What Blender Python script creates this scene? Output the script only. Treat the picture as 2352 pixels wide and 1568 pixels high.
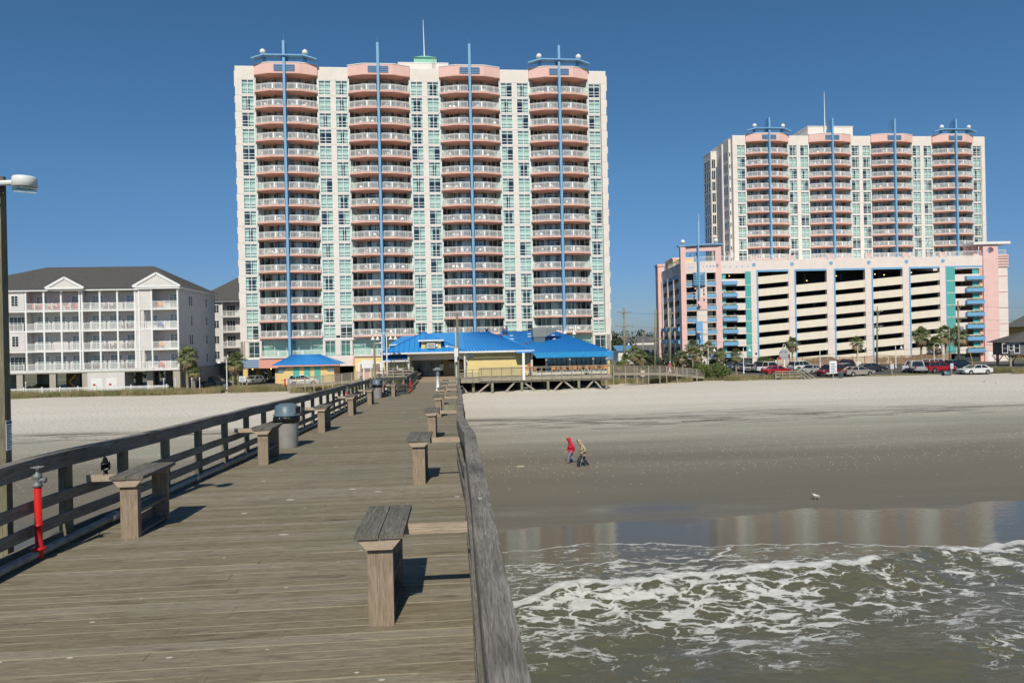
import bpy, math, random
import numpy as np
from mathutils import Vector, Matrix, noise as mn
R = math.radians
rnd = random.Random(7)
# ------------------------------------------------ scene, camera, sky, sun
S = bpy.context.scene
for o in list(bpy.data.objects): bpy.data.objects.remove(o, do_unlink=True)
COL = S.collection
CZ, FP, YAW, ROLL = 6.5, 1600.0, R(4.68), R(1.2)
cd = bpy.data.cameras.new('camera'); cam = bpy.data.objects.new('camera', cd); COL.objects.link(cam); S.camera = cam
cd.sensor_width = 36; cd.lens = 36*FP/2352; cd.clip_start = .1; cd.clip_end = 6000
cam.matrix_world = Matrix.Translation((0, 0, CZ)) @ Matrix.Rotation(-YAW, 4, 'Z') @ Matrix.Rotation(R(90-.07), 4, 'X') @ Matrix.Rotation(-ROLL, 4, 'Z')
SUN_EL, SUN_AZ = R(42.5), R(187)
w = bpy.data.worlds.new('World'); S.world = w; w.use_nodes = True
nt = w.node_tree; sky = nt.nodes.new('ShaderNodeTexSky'); sky.sky_type = 'NISHITA'; sky.sun_disc = False
sky.sun_elevation = SUN_EL; sky.sun_rotation = SUN_AZ; sky.air_density = 1.0; sky.dust_density = .15; sky.ozone_density = 6; sky.altitude = 0
bg = nt.nodes['Background']; bg.inputs[1].default_value = .085
hsv = nt.nodes.new('ShaderNodeHueSaturation'); hsv.inputs['Saturation'].default_value = 1.14; hsv.inputs['Value'].default_value = .92
nt.links.new(sky.outputs[0], hsv.inputs['Color'])
tcw = nt.nodes.new('ShaderNodeTexCoord'); sx_ = nt.nodes.new('ShaderNodeSeparateXYZ'); nt.links.new(tcw.outputs['Generated'], sx_.inputs[0]); rw = nt.nodes.new('ShaderNodeValToRGB'); nt.links.new(sx_.outputs[2], rw.inputs[0])
ew = rw.color_ramp.elements; ew[0].position = 0; ew[0].color = (.42, .52, .74, 1); ew[1].position = .42; ew[1].color = (1, 1.03, .95, 1); q_ = ew.new(.10); q_.color = (.62, .70, .86, 1); q_ = ew.new(.22); q_.color = (.87, .93, .92, 1)
mw = nt.nodes.new('ShaderNodeMix'); mw.data_type = 'RGBA'; mw.blend_type = 'MULTIPLY'; mw.inputs[0].default_value = 1; nt.links.new(hsv.outputs[0], mw.inputs[6]); nt.links.new(rw.outputs[0], mw.inputs[7]); nt.links.new(mw.outputs[2], bg.inputs[0])
sl = bpy.data.lights.new('sun', 'SUN'); sl.energy = 3.7; sl.angle = R(.53); sl.color = (1, .93, .80)
so = bpy.data.objects.new('sun', sl); COL.objects.link(so)
so.rotation_euler = Vector((math.sin(R(7))*math.cos(SUN_EL), math.cos(R(7))*math.cos(SUN_EL), -math.sin(SUN_EL))).to_track_quat('-Z', 'Y').to_euler()
S.view_settings.view_transform = 'Standard'; S.view_settings.look = 'None'; S.view_settings.exposure = .12; S.view_settings.gamma = 1
S.cycles.max_bounces = 6; S.cycles.transparent_max_bounces = 10; S.cycles.diffuse_bounces = 3; S.cycles.caustics_reflective = False; S.cycles.caustics_refractive = False

def ray(u, v):     # ray through a point of the photograph (2352 wide), used only to measure real positions at known depth
    dx, dy = u-1176, v-784
    X = (dx*math.cos(ROLL)-dy*math.sin(ROLL))/FP; U = -(dx*math.sin(ROLL)+dy*math.cos(ROLL)+2)/FP
    return (X*math.cos(YAW)+math.sin(YAW), math.cos(YAW)-X*math.sin(YAW), U)
def at(u, v, Y):
    r = ray(u, v); t = Y/r[1]; return (r[0]*t, Y, CZ+r[2]*t)
def az(u, v, z):
    r = ray(u, v); t = (z-CZ)/r[2]; return (r[0]*t, r[1]*t, z)
def fx(x, y, Y): return at(x*.6125, y*.6125, Y)

# ------------------------------------------------ materials
def mat(name, col, rough=.7, metal=0, var=.12, scale=3., spec=.4, bump=0, bscale=30., stretch=(1,1,1), col2=None, emit=0, detail=5, coat=0):
    m = bpy.data.materials.new(name); m.use_nodes = True; t = m.node_tree; b = t.nodes['Principled BSDF']
    b.inputs['Roughness'].default_value = rough; b.inputs['Metallic'].default_value = metal; b.inputs['Specular IOR Level'].default_value = spec
    if coat: b.inputs['Coat Weight'].default_value = coat
    tc = t.nodes.new('ShaderNodeTexCoord'); mp = t.nodes.new('ShaderNodeMapping'); mp.inputs['Scale'].default_value = stretch
    t.links.new(tc.outputs['Object'], mp.inputs[0])
    n = t.nodes.new('ShaderNodeTexNoise'); n.inputs['Scale'].default_value = scale; n.inputs['Detail'].default_value = detail; t.links.new(mp.outputs[0], n.inputs['Vector'])
    r = t.nodes.new('ShaderNodeValToRGB'); c2 = col2 or tuple(c*(1-var) for c in col)
    c1 = col if col2 else tuple(min(1, c*(1+var)) for c in col)
    r.color_ramp.elements[0].position = .32; r.color_ramp.elements[1].position = .68
    r.color_ramp.elements[0].color = (*c2, 1); r.color_ramp.elements[1].color = (*c1, 1)
    t.links.new(n.outputs['Fac'], r.inputs[0]); t.links.new(r.outputs[0], b.inputs['Base Color'])
    if emit:
        b.inputs['Emission Color'].default_value = (*col, 1); b.inputs['Emission Strength'].default_value = emit
    if bump:
        n2 = t.nodes.new('ShaderNodeTexNoise'); n2.inputs['Scale'].default_value = bscale; n2.inputs['Detail'].default_value = 6; t.links.new(mp.outputs[0], n2.inputs['Vector'])
        bp = t.nodes.new('ShaderNodeBump'); bp.inputs['Strength'].default_value = bump; bp.inputs['Distance'].default_value = .02
        t.links.new(n2.outputs['Fac'], bp.inputs['Height']); t.links.new(bp.outputs[0], b.inputs['Normal'])
    return m
def streaked(name, col, dirt, axis='Z', rough=.8, amt=.35, scale=1.0):       # painted stucco with weather streaks
    m = mat(name, col, rough, var=.04, scale=.6); t = m.node_tree; b = t.nodes['Principled BSDF']
    src = b.inputs['Base Color'].links[0].from_socket
    tc = t.nodes.new('ShaderNodeTexCoord'); mp = t.nodes.new('ShaderNodeMapping'); mp.inputs['Scale'].default_value = (3*scale, 3*scale, .25*scale)
    t.links.new(tc.outputs['Object'], mp.inputs[0]); n = t.nodes.new('ShaderNodeTexNoise'); n.inputs['Scale'].default_value = 1; n.inputs['Detail'].default_value = 6
    t.links.new(mp.outputs[0], n.inputs['Vector']); r = t.nodes.new('ShaderNodeMapRange'); r.inputs[1].default_value = .5; r.inputs[2].default_value = .8; r.inputs[4].default_value = amt
    t.links.new(n.outputs['Fac'], r.inputs[0]); mx = t.nodes.new('ShaderNodeMix'); mx.data_type = 'RGBA'; t.links.new(r.outputs[0], mx.inputs[0])
    t.links.new(src, mx.inputs[6]); mx.inputs[7].default_value = (*dirt, 1); t.links.new(mx.outputs[2], b.inputs['Base Color'])
    return m
def wood(name, axis, c1, c2, rough=.85, guano=0, stain=None):
    m = bpy.data.materials.new(name); m.use_nodes = True; t = m.node_tree; L = t.links; b = t.nodes['Principled BSDF']; b.inputs['Roughness'].default_value = rough; b.inputs['Specular IOR Level'].default_value = .2
    tc = t.nodes.new('ShaderNodeTexCoord'); st = {'X': (4, 70, 70), 'Y': (70, 4, 70), 'Z': (70, 70, 4)}[axis]
    def noise(sc, scale, det=4, dist=0):
        mp = t.nodes.new('ShaderNodeMapping'); mp.inputs['Scale'].default_value = sc; L.new(tc.outputs['Object'], mp.inputs[0])
        n = t.nodes.new('ShaderNodeTexNoise'); n.inputs['Scale'].default_value = scale; n.inputs['Detail'].default_value = det; n.inputs['Distortion'].default_value = dist; L.new(mp.outputs[0], n.inputs['Vector']); return n.outputs['Fac']
    g = noise(st, 1.0, 8, 1.6); g2 = noise({'X': (1.5, 6, 6), 'Y': (6, 1.5, 6), 'Z': (6, 6, 1.5)}[axis], 1.0, 7)
    r = t.nodes.new('ShaderNodeValToRGB'); r.color_ramp.elements[0].position = .33; r.color_ramp.elements[1].position = .66
    r.color_ramp.elements[0].color = (*c2, 1); r.color_ramp.elements[1].color = (*c1, 1); L.new(g, r.inputs[0])
    mx = t.nodes.new('ShaderNodeMix'); mx.data_type = 'RGBA'; mr = t.nodes.new('ShaderNodeMapRange'); mr.inputs[1].default_value = .45; mr.inputs[2].default_value = .7; mr.inputs[4].default_value = .6
    L.new(g2, mr.inputs[0]); L.new(mr.outputs[0], mx.inputs[0]); L.new(r.outputs[0], mx.inputs[6]); s = stain or tuple(c*.45 for c in c2); mx.inputs[7].default_value = (*s, 1)
    out = mx.outputs[2]
    if guano:
        vo = t.nodes.new('ShaderNodeTexVoronoi'); vo.inputs['Scale'].default_value = guano; mp = t.nodes.new('ShaderNodeMapping'); mp.inputs['Scale'].default_value = (1, .7, 0); L.new(tc.outputs['Object'], mp.inputs[0]); L.new(mp.outputs[0], vo.inputs['Vector'])
        sp = t.nodes.new('ShaderNodeSeparateColor'); L.new(vo.outputs['Color'], sp.inputs[0])
        th = t.nodes.new('ShaderNodeMath'); th.operation = 'MULTIPLY_ADD'; L.new(sp.outputs[0], th.inputs[0]); th.inputs[1].default_value = .38; th.inputs[2].default_value = -.26
        lt = t.nodes.new('ShaderNodeMath'); lt.operation = 'LESS_THAN'; L.new(vo.outputs['Distance'], lt.inputs[0]); L.new(th.outputs[0], lt.inputs[1])
        m2 = t.nodes.new('ShaderNodeMix'); m2.data_type = 'RGBA'; L.new(lt.outputs[0], m2.inputs[0]); L.new(out, m2.inputs[6]); m2.inputs[7].default_value = (.6, .6, .56, 1); out = m2.outputs[2]
    L.new(out, b.inputs['Base Color'])
    bp = t.nodes.new('ShaderNodeBump'); bp.inputs['Strength'].default_value = .8; bp.inputs['Distance'].default_value = .012; L.new(g, bp.inputs['Height']); L.new(bp.outputs[0], b.inputs['Normal'])
    return m
def glassm(name, tint, gl=.16, rough=.02):
    m = bpy.data.materials.new(name); m.use_nodes = True; t = m.node_tree; t.nodes.remove(t.nodes['Principled BSDF']); o = t.nodes['Material Output']
    tr = t.nodes.new('ShaderNodeBsdfTransparent'); tr.inputs[0].default_value = (*tint, 1); g = t.nodes.new('ShaderNodeBsdfGlossy'); g.inputs['Roughness'].default_value = rough; g.inputs[0].default_value = (.8, .95, .95, 1)
    mx = t.nodes.new('ShaderNodeMixShader'); fr = t.nodes.new('ShaderNodeLayerWeight'); fr.inputs[0].default_value = .5; pw = t.nodes.new('ShaderNodeMath'); pw.operation = 'POWER'; pw.inputs[1].default_value = 4.; t.links.new(fr.outputs['Facing'], pw.inputs[0])
    a = t.nodes.new('ShaderNodeMath'); a.operation = 'ADD'; a.use_clamp = True; a.inputs[1].default_value = gl+.04; t.links.new(pw.outputs[0], a.inputs[0]); t.links.new(a.outputs[0], mx.inputs[0])
    t.links.new(tr.outputs[0], mx.inputs[1]); t.links.new(g.outputs[0], mx.inputs[2]); t.links.new(mx.outputs[0], o.inputs[0]); return m
def siding(name, col, pitch=.12, var=.05):
    m = mat(name, col, .6, var=var, scale=.8); t = m.node_tree; b = t.nodes['Principled BSDF']; src = b.inputs['Base Color'].links[0].from_socket
    tc = t.nodes.new('ShaderNodeTexCoord'); sp = t.nodes.new('ShaderNodeSeparateXYZ'); t.links.new(tc.outputs['Object'], sp.inputs[0])
    d = t.nodes.new('ShaderNodeMath'); d.operation = 'MULTIPLY'; d.inputs[1].default_value = 1/pitch; t.links.new(sp.outputs[2], d.inputs[0])
    f = t.nodes.new('ShaderNodeMath'); f.operation = 'FRACT'; t.links.new(d.outputs[0], f.inputs[0])
    bp = t.nodes.new('ShaderNodeBump'); bp.inputs['Strength'].default_value = 1; bp.inputs['Distance'].default_value = .02; bp.invert = True
    t.links.new(f.outputs[0], bp.inputs['Height']); t.links.new(bp.outputs[0], b.inputs['Normal']); return m
M = {}
M['cream'] = streaked('cream_stucco', (.79, .72, .65), (.58, .5, .44), amt=.22)
M['white'] = mat('white_paint', (.78, .78, .76), .5, var=.04)
M['rail'] = mat('white_aluminium', (.86, .86, .83), .4, var=.03)
M['frame'] = mat('window_frame_white', (.80, .83, .80), .5, var=.03)
M['pink'] = streaked('pink_stucco', (.80, .52, .46), (.6, .38, .32), amt=.15)
M['salmon'] = streaked('salmon_concrete', (.78, .46, .37), (.6, .36, .29), amt=.25)
M['coral'] = mat('coral_paint', (.74, .36, .28), .7, var=.06)
M['blue'] = mat('blue_paint', (.19, .41, .64), .55, var=.06)
M['teal'] = mat('teal_paint', (.10, .42, .38), .6, var=.08)
M['mint'] = mat('mint_metal', (.25, .55, .42), .5, var=.06)
M['curtain'] = mat('curtain_cloth', (.80, .86, .80), .9, var=.12, scale=6, stretch=(6, 6, .3))
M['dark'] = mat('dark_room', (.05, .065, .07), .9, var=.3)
M['glass'] = glassm('green_tinted_glass', (.81, .93, .89), .09)
M['clear'] = glassm('clear_glass', (.75, .8, .8), .08)
M['louver'] = mat('blue_louver', (.13, .28, .48), .5, var=.05)
M['globe'] = mat('white_globe_plastic', (.82, .80, .74), .3, var=.03)
M['metal'] = mat('weathered_steel', (.35, .35, .34), .45, metal=.7, var=.15)
M['galv'] = mat('galvanised_metal', (.23, .25, .25), .55, metal=.25, var=.3, scale=8)
M['rust'] = mat('rusty_metal', (.30, .12, .05), .8, var=.3)
M['plastic'] = mat('white_resin', (.80, .79, .76), .4, var=.03)
M['sidegrey'] = siding('grey_vinyl_siding', (.66, .63, .60))
M['shingle'] = mat('charcoal_shingles', (.085, .082, .076), .9, var=.35, scale=6, stretch=(1, 1, 3), bump=.4, bscale=20)
M['concrete'] = streaked('bare_concrete', (.42, .38, .32), (.25, .22, .19))
M['asphalt'] = mat('asphalt', (.09, .088, .085), .9, var=.2, scale=1, bump=.2)
M['yellow'] = siding('pale_yellow_siding', (.78, .62, .27), .17)
M['yellowp'] = mat('yellow_stucco', (.76, .56, .24), .7, var=.06)
M['trim'] = mat('cream_trim', (.68, .66, .58), .6, var=.05)
M['bark'] = mat('palm_bark', (.30, .245, .18), .95, var=.4, scale=3, stretch=(2, 2, 8), bump=.8, bscale=12)
M['frond'] = mat('palm_frond', (.17, .20, .075), .55, var=.4, scale=2)
M['deadfrond'] = mat('dead_frond', (.36, .27, .15), .8, var=.3, scale=2)
M['leaf'] = mat('shrub_leaf', (.12, .16, .045), .6, var=.45, scale=2)
M['treeleaf'] = mat('tree_leaf', (.045, .065, .03), .7, var=.45, scale=.3)
M['grass'] = mat('dune_grass', (.12, .135, .045), .8, col2=(.30, .245, .13), scale=.5)
M['tyre'] = mat('tyre_rubber', (.02, .02, .02), .8, var=.2)
M['rim'] = mat('alloy_rim', (.45, .45, .46), .3, metal=.8, var=.1)
M['carglass'] = mat('car_glass', (.015, .02, .024), .06, var=.2, spec=.8)
M['bumper'] = mat('bumper_plastic', (.03, .03, .032), .6, var=.2)
M['lightred'] = mat('tail_lamp', (.45, .02, .02), .2, var=.1)
M['lightclr'] = mat('head_lamp', (.6, .62, .62), .1, var=.1, spec=.8)
M['red'] = mat('red_enamel', (.62, .018, .014), .35, col2=(.50, .02, .02), scale=4, bump=.1)
M['binlid'] = mat('blue_grey_plastic', (.115, .17, .20), .4, var=.06)
M['bin'] = mat('grey_plastic', (.30, .29, .27), .55, var=.08, scale=5)
M['bag'] = mat('black_bag', (.012, .012, .013), .22, var=.3, bump=1., bscale=10)
M['signw'] = mat('sign_white', (.75, .75, .74), .5, var=.03)
M['signtxt'] = mat('sign_ink', (.05, .12, .25), .6, var=.03)
M['signred'] = mat('sign_red', (.5, .05, .04), .6, var=.03)
M['oyellow'] = mat('orange_yellow_paint', (.80, .42, .04), .5, var=.05)
M['wicker'] = mat('orange_wicker', (.55, .26, .09), .7, var=.2, scale=12)
M['crow'] = mat('black_feathers', (.012, .012, .016), .35, var=.3, scale=15)
M['gull'] = mat('white_feathers', (.75, .74, .72), .7, var=.1)
M['skin'] = mat('skin', (.48, .28, .20), .5, var=.05)
M['wY'] = wood('weathered_wood_y', 'Y', (.34, .31, .27), (.15, .135, .115), guano=7, stain=(.045, .039, .035))
M['wYs'] = wood('weathered_rail_y', 'Y', (.31, .28, .23), (.16, .14, .115), stain=(.11, .095, .08))
M['wZ'] = wood('post_wood_z', 'Z', (.30, .275, .18), (.15, .135, .09))
M['wX'] = wood('weathered_wood_x', 'X', (.19, .16, .12), (.10, .085, .06))
M['fZ'] = wood('fresh_wood_z', 'Z', (.40, .32, .235), (.23, .175, .125), stain=(.20, .15, .11))
M['fX'] = wood('fresh_wood_x', 'X', (.50, .41, .31), (.36, .28, .21), stain=(.34, .27, .2))
M['seat'] = wood('seat_wood_y', 'Y', (.25, .225, .195), (.11, .10, .085), stain=(.08, .082, .055))
M['pile'] = wood('pile_wood', 'Z', (.34, .33, .23), (.19, .19, .13), stain=(.13, .14, .09))
M['gwood'] = wood('grey_fence_wood', 'Z', (.46, .41, .34), (.29, .25, .20), stain=(.22, .19, .15))
M['gwoodX'] = wood('grey_fence_rail', 'X', (.42, .38, .30), (.26, .23, .18), stain=(.2, .18, .13))
M['lattice'] = mat('tan_lattice', (.42, .27, .17), .8, var=.15)
def roofm(name, col, c2, amt=.3):
    m = streaked(name, col, c2, rough=.45, amt=amt); m.node_tree.nodes['Principled BSDF'].inputs['Specular IOR Level'].default_value = .5; return m
M['broof'] = roofm('blue_metal_roof', (.02, .26, .64), (.09, .32, .55))
M['awning'] = mat('blue_canvas', (.02, .24, .50), .7, var=.1)

# ------------------------------------------------ mesh builder
class MB:
    def __init__(s): s.v = []; s.f = []; s.m = []; s.X = None
    def add(s, vs, fs, m=0):
        n = len(s.v)
        s.v += [tuple(s.X @ Vector(p)) for p in vs] if s.X else [tuple(p) for p in vs]
        s.f += [tuple(i+n for i in f) for f in fs]; s.m += [m]*len(fs)
        return s
    def box(s, x0, x1, y0, y1, z0, z1, m=0):
        return s.add([(x0,y0,z0),(x1,y0,z0),(x1,y1,z0),(x0,y1,z0),(x0,y0,z1),(x1,y0,z1),(x1,y1,z1),(x0,y1,z1)],
              [(0,3,2,1),(4,5,6,7),(0,1,5,4),(1,2,6,5),(2,3,7,6),(3,0,4,7)], m)
    def beam(s, p, q, w, h, m=0):
        p = Vector(p); q = Vector(q); d = (q-p)
        if d.length < 1e-6: return s
        d.normalize(); up = Vector((0,0,1)) if abs(d.z) < .95 else Vector((0,1,0))
        a = d.cross(up).normalized(); b = a.cross(d).normalized(); a *= w/2; b *= h/2
        return s.add([p-a-b, p+a-b, p+a+b, p-a+b, q-a-b, q+a-b, q+a+b, q-a+b], [(0,1,2,3),(7,6,5,4),(0,4,5,1),(1,5,6,2),(2,6,7,3),(3,7,4,0)], m)
    def tube(s, pts, r, n=8, m=0):
        pts = [Vector(p) for p in pts]; rs = r if isinstance(r, (list, tuple)) else [r]*len(pts); vs = []; fs = []; a = None
        for i, p in enumerate(pts):
            d = (pts[min(i+1, len(pts)-1)]-pts[max(i-1, 0)]).normalized()
            if a is None: a = d.cross(Vector((0,0,1)) if abs(d.z) < .9 else Vector((1,0,0))).normalized()
            else: a = (a-d*a.dot(d)).normalized()
            b = d.cross(a)
            vs += [p+(a*math.cos(2*math.pi*k/n)+b*math.sin(2*math.pi*k/n))*rs[i] for k in range(n)]
        for i in range(len(pts)-1): fs += [(i*n+k, i*n+(k+1)%n, (i+1)*n+(k+1)%n, (i+1)*n+k) for k in range(n)]
        fs += [tuple(reversed(range(n))), tuple(range((len(pts)-1)*n, len(pts)*n))]
        return s.add(vs, fs, m)
    def lathe(s, prof, n=16, c=(0,0,0), m=0):
        vs = []; fs = []
        for r, z in prof: vs += [(c[0]+r*math.cos(2*math.pi*k/n), c[1]+r*math.sin(2*math.pi*k/n), c[2]+z) for k in range(n)]
        for i in range(len(prof)-1): fs += [(i*n+k, i*n+(k+1)%n, (i+1)*n+(k+1)%n, (i+1)*n+k) for k in range(n)]
        fs += [tuple(reversed(range(n))), tuple(range((len(prof)-1)*n, len(prof)*n))]
        return s.add(vs, fs, m)
    def ball(s, c, r, n=14, m=0):
        rr = r if isinstance(r, tuple) else (r, r, r); k = n//2
        P = [(math.sin(math.pi*i/k), -math.cos(math.pi*i/k)) for i in range(k+1)]; vs = []; fs = []
        for a, z in P: vs += [(c[0]+rr[0]*a*math.cos(2*math.pi*j/n), c[1]+rr[1]*a*math.sin(2*math.pi*j/n), c[2]+rr[2]*z) for j in range(n)]
        for i in range(k): fs += [(i*n+j, i*n+(j+1)%n, (i+1)*n+(j+1)%n, (i+1)*n+j) for j in range(n)]
        return s.add(vs, fs, m)
    def prism(s, poly, z0, z1, m=0):
        n = len(poly)
        return s.add([(x,y,z0) for x,y in poly]+[(x,y,z1) for x,y in poly], [tuple(reversed(range(n))), tuple(range(n,2*n))]+[(i,(i+1)%n,(i+1)%n+n,i+n) for i in range(n)], m)
    def xz(s, poly, y0, y1, m=0):
        n = len(poly)
        return s.add([(x,y0,z) for x,z in poly]+[(x,y1,z) for x,z in poly], [tuple(range(n)), tuple(reversed(range(n,2*n)))]+[((i+1)%n,i,i+n,(i+1)%n+n) for i in range(n)], m)
    def poly(s, pts, m=0): return s.add(pts, [tuple(range(len(pts)))], m)
    def mesh(s, name, mats, smooth=False):
        me = bpy.data.meshes.new(name); me.from_pydata(s.v, [], s.f)
        for q in (mats if isinstance(mats, (list, tuple)) else [mats]): me.materials.append(M[q] if isinstance(q, str) else q)
        me.polygons.foreach_set('material_index', s.m)
        if smooth: me.polygons.foreach_set('use_smooth', [True]*len(s.f))
        me.update(); return me
    def build(s, name, mats, parent=None, smooth=False, loc=(0,0,0), rz=0):
        return link(name, s.mesh(name, mats, smooth), parent, loc, rz)
def link(name, me, parent=None, loc=(0,0,0), rz=0):
    o = bpy.data.objects.new(name, me); COL.objects.link(o); o.parent = parent; o.location = loc; o.rotation_euler = (0,0,rz); return o
def tag(o, label=None, cat=None, group=None, kind=None):
    if label: o['label'] = label
    if cat: o['category'] = cat
    if group: o['group'] = group
    if kind: o['kind'] = kind
    return o
def thing(name, label, cat, loc=(0,0,0), rz=0, group=None):
    o = bpy.data.objects.new(name, None); COL.objects.link(o); o.location = loc; o.rotation_euler = (0,0,rz); o.empty_display_size = .3
    return tag(o, label, cat, group)
KIDS = {}
def kids(o): return [c for c in bpy.data.objects if c.parent == o] if o.name not in KIDS else KIDS[o.name]
def copy_tree(o, parent=None):
    c = o.copy(); COL.objects.link(c); c.parent = parent
    if o.name not in KIDS: KIDS[o.name] = [k for k in bpy.data.objects if k.parent == o]
    for k in KIDS[o.name]: copy_tree(k, c)
    return c
def place(src, label, loc, rz=0, group=None, used=set(), scale=None):
    o = src if src.name not in used else copy_tree(src)
    used.add(src.name); o.location = loc; o.rotation_euler = (0,0,rz); o['label'] = label
    if group: o['group'] = group
    if scale: o.scale = scale if isinstance(scale, tuple) else (scale,)*3
    return o
def interp(x, xs, ys): return float(np.interp(x, xs, ys))
ORD = ['top', 'second', 'third', 'fourth', 'fifth', 'sixth', 'seventh', 'eighth', 'ninth', 'tenth', 'eleventh', 'twelfth', 'thirteenth', 'fourteenth', 'fifteenth', 'lowest']
# ------------------------------------------------ beach, land and sea
def beach_z(x, y):
    base = np.interp(y, [-80, 0, 20, 33.5, 46, 60, 76, 84, 92, 100, 104, 4000], [-6, -4.6, -3.6, -2.6, -1.8, -1.15, -.28, .08, .14, -.02, -.1, -.1])
    dune = .30*np.exp(-((y-88)/6.)**2)*np.exp(-np.maximum(0, np.abs(x-9)-10)**2/30)*(1+.25*np.sin(x*.9)+.15*np.sin(x*2.3+1))
    left = .35*np.clip((-x-3)/10, 0, 1)*np.exp(-((y-32)/9)**2)
    ber = .10*np.exp(-((y-62.5-.6*np.sin(x*.13))/1.2)**2)
    rip = .02*np.sin(y*1.1+x*.05+1.2*np.sin(x*.11))+.05*np.sin(x*.21+y*.13)*np.clip((y-55)/20, 0, 1)
    edge = (-.07*np.clip((x-9)/6, 0, 1)+.035*np.sin(x*.55+1)+.02*np.sin(x*1.3))*np.exp(-((y-34)/3.)**2)
    return base+edge+dune*np.clip((98-y)/6, 0, 1)+left+ber+rip*np.clip((y-34)/4, 0, 1)*np.clip((104-y)/4, 0, 1)
def bz(x, y): return float(beach_z(np.float64(x), np.float64(y)))
def gridmesh(name, xs, ys, zf):
    X, Y = np.meshgrid(xs, ys); Z = zf(X, Y); nx, ny = len(xs), len(ys)
    me = bpy.data.meshes.new(name); co = np.stack([X, Y, Z], -1).reshape(-1, 3).astype(np.float32)
    i = np.arange(nx*ny).reshape(ny, nx); q = np.stack([i[:-1,:-1], i[:-1,1:], i[1:,1:], i[1:,:-1]], -1).reshape(-1, 4).astype(np.int32)
    me.vertices.add(len(co)); me.vertices.foreach_set('co', co.ravel()); me.loops.add(q.size); me.loops.foreach_set('vertex_index', q.ravel())
    me.polygons.add(len(q)); me.polygons.foreach_set('loop_start', np.arange(0, q.size, 4, dtype=np.int32)); me.polygons.foreach_set('loop_total', np.full(len(q), 4, np.int32))
    me.polygons.foreach_set('use_smooth', np.ones(len(q), bool)); me.update(); me.validate(); return me, X, Y
def sandmat():
    m = bpy.data.materials.new('beach_sand'); m.use_nodes = True; t = m.node_tree; L = t.links; b = t.nodes['Principled BSDF']
    tc = t.nodes.new('ShaderNodeTexCoord'); sp = t.nodes.new('ShaderNodeSeparateXYZ'); L.new(tc.outputs['Object'], sp.inputs[0])
    def noise(sc, scale, det=6):
        mp = t.nodes.new('ShaderNodeMapping'); mp.inputs['Scale'].default_value = sc; L.new(tc.outputs['Object'], mp.inputs[0]); n = t.nodes.new('ShaderNodeTexNoise'); n.inputs['Scale'].default_value = scale; n.inputs['Detail'].default_value = det; L.new(mp.outputs[0], n.inputs['Vector']); return n.outputs['Fac']
    def math_(op, a, b_=0., c=0.):
        n = t.nodes.new('ShaderNodeMath'); n.operation = op
        for i, q in enumerate((a, b_, c)):
            if isinstance(q, (int, float)): n.inputs[i].default_value = q
            else: L.new(q, n.inputs[i])
        return n.outputs[0]
    def mix(f, a, c):
        n = t.nodes.new('ShaderNodeMix'); n.data_type = 'RGBA'
        if isinstance(f, float): n.inputs[0].default_value = f
        else: L.new(f, n.inputs[0])
        for i, q in ((6, a), (7, c)):
            if isinstance(q, tuple): n.inputs[i].default_value = (*q, 1)
            else: L.new(q, n.inputs[i])
        return n.outputs[2]
    streak = noise((.05, .9, 1), 1.0, 6); big = noise((.03, .25, 1), 1.0, 4)
    y = math_('ADD', sp.outputs[1], math_('MULTIPLY', math_('SUBTRACT', big, .5), 14.)); y = math_('ADD', y, math_('MULTIPLY', math_('SUBTRACT', streak, .5), 5.))
    mr = t.nodes.new('ShaderNodeMapRange'); mr.inputs[1].default_value = 20; mr.inputs[2].default_value = 100; L.new(y, mr.inputs[0])
    r = t.nodes.new('ShaderNodeValToRGB'); e = r.color_ramp.elements
    def P(yy): return (yy-20)/80
    e[0].position = P(32); e[0].color = (.135, .118, .086, 1); e[1].position = P(36); e[1].color = (.15, .132, .098, 1)
    for yy, c in ((46, (.185, .165, .122)), (51, (.24, .218, .168)), (58, (.37, .345, .275)), (64, (.45, .42, .345)), (68, (.60, .555, .465)), (76, (.68, .63, .54)), (96, (.66, .60, .50))):
        q = e.new(P(yy)); q.color = (*c, 1)
    L.new(mr.outputs[0], r.inputs[0]); col = r.outputs[0]
    # fine grain and faint streaks
    fine = noise((1, 1, 1), 14, 3); col = mix(math_('MULTIPLY', math_('SUBTRACT', fine, .3), .35), col, (.25, .22, .18))
    # dark wrack lines near the high-water mark
    wr = noise((.12, 1.6, 1), 1.6, 8); band = math_('SUBTRACT', 1., math_('MULTIPLY', math_('ABSOLUTE', math_('SUBTRACT', y, 63.)), .22))
    wk = math_('MULTIPLY', math_('GREATER_THAN', wr, .53), math_('MAXIMUM', band, 0.)); col = mix(math_('MULTIPLY', wk, .9), col, (.12, .105, .085))
    # shell fragments
    for sc, off, k, rng in ((2.2, 0., .11, (36, 64)), (5.0, 7., .34, (43, 62)), (3.2, 3., .20, (40, 60))):
        mp = t.nodes.new('ShaderNodeMapping'); mp.inputs['Scale'].default_value = (1, .75, 0); mp.inputs['Location'].default_value = (off, off, 0); L.new(tc.outputs['Object'], mp.inputs[0])
        v = t.nodes.new('ShaderNodeTexVoronoi'); v.inputs['Scale'].default_value = sc; L.new(mp.outputs[0], v.inputs['Vector']); s2 = t.nodes.new('ShaderNodeSeparateColor'); L.new(v.outputs['Color'], s2.inputs[0])
        rr = math_('MULTIPLY', math_('SUBTRACT', s2.outputs[1], .35), k); sh = math_('LESS_THAN', v.outputs['Distance'], rr)
        zb = math_('MULTIPLY', math_('GREATER_THAN', sp.outputs[1], float(rng[0])), math_('LESS_THAN', sp.outputs[1], float(rng[1]))); col = mix(math_('MULTIPLY', math_('MULTIPLY', sh, zb), .8), col, (.72, .70, .64))
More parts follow.
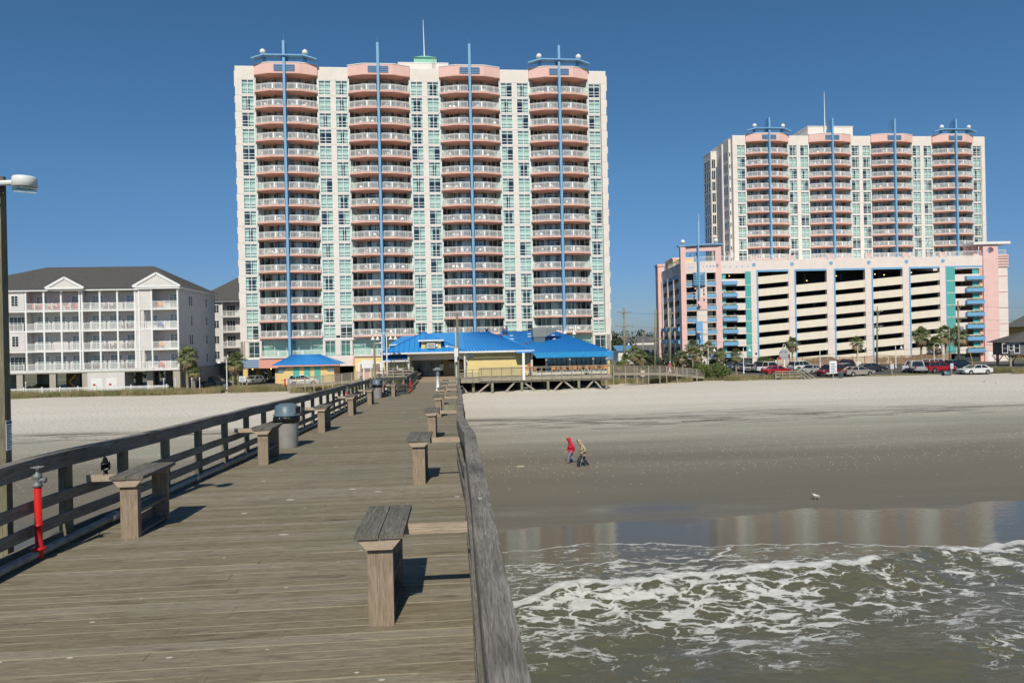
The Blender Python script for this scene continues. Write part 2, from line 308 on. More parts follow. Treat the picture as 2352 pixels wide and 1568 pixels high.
    L.new(col, b.inputs['Base Color'])
    ro = t.nodes.new('ShaderNodeMapRange'); ro.inputs[1].default_value = 33.5; ro.inputs[2].default_value = 38; ro.inputs[3].default_value = .16; ro.inputs[4].default_value = .85; L.new(y, ro.inputs[0]); L.new(ro.outputs[0], b.inputs['Roughness'])
    b.inputs['Specular IOR Level'].default_value = .35
    hb = noise((1, 1, 1), 3.0, 7); bp = t.nodes.new('ShaderNodeBump'); bs = t.nodes.new('ShaderNodeMapRange'); bs.inputs[1].default_value = 40; bs.inputs[2].default_value = 70; bs.inputs[3].default_value = .02; bs.inputs[4].default_value = 1.
    L.new(y, bs.inputs[0]); L.new(bs.outputs[0], bp.inputs['Strength']); bp.inputs['Distance'].default_value = .16; vd = t.nodes.new('ShaderNodeTexVoronoi'); vd.inputs['Scale'].default_value = 1.5; L.new(tc.outputs['Object'], vd.inputs['Vector']); hh = math_('ADD', hb, math_('MULTIPLY', math_('MINIMUM', vd.outputs['Distance'], .35), 1.1)); L.new(hh, bp.inputs['Height']); L.new(bp.outputs[0], b.inputs['Normal'])
    return m
M['sand'] = sandmat()
xs = np.concatenate([np.linspace(-400, -60, 30), np.linspace(-59, 100, 320), np.linspace(101, 500, 30)])
ys = np.concatenate([np.linspace(-60, 20, 12), np.linspace(20.5, 106, 300)])
me, _, _ = gridmesh('beach', xs, ys, beach_z); me.materials.append(M['sand']); o = link('beach', me); tag(o, kind='structure')
M['land'] = mat('scrubby_ground', (.20, .18, .12), .95, col2=(.10, .11, .05), scale=.05)
g = MB(); g.box(-3000, 3000, 105.8, 5000, -1.2, -.1); tag(g.build('ground', 'land'), kind='structure')
g = MB(); g.box(22, 140, 99.5, 136, -.5, 0.0); g.build('parking_lot', 'asphalt'); tag(bpy.data.objects['parking_lot'], kind='structure')
g = MB(); g.box(-60, 21.9, 113, 150, -.5, 0.0); tag(g.build('driveway', 'asphalt'), kind='structure')

# sea: one dense sheet near the camera with real wave relief, foam density stored per vertex
SEA = -2.6
crest = [(-30, 20.5), (-12, 22.2), (1.8, 23.3), (3.9, 23.95), (6.2, 24.05), (8.65, 24.2), (11.3, 24.7), (13.4, 24.85), (14.7, 24.7), (16, 24.95), (17.6, 25.8), (20.1, 26.1), (23, 26.7), (30, 27.6), (60, 29)]
lineB = [(-30, 25.5), (-10, 27.2), (1.9, 27.9), (5.4, 27.85), (9, 27.55), (14.6, 26.8), (16.4, 26.1), (20, 26.3), (60, 29)]
lineA = [(-30, 28), (-10, 29.2), (2, 29.95), (4.5, 30.4), (6.4, 30.6), (8.6, 30.2), (10.6, 29.5), (13, 29.35), (15.9, 29.15), (19.7, 28.1), (23.5, 27.5), (60, 29)]
def wig(x, s): return .22*np.sin(x*1.7+s)+.13*np.sin(x*4.1+2*s)+.06*np.sin(x*9.3+s)
def li(L, X): return np.interp(X, [p[0] for p in L], [p[1] for p in L])
def smooth(a): a = np.clip(a, 0, 1); return a*a*(3-2*a)
def inpoly(px, X, Y):
    c = np.zeros(X.shape, bool); n = len(px)
    for i in range(n):
        (x1, y1), (x2, y2) = px[i], px[(i+1) % n]
        if y1 == y2: continue
        k = ((y1 > Y) != (y2 > Y)) & (X < (x2-x1)*(Y-y1)/(y2-y1)+x1); c ^= k
    return c
def blur(a, n=7, k=6):
    a = a.astype(float)
    for _ in range(k):
        for ax in (0, 1): a = sum(np.roll(a, j, ax) for j in range(-n, n+1))/(2*n+1)
    return a
def vnoise(X, Y, seed):
    rs = np.random.RandomState(seed); T = rs.rand(64, 64); xi = np.floor(X).astype(int); yi = np.floor(Y).astype(int); fx_ = smooth(X-xi); fy = smooth(Y-yi)
    g_ = lambda a, b: T[(yi+b) % 64, (xi+a) % 64]
    return (g_(0,0)*(1-fx_)+g_(1,0)*fx_)*(1-fy)+(g_(0,1)*(1-fx_)+g_(1,1)*fx_)*fy
def fbm(X, Y, s, o=5):
    r = 0; a = .5
    for k in range(o): r = r+a*vnoise(X*2**k, Y*2**k, s+k); a *= .5
    return r
def fp(x, y):  # foam-picture points (photo crop) on the sea plane
    u, v = (x/1.2124+1900)*.6125, (y/1.2124+1900)*.6125; p = az(u, v, SEA); return (p[0], p[1])
def ridge(X): return .32+.42*smooth((X-1)/3)*smooth((21-X)/6)+.15*smooth((X-16)/3)
def sea_h(X, Y):
    d = Y-(li(crest, X)+wig(X, 1)*.5); h = np.where(d > 0, np.exp(-(d/.32)**2), np.exp(-(d/1.6)**2))
    z = ridge(X)*h
    z += .05*(fbm(X*1.2, Y*1.6, 5)-.5)*smooth((29-Y)/3)*1.6
    dB = Y-(li(lineB, X)+wig(X, 3)); z += .05*np.where(dB > 0, np.exp(-(dB/.08)**2), np.exp(-(dB/.5)**2))
    z += .13*np.sin((Y-.25*X)*1.5+fbm(X*.3, Y*.3, 9)*5)*smooth((23-Y)/3)
    z += .25*h*ridge(X)*(fbm(X*3, Y*3, 21)-.5)
    return SEA+z
xs = np.concatenate([np.linspace(-40, -1, 60), np.linspace(-.9, 30, 520), np.linspace(30.2, 60, 60)]); ys = np.concatenate([np.linspace(-5, 14, 40), np.linspace(14.1, 36.5, 420)])
me, X, Y = gridmesh('sea', xs, ys, sea_h)
cr = li(crest, X)+wig(X, 1)*.5; lb = li(lineB, X)+wig(X, 3); la = li(lineA, X)+wig(X, 5)*.5
foam = np.zeros(X.shape)
foam = np.maximum(foam, (.47+.3*(fbm(X*.7, Y*1.1, 61)-.5))*smooth((lb-Y)/.1)*smooth((Y-cr-.25)/.3))
foam = np.maximum(foam, 1.15*np.exp(-((Y-lb+.05)/.07)**2)*smooth((20-X)/3+.6))
foam = np.maximum(foam, .26*smooth((la-Y)/.1)*smooth((Y-lb)/.2)*smooth((X-2)/4+.2))
foam = np.maximum(foam, 1.15*np.exp(-((Y-la+.03)/.055)**2))
rb = 1.1*np.exp(-((X-(10.1+.95*(Y-27.5)+.12*np.sin(Y*9)))/.13)**2)*smooth((Y-27.2)/.3)*smooth((29.5-Y)/.3); foam = np.maximum(foam, rb)
brk = smooth((16.0-X)/1.0)+.75*smooth((X-17.5)/2); foam = np.maximum(foam, np.minimum(brk, 1)*1.25*np.where(Y > cr, np.exp(-((Y-cr)/.30)**2), np.exp(-((Y-cr)/.55)**2))*1.08)
patch = [fp(*p) for p in [(30, 460), (400, 400), (900, 380), (1400, 350), (1650, 345), (1480, 410), (1460, 540), (1370, 660), (1000, 690), (770, 640), (690, 560), (640, 590), (500, 540), (430, 620), (220, 680), (60, 640)]]
pm = inpoly(patch, X+.35*(fbm(X, Y, 31)-.5)*2, Y+.5*(fbm(X, Y, 41)-.5)*2); pm = blur(pm); foam = np.maximum(foam, pm**.5*(.58+.12*np.clip((Y-20.5)/3, 0, 1)+.3*(fbm(X*.8, Y*1.2, 71)-.5)))
right = [fp(*p) for p in [(1560, 400), (1900, 280), (2500, 180), (2600, 700), (2150, 670), (2160, 560), (1900, 560), (1640, 460)]]
pm2 = inpoly(right, X+.7*(fbm(X*.7, Y*.7, 33)-.5)*2, Y+.9*(fbm(X*.7, Y*.7, 43)-.5)*2); pm2 = blur(pm2); foam = np.maximum(foam, pm2**.6*(.44+.35*(fbm(X*.6, Y*.9, 73)-.5)))
foam = np.maximum(foam, .22*smooth((24-Y)/2)*(fbm(X*.4, Y*.4, 55) > .55))
at_ = me.attributes.new('foam', 'FLOAT', 'POINT'); at_.data.foreach_set('value', foam.ravel().astype(np.float32))
shal = smooth((Y-24.5)/4); at2 = me.attributes.new('shallow', 'FLOAT', 'POINT'); at2.data.foreach_set('value', shal.ravel().astype(np.float32))
def seamat():
    m = bpy.data.materials.new('sea_water'); m.use_nodes = True; t = m.node_tree; L = t.links; b = t.nodes['Principled BSDF']
    def N(k): return t.nodes.new('ShaderNode'+k)
    tc = N('TexCoord'); af = N('Attribute'); af.attribute_name = 'foam'; ash = N('Attribute'); ash.attribute_name = 'shallow'
    def mth(op, a, b_=0.):
        n = N('Math'); n.operation = op
        for i, q in enumerate((a, b_)):
            if isinstance(q, (int, float)): n.inputs[i].default_value = q
            else: L.new(q, n.inputs[i])
        return n.outputs[0]
    mp = N('Mapping'); mp.inputs['Scale'].default_value = (.62, 1.35, 1); mp.inputs['Rotation'].default_value = (0, 0, -.12); L.new(tc.outputs['Object'], mp.inputs[0])
    dn = N('TexNoise'); dn.inputs['Scale'].default_value = 1.5; dn.inputs['Detail'].default_value = 7; L.new(mp.outputs[0], dn.inputs['Vector'])
    vm = N('VectorMath'); vm.operation = 'MULTIPLY_ADD'; L.new(dn.outputs['Color'], vm.inputs[0]); vm.inputs[1].default_value = (1.5, 1.5, 0); L.new(mp.outputs[0], vm.inputs[2])
    def cell(sc):
        v = N('TexVoronoi'); v.feature = 'DISTANCE_TO_EDGE'; v.inputs['Scale'].default_value = sc; L.new(vm.outputs[0], v.inputs['Vector']); return v.outputs['Distance']
    c1 = cell(1.7); rn = N('TexNoise'); rn.inputs['Scale'].default_value = 3.4; rn.inputs['Detail'].default_value = 9; L.new(vm.outputs[0], rn.inputs['Vector']); c2 = mth('MULTIPLY', mth('ABSOLUTE', mth('SUBTRACT', rn.outputs['Fac'], .5)), 1.6); n3 = N('TexNoise'); n3.inputs['Scale'].default_value = 1.6; n3.inputs['Detail'].default_value = 8; n3.inputs['Roughness'].default_value = .65; L.new(vm.outputs[0], n3.inputs['Vector'])
    # lace: thin where density is low, closed where it is high
    e1 = mth('SUBTRACT', mth('MULTIPLY', mth('POWER', af.outputs['Fac'], 2.2), .36), c1); e2 = mth('SUBTRACT', mth('MULTIPLY', mth('POWER', af.outputs['Fac'], 2.2), .12), c2)
    n4 = mth('MULTIPLY', mth('SUBTRACT', n3.outputs['Fac'], .54), .75)
    def sm(x, wd):
        r = N('MapRange'); r.interpolation_type = 'SMOOTHSTEP'; r.inputs[1].default_value = -wd; r.inputs[2].default_value = wd; L.new(x, r.inputs[0]); return r.outputs[0]
    f = mth('MAXIMUM', sm(mth('ADD', e1, n4), .05), mth('MULTIPLY', sm(mth('ADD', e2, n4), .02), .8))
    f = mth('MULTIPLY', f, sm(mth('SUBTRACT', af.outputs['Fac'], .12), .08)); f = mth('MULTIPLY', f, mth('ADD', mth('MULTIPLY', n3.outputs['Fac'], .7), .55)); f = mth('MINIMUM', mth('MAXIMUM', f, sm(mth('ADD', mth('SUBTRACT', af.outputs['Fac'], .82), n4), .12)), 1.)
    wc = N('Mix'); wc.data_type = 'RGBA'; L.new(ash.outputs['Fac'], wc.inputs[0]); wc.inputs[6].default_value = (.105, .100, .068, 1); wc.inputs[7].default_value = (.15, .128, .092, 1)
    sb = N('Mix'); sb.data_type = 'RGBA'; tn = N('TexNoise'); tn.inputs['Scale'].default_value = .5; tn.inputs['Detail'].default_value = 5; L.new(tc.outputs['Object'], tn.inputs['Vector']); L.new(mth('MULTIPLY', tn.outputs['Fac'], .7), sb.inputs[0]); L.new(wc.outputs[2], sb.inputs[6]); sb.inputs[7].default_value = (.12, .115, .07, 1)
    mx = N('Mix'); mx.data_type = 'RGBA'; L.new(mth('MULTIPLY', f, .92), mx.inputs[0]); L.new(sb.outputs[2], mx.inputs[6]); mx.inputs[7].default_value = (.62, .62, .58, 1); L.new(mx.outputs[2], b.inputs['Base Color'])
    ro = N('MapRange'); ro.inputs[3].default_value = .05; ro.inputs[4].default_value = .7; L.new(f, ro.inputs[0]); L.new(ro.outputs[0], b.inputs['Roughness']); b.inputs['IOR'].default_value = 1.33
    w1 = N('TexNoise'); w1.inputs['Scale'].default_value = 3.2; w1.inputs['Detail'].default_value = 7; mp2 = N('Mapping'); mp2.inputs['Scale'].default_value = (.55, 1.5, 1); mp2.inputs['Rotation'].default_value = (0, 0, .12); L.new(tc.outputs['Object'], mp2.inputs[0]); L.new(mp2.outputs[0], w1.inputs['Vector'])
    bp = N('Bump'); bp.inputs['Distance'].default_value = .06; rs = N('MapRange'); rs.inputs[3].default_value = .9; rs.inputs[4].default_value = .10; L.new(ash.outputs['Fac'], rs.inputs[0]); L.new(rs.outputs[0], bp.inputs['Strength']); L.new(w1.outputs['Fac'], bp.inputs['Height'])
    b2 = N('Bump'); b2.inputs['Distance'].default_value = .03; b2.inputs['Strength'].default_value = .8; L.new(mth('MULTIPLY', f, n3.outputs['Fac']), b2.inputs['Height']); L.new(bp.outputs[0], b2.inputs['Normal']); L.new(b2.outputs[0], b.inputs['Normal'])
    return m
M['sea'] = seamat(); me.materials.append(M['sea']); tag(link('sea', me), kind='structure')
g = MB(); g.box(-3000, -40, -3000, 36, -8, SEA-.02); g.box(60, 3000, -3000, 36, -8, SEA-.02); g.box(-40, 60, -3000, -5, -8, SEA-.02)
M['faroc'] = mat('open_sea', (.05, .07, .05), .12, var=.2, bump=.6, bscale=.8); tag(g.build('open_sea', 'faroc'), kind='structure')

# ------------------------------------------------ the pier
DY = [-8, 8, 12, 15, 20, 27, 34, 42, 50, 60, 66, 84, 95]; DH = [2.25, 2.25, 2.33, 2.43, 2.55, 2.72, 2.92, 3.16, 3.35, 3.6, 3.75, 4.38, 4.4]
def dz(y): return CZ-interp(y, DY, DH)
LEFT = [(-8, -4.65), (24, -4.6), (33, -4.75), (40.5, -4.95), (44.5, -3.2), (66, -3.75), (84, -4.2)]
def lx(y): return interp(y, [p[0] for p in LEFT], [p[1] for p in LEFT])
def deckmat():
    m = bpy.data.materials.new('deck_boards'); m.use_nodes = True; t = m.node_tree; L = t.links; b = t.nodes['Principled BSDF']; b.inputs['Roughness'].default_value = .85; b.inputs['Specular IOR Level'].default_value = .2
    def N(k): return t.nodes.new('ShaderNode'+k)
    tc = N('TexCoord'); sp = N('SeparateXYZ'); L.new(tc.outputs['Object'], sp.inputs[0])
    def mth(op, a, b_=0., c=0.):
        n = N('Math'); n.operation = op
        for i, q in enumerate((a, b_, c)):
            if isinstance(q, (int, float)): n.inputs[i].default_value = q
            else: L.new(q, n.inputs[i])
        return n.outputs[0]
    def mix(f, a, c):
        n = N('Mix'); n.data_type = 'RGBA'; L.new(f, n.inputs[0])
        for i, q in ((6, a), (7, c)):
            if isinstance(q, tuple): n.inputs[i].default_value = (*q, 1)
            else: L.new(q, n.inputs[i])
        return n.outputs[2]
    k = mth('DIVIDE', sp.outputs[1], .145); fl = mth('FLOOR', k); wn = N('TexWhiteNoise'); wn.noise_dimensions = '1D'; L.new(fl, wn.inputs['W'])
    def noise(sc, scale, det=5, dist=0, off=None):
        mp = N('Mapping'); mp.inputs['Scale'].default_value = sc; L.new(tc.outputs['Object'], mp.inputs[0])
        if off is not None: cx = N('CombineXYZ'); L.new(off, cx.inputs[0]); L.new(cx.outputs[0], mp.inputs['Location'])
        n = N('TexNoise'); n.inputs['Scale'].default_value = scale; n.inputs['Detail'].default_value = det; n.inputs['Distortion'].default_value = dist; L.new(mp.outputs[0], n.inputs['Vector']); return n.outputs['Fac']
    off = mth('MULTIPLY', wn.outputs['Value'], 80.)
    g = noise((5, 60, 1), 1, 8, 1.4, off); r = N('ValToRGB'); r.color_ramp.elements[0].position = .3; r.color_ramp.elements[1].position = .7
    r.color_ramp.elements[0].color = (.165, .140, .094, 1); r.color_ramp.elements[1].color = (.315, .272, .190, 1); L.new(g, r.inputs[0]); col = r.outputs[0]
    hs = N('HueSaturation'); L.new(col, hs.inputs['Color']); L.new(mth('MULTIPLY_ADD', wn.outputs['Value'], .30, .87), hs.inputs['Value']); L.new(mth('MULTIPLY_ADD', wn.outputs['Value'], -.3, 1.1), hs.inputs['Saturation']); col = hs.outputs[0]
    st = noise((1.8, 9, 1), 1.0, 8, .8, off); s1 = N('MapRange'); s1.inputs[1].default_value = .55; s1.inputs[2].default_value = .75; s1.inputs[4].default_value = .62; L.new(st, s1.inputs[0]); col = mix(s1.outputs[0], col, (.07, .058, .045))
    gr = noise((.5, .5, 1), 1.0, 3); s2 = N('MapRange'); s2.inputs[1].default_value = .52; s2.inputs[2].default_value = .72; s2.inputs[4].default_value = .35; L.new(gr, s2.inputs[0]); col = mix(s2.outputs[0], col, (.15, .165, .115))
    ry = N('MapRange'); ry.inputs[1].default_value = 64; ry.inputs[2].default_value = 68; ry.inputs[4].default_value = .7; L.new(sp.outputs[1], ry.inputs[0]); col = mix(ry.outputs[0], col, (.44, .31, .20))
    ed = mth('ABSOLUTE', mth('SUBTRACT', mth('FRACT', k), .5)); em = mth('GREATER_THAN', ed, .44); sel = mth('GREATER_THAN', noise((.5, 30, 1), 1, 2), .47); col = mix(mth('MULTIPLY', mth('MULTIPLY', em, sel), .5), col, (.46, .42, .29))
    for sc, kk, th in ((3.0, .30, .86), (7., .25, .88)):
        v = N('TexVoronoi'); v.inputs['Scale'].default_value = sc; mp = N('Mapping'); mp.inputs['Scale'].default_value = (.8, 1.3, 0); L.new(tc.outputs['Object'], mp.inputs[0]); L.new(mp.outputs[0], v.inputs['Vector']); s = N('SeparateColor'); L.new(v.outputs['Color'], s.inputs[0])
        rad = mth('MULTIPLY', mth('SUBTRACT', s.outputs[0], th), 1.1); col = mix(mth('MULTIPLY', mth('LESS_THAN', v.outputs['Distance'], rad), .85), col, (.62, .60, .55))
    fk = mth('FRACT', k); d1 = mth('MULTIPLY', mth('MINIMUM', mth('ABSOLUTE', mth('SUBTRACT', fk, .26)), mth('ABSOLUTE', mth('SUBTRACT', fk, .74))), .145); d2 = mth('MULTIPLY', mth('ABSOLUTE', mth('SUBTRACT', mth('FRACT', mth('DIVIDE', mth('ADD', sp.outputs[0], mth('MULTIPLY', wn.outputs['Value'], .015)), .55)), .5)), .55)
    nail = mth('LESS_THAN', mth('ADD', mth('MULTIPLY', d1, d1), mth('MULTIPLY', d2, d2)), .00006); col = mix(mth('MULTIPLY', nail, .35), col, (.04, .03, .025))
    L.new(col, b.inputs['Base Color'])
    bp = N('Bump'); bp.inputs['Strength'].default_value = .45; bp.inputs['Distance'].default_value = .008; L.new(g, bp.inputs['Height']); L.new(bp.outputs[0], b.inputs['Normal']); return m
M['deck'] = deckmat()
pier = thing('pier', 'long weathered wooden fishing pier running from the sea to the blue-roofed building', 'pier')
g = MB(); nb = int((91-(-7))/.145)
for i in range(nb):
    y = -7+.145*i+.0725; k0 = math.floor(y/.145)*.145; y0, y1 = k0+.004, k0+.141
    xl = lx(k0)-.12; xr = .10 if k0 < 66 else .4; z = dz(k0)
    cuts = [xl, xr] if i % 3 else [xl, xl+(xr-xl)*(.35+.3*rnd.random()), xr]
    for a, b_ in zip(cuts[:-1], cuts[1:]):
        t0 = rnd.uniform(-.0025, .0025); t1 = rnd.uniform(-.0025, .0025)
        g.add([(a,y0,z+t0-.04),(b_-.003,y0,z+t1-.04),(b_-.003,y1,z+t1-.04),(a,y1,z+t0-.04),(a,y0,z+t0),(b_-.003,y0,z+t1),(b_-.003,y1,z+t1),(a,y1,z+t0)],
              [(0,3,2,1),(4,5,6,7),(0,1,5,4),(1,2,6,5),(2,3,7,6),(3,0,4,7)])
g.build('deck_boards', 'deck', pier)
g = MB()
for k in range(9):
    for y0, y1 in zip(DY[:-1], DY[1:]):
        x0 = lx(y0)+.1+k*.55; x1 = lx(y1)+.1+k*.55
        if x0 < .1 and y1 <= 84: g.beam((x0, y0, dz(y0)-.19), (x1, y1, dz(y1)-.19), .07, .28)
g.build('joists', 'wYs', pier)
for y in np.arange(-4, 84, 6.):
    g = MB(); y = float(y); g.beam((lx(y)-.3, y, dz(y)-.48), (.4, y, dz(y)-.48), .2, .3, 1)
    for x in (lx(y)+.1, (lx(y))/2, -.05):
        zb = bz(x, y)-.8 if y > 30 else -5; g.tube([(x, y, zb), (x, y, dz(y)-.34)], .15, 10, 0)
    g.build('pile_bent', ['pile', 'wX'], pier)

# railings
def railing_along(name, label, pts, postgap, inward, capw=.15, mid=(.30, .56), hgt=1.07, wavy=.012, group=None, matn='wY', offs=None):
    t = thing(name, label, 'railing', (pts[0][0], pts[0][1], pts[0][2]), 0, group); ox, oy, oz = pts[0]
    P = [(p[0]-ox, p[1]-oy, p[2]-oz) for p in pts]; L = [0]
    for a, b_ in zip(P[:-1], P[1:]): L.append(L[-1]+math.dist(a, b_))
    def pos(s): return Vector([interp(s, L, [p[i] for p in P]) for i in range(3)])
    n = max(2, int(L[-1]/1.2)); r_ = random.Random(len(pts)+int(L[-1]*10)); wob = [(r_.uniform(-wavy, wavy), r_.uniform(-wavy, wavy)*1.2) for _ in range(n+1)]
    def wpos(s, dx=0, dz_=0):
        p = pos(s); k = s/L[-1]*n; i = min(n-1, int(k)); f = k-i; p.x += wob[i][0]*(1-f)+wob[i+1][0]*f+dx; p.z += wob[i][1]*(1-f)+wob[i+1][1]*f+dz_; return p
    ss = [L[-1]*i/n for i in range(n+1)]; ss = sorted(set(ss+L))
    cap = MB(); ins = MB()
    for a, b_ in zip(ss[:-1], ss[1:]):
        cap.beam(wpos(a, 0, hgt-.02), wpos(b_, 0, hgt-.02), capw, .04)
        ins.beam(wpos(a, inward*.055, hgt-.11), wpos(b_, inward*.055, hgt-.11), .038, .138); ins.beam(wpos(a, -inward*.055, hgt-.11), wpos(b_, -inward*.055, hgt-.11), .038, .138)
    cap.build('cap_rail', matn, t); ins.build('top_rail', 'wYs', t)
    for h in mid:
        q = MB()
        for a, b_ in zip(ss[:-1], ss[1:]): q.beam(wpos(a, inward*.065, h), wpos(b_, inward*.065, h), .038, .12)
        q.build('mid_rail', 'wYs', t)
    q = MB()
    for a, b_ in zip(ss[:-1], ss[1:]): q.beam(wpos(a, -inward*.02, .06), wpos(b_, -inward*.02, .06), .04, .14)
    q.build('kick_board', 'wYs', t)
    s = postgap*.35
    while s < L[-1]:
        q = MB(); p = wpos(s); q.box(p.x-.045, p.x+.045, p.y-.07, p.y+.07, p.z-.45, p.z+hgt-.041); q.build('post', 'wZ', t); s += postgap
    return t
lp = [(lx(y)-.02, y, dz(y)) for y in (-6, 8, 16, 24, 33, 40.5)]
railing_along('wooden_railing', 'weathered wooden railing along the left edge of the pier, crow beside it', lp, 1.42, 1)
railing_along('wooden_railing', 'short railing stretch where the pier narrows, turning inward beside the far red standpipe', [(-4.97, 40.7, dz(40.7)), (-3.25, 44.5, dz(44.5))], .9, 1)
railing_along('wooden_railing', 'left railing beside the pale ramp leading to the entrance', [(lx(y), y, dz(y)) for y in (44.7, 55, 66, 72)], 1.6, 1)
rp = [(-1.5, -4, 4.25), (.17, -3, 4.25), (.165, 2, 4.25), (.17, 6, 4.25), (.165, 9, 4.24), (.12, 11, 4.12), (.07, 13.2, 3.99), (.08, 16, 3.90), (.12, 20, 3.80), (.13, 25, 3.68), (.10, 31, 3.54), (.12, 42, 3.32), (.14, 55, 2.98), (.14, 66, 2.73)][1:]
railing_along('wooden_railing', 'sagging weathered railing with broad guano-spotted cap along the right edge of the pier', rp, 1.5, -1, capw=.145, wavy=.006)

# fishing benches
def bench(side):
    t = thing('fishing_bench', '', 'bench')
    g = MB(); g.box(-.192, -.003, 0, .98, .71, .75); g.box(.003, .192, .005, .985, .708, .748); g.build('seat', 'seat', t)
    for y in (.02, .90):
        g = MB(); g.xz([(-.10, .62), (.10, .62), (.175, .705), (-.175, .705)], y, y+.04); g.build('cleat', 'fX', t)
        g = MB(); g.box(-.10, .10, y+.045, y+.135 if y < .5 else y+.09, -.01, .705); g.build('leg', 'fZ', t)
    g = MB(); g.box(-.085, .085, .16, .94, .28, .31); g.build('shelf', 'wYs', t)
    g = MB(); g.box(-.09, .09, .16, .94, .02, .05); g.beam((-.08, .16, .10), (-.08, .94, .10), .035, .13); g.build('stretcher', 'wYs', t)
    g = MB()
    x0, x1 = (.17, .70) if side > 0 else (-.17, -.66)
    g.box(min(x0, x1), max(x0, x1), .42, .46, .625, .708); g.build('brace_arm', 'fX', t)
    return t
bR = bench(1); bL = bench(-1)
BR = [(-.63, 5.55), (-.63, 11.4), (-.64, 17.9), (-.64, 24.8), (-.66, 31.6), (-.66, 38.6), (-.66, 45.5)]
NL = ['nearest bench against the right railing, its mossy seat top in full view', 'second bench from the front along the right railing', 'third bench along the right railing', 'fourth bench along the right railing', 'fifth bench along the right railing, beyond a dark box', 'sixth bench along the right railing, before the coin binoculars', 'farthest right-hand bench, just in front of the coin binoculars']
for (x, y), l in zip(BR, NL): place(bR, l, (x, y, dz(y)), R(rnd.uniform(-1.5, 1.5)), 'fishing benches along the pier')
BL = [(-3.92, 8.6), (-3.92, 14.4), (-3.95, 20.7), (-4.02, 26.9), (-4.1, 33.4)]
NL = ['nearest bench by the left railing with a black crow on its brace', 'left-hand bench in front of the grey trash can', 'left-hand bench just beyond the grey trash can', 'fourth bench along the left railing, in front of a red standpipe', 'fifth bench along the left railing']
for (x, y), l in zip(BL, NL): place(bL, l, (x, y, dz(y)), R(rnd.uniform(-1.5, 1.5)), 'fishing benches along the pier')
for u, v, l in ((877, 912.5, 'bench directly in front of the far trash can'), (903, 911.5, 'farthest left-hand bench, right of the far trash can')):
    p = az(u, v, dz(41.5)); place(bL, l, (p[0], p[1], dz(p[1])), 0, 'fishing benches along the pier')
g = MB(); p = az(1020, 905, dz(26.5)); g.box(-.22, .22, 0, .35, 0, .3, 0); g.box(-.22, .22, -.001, .0, .05, .25, 0); o = g.build('wooden_box', 'pile', None, loc=(-.25, 26.8, dz(27))); tag(o, 'small greenish box on the deck under the fourth right-hand bench brace', 'box')

# water pipe and standpipes
px_ = -4.42
t = thing('water_pipe', 'galvanised water pipe laid along the foot of the left railing', 'pipe', (px_, -5, dz(0)))
g = MB(); pts = [(lx(y)+.12-px_, y+5, dz(y)-dz(0)+.09) for y in list(range(-5, 41, 3))+[40.2]]; pts += [(-3.0-px_, 49.4, dz(44.4)-dz(0)+.09), (-3.1-px_, 59, dz(54)-dz(0)+.09)]; g.tube(pts, .045, 10); g.build('pipe', 'galv', t, True)
g = MB()
for y in (2.5, 5.9, 9.5, 12.4, 16.5, 21, 26): g.tube([(lx(y)+.12-px_, y+4.9, dz(y)-dz(0)+.09), (lx(y)+.12-px_, y+5.1, dz(y)-dz(0)+.09)], .062, 10)
g.build('coupling', 'galv', t, True)
def standpipe():
    t = thing('standpipe', '', 'standpipe'); g = MB()
    g.lathe([(.045, -.10), (.045, .0), (.085, .0), (.085, .03), (.043, .04), (.043, .30), (.052, .30), (.052, .33), (.043, .33), (.043, .80)], 16); g.build('riser', 'red', t, True)
    g = MB(); g.lathe([(.055, .80), (.055, .83), (.045, .84), (.045, .90), (.052, .91), (.052, .955), (.026, .97), (.014, 1.0), (.014, 1.05)], 14); g.tube([(0, 0, .885), (.085, 0, .885)], .030, 10); g.tube([(.08, 0, .885), (.10, 0, .885)], .038, 10); g.build('valve', 'galv', t, True)
    g = MB(); rr = [(.07*math.cos(a), .07*math.sin(a), 1.05) for a in [i*math.pi/10 for i in range(21)]]; g.tube(rr, .007, 6); g.tube([(-.07, 0, 1.05), (.07, 0, 1.05)], .006, 5); g.tube([(0, -.07, 1.05), (0, .07, 1.05)], .006, 5); g.build('handwheel', 'galv', t, True)
    return t
sp_ = standpipe(); p = az(79, 1264, dz(8)+.1); place(sp_, 'near red standpipe with grey valve and handwheel by the left railing', (lx(8)+.14, 7.85, dz(8)+.12), 0, 'red standpipes on the pier', scale=.84)
place(sp_, 'red standpipe behind the fourth left bench', (lx(29.5)+.16, 29.6, dz(29.5)+.12), 0, 'red standpipes on the pier')
place(sp_, 'farthest red standpipe at the bend of the railing beside the ramp', (-2.95, 45.6, dz(45.6)+.12), 0, 'red standpipes on the pier')

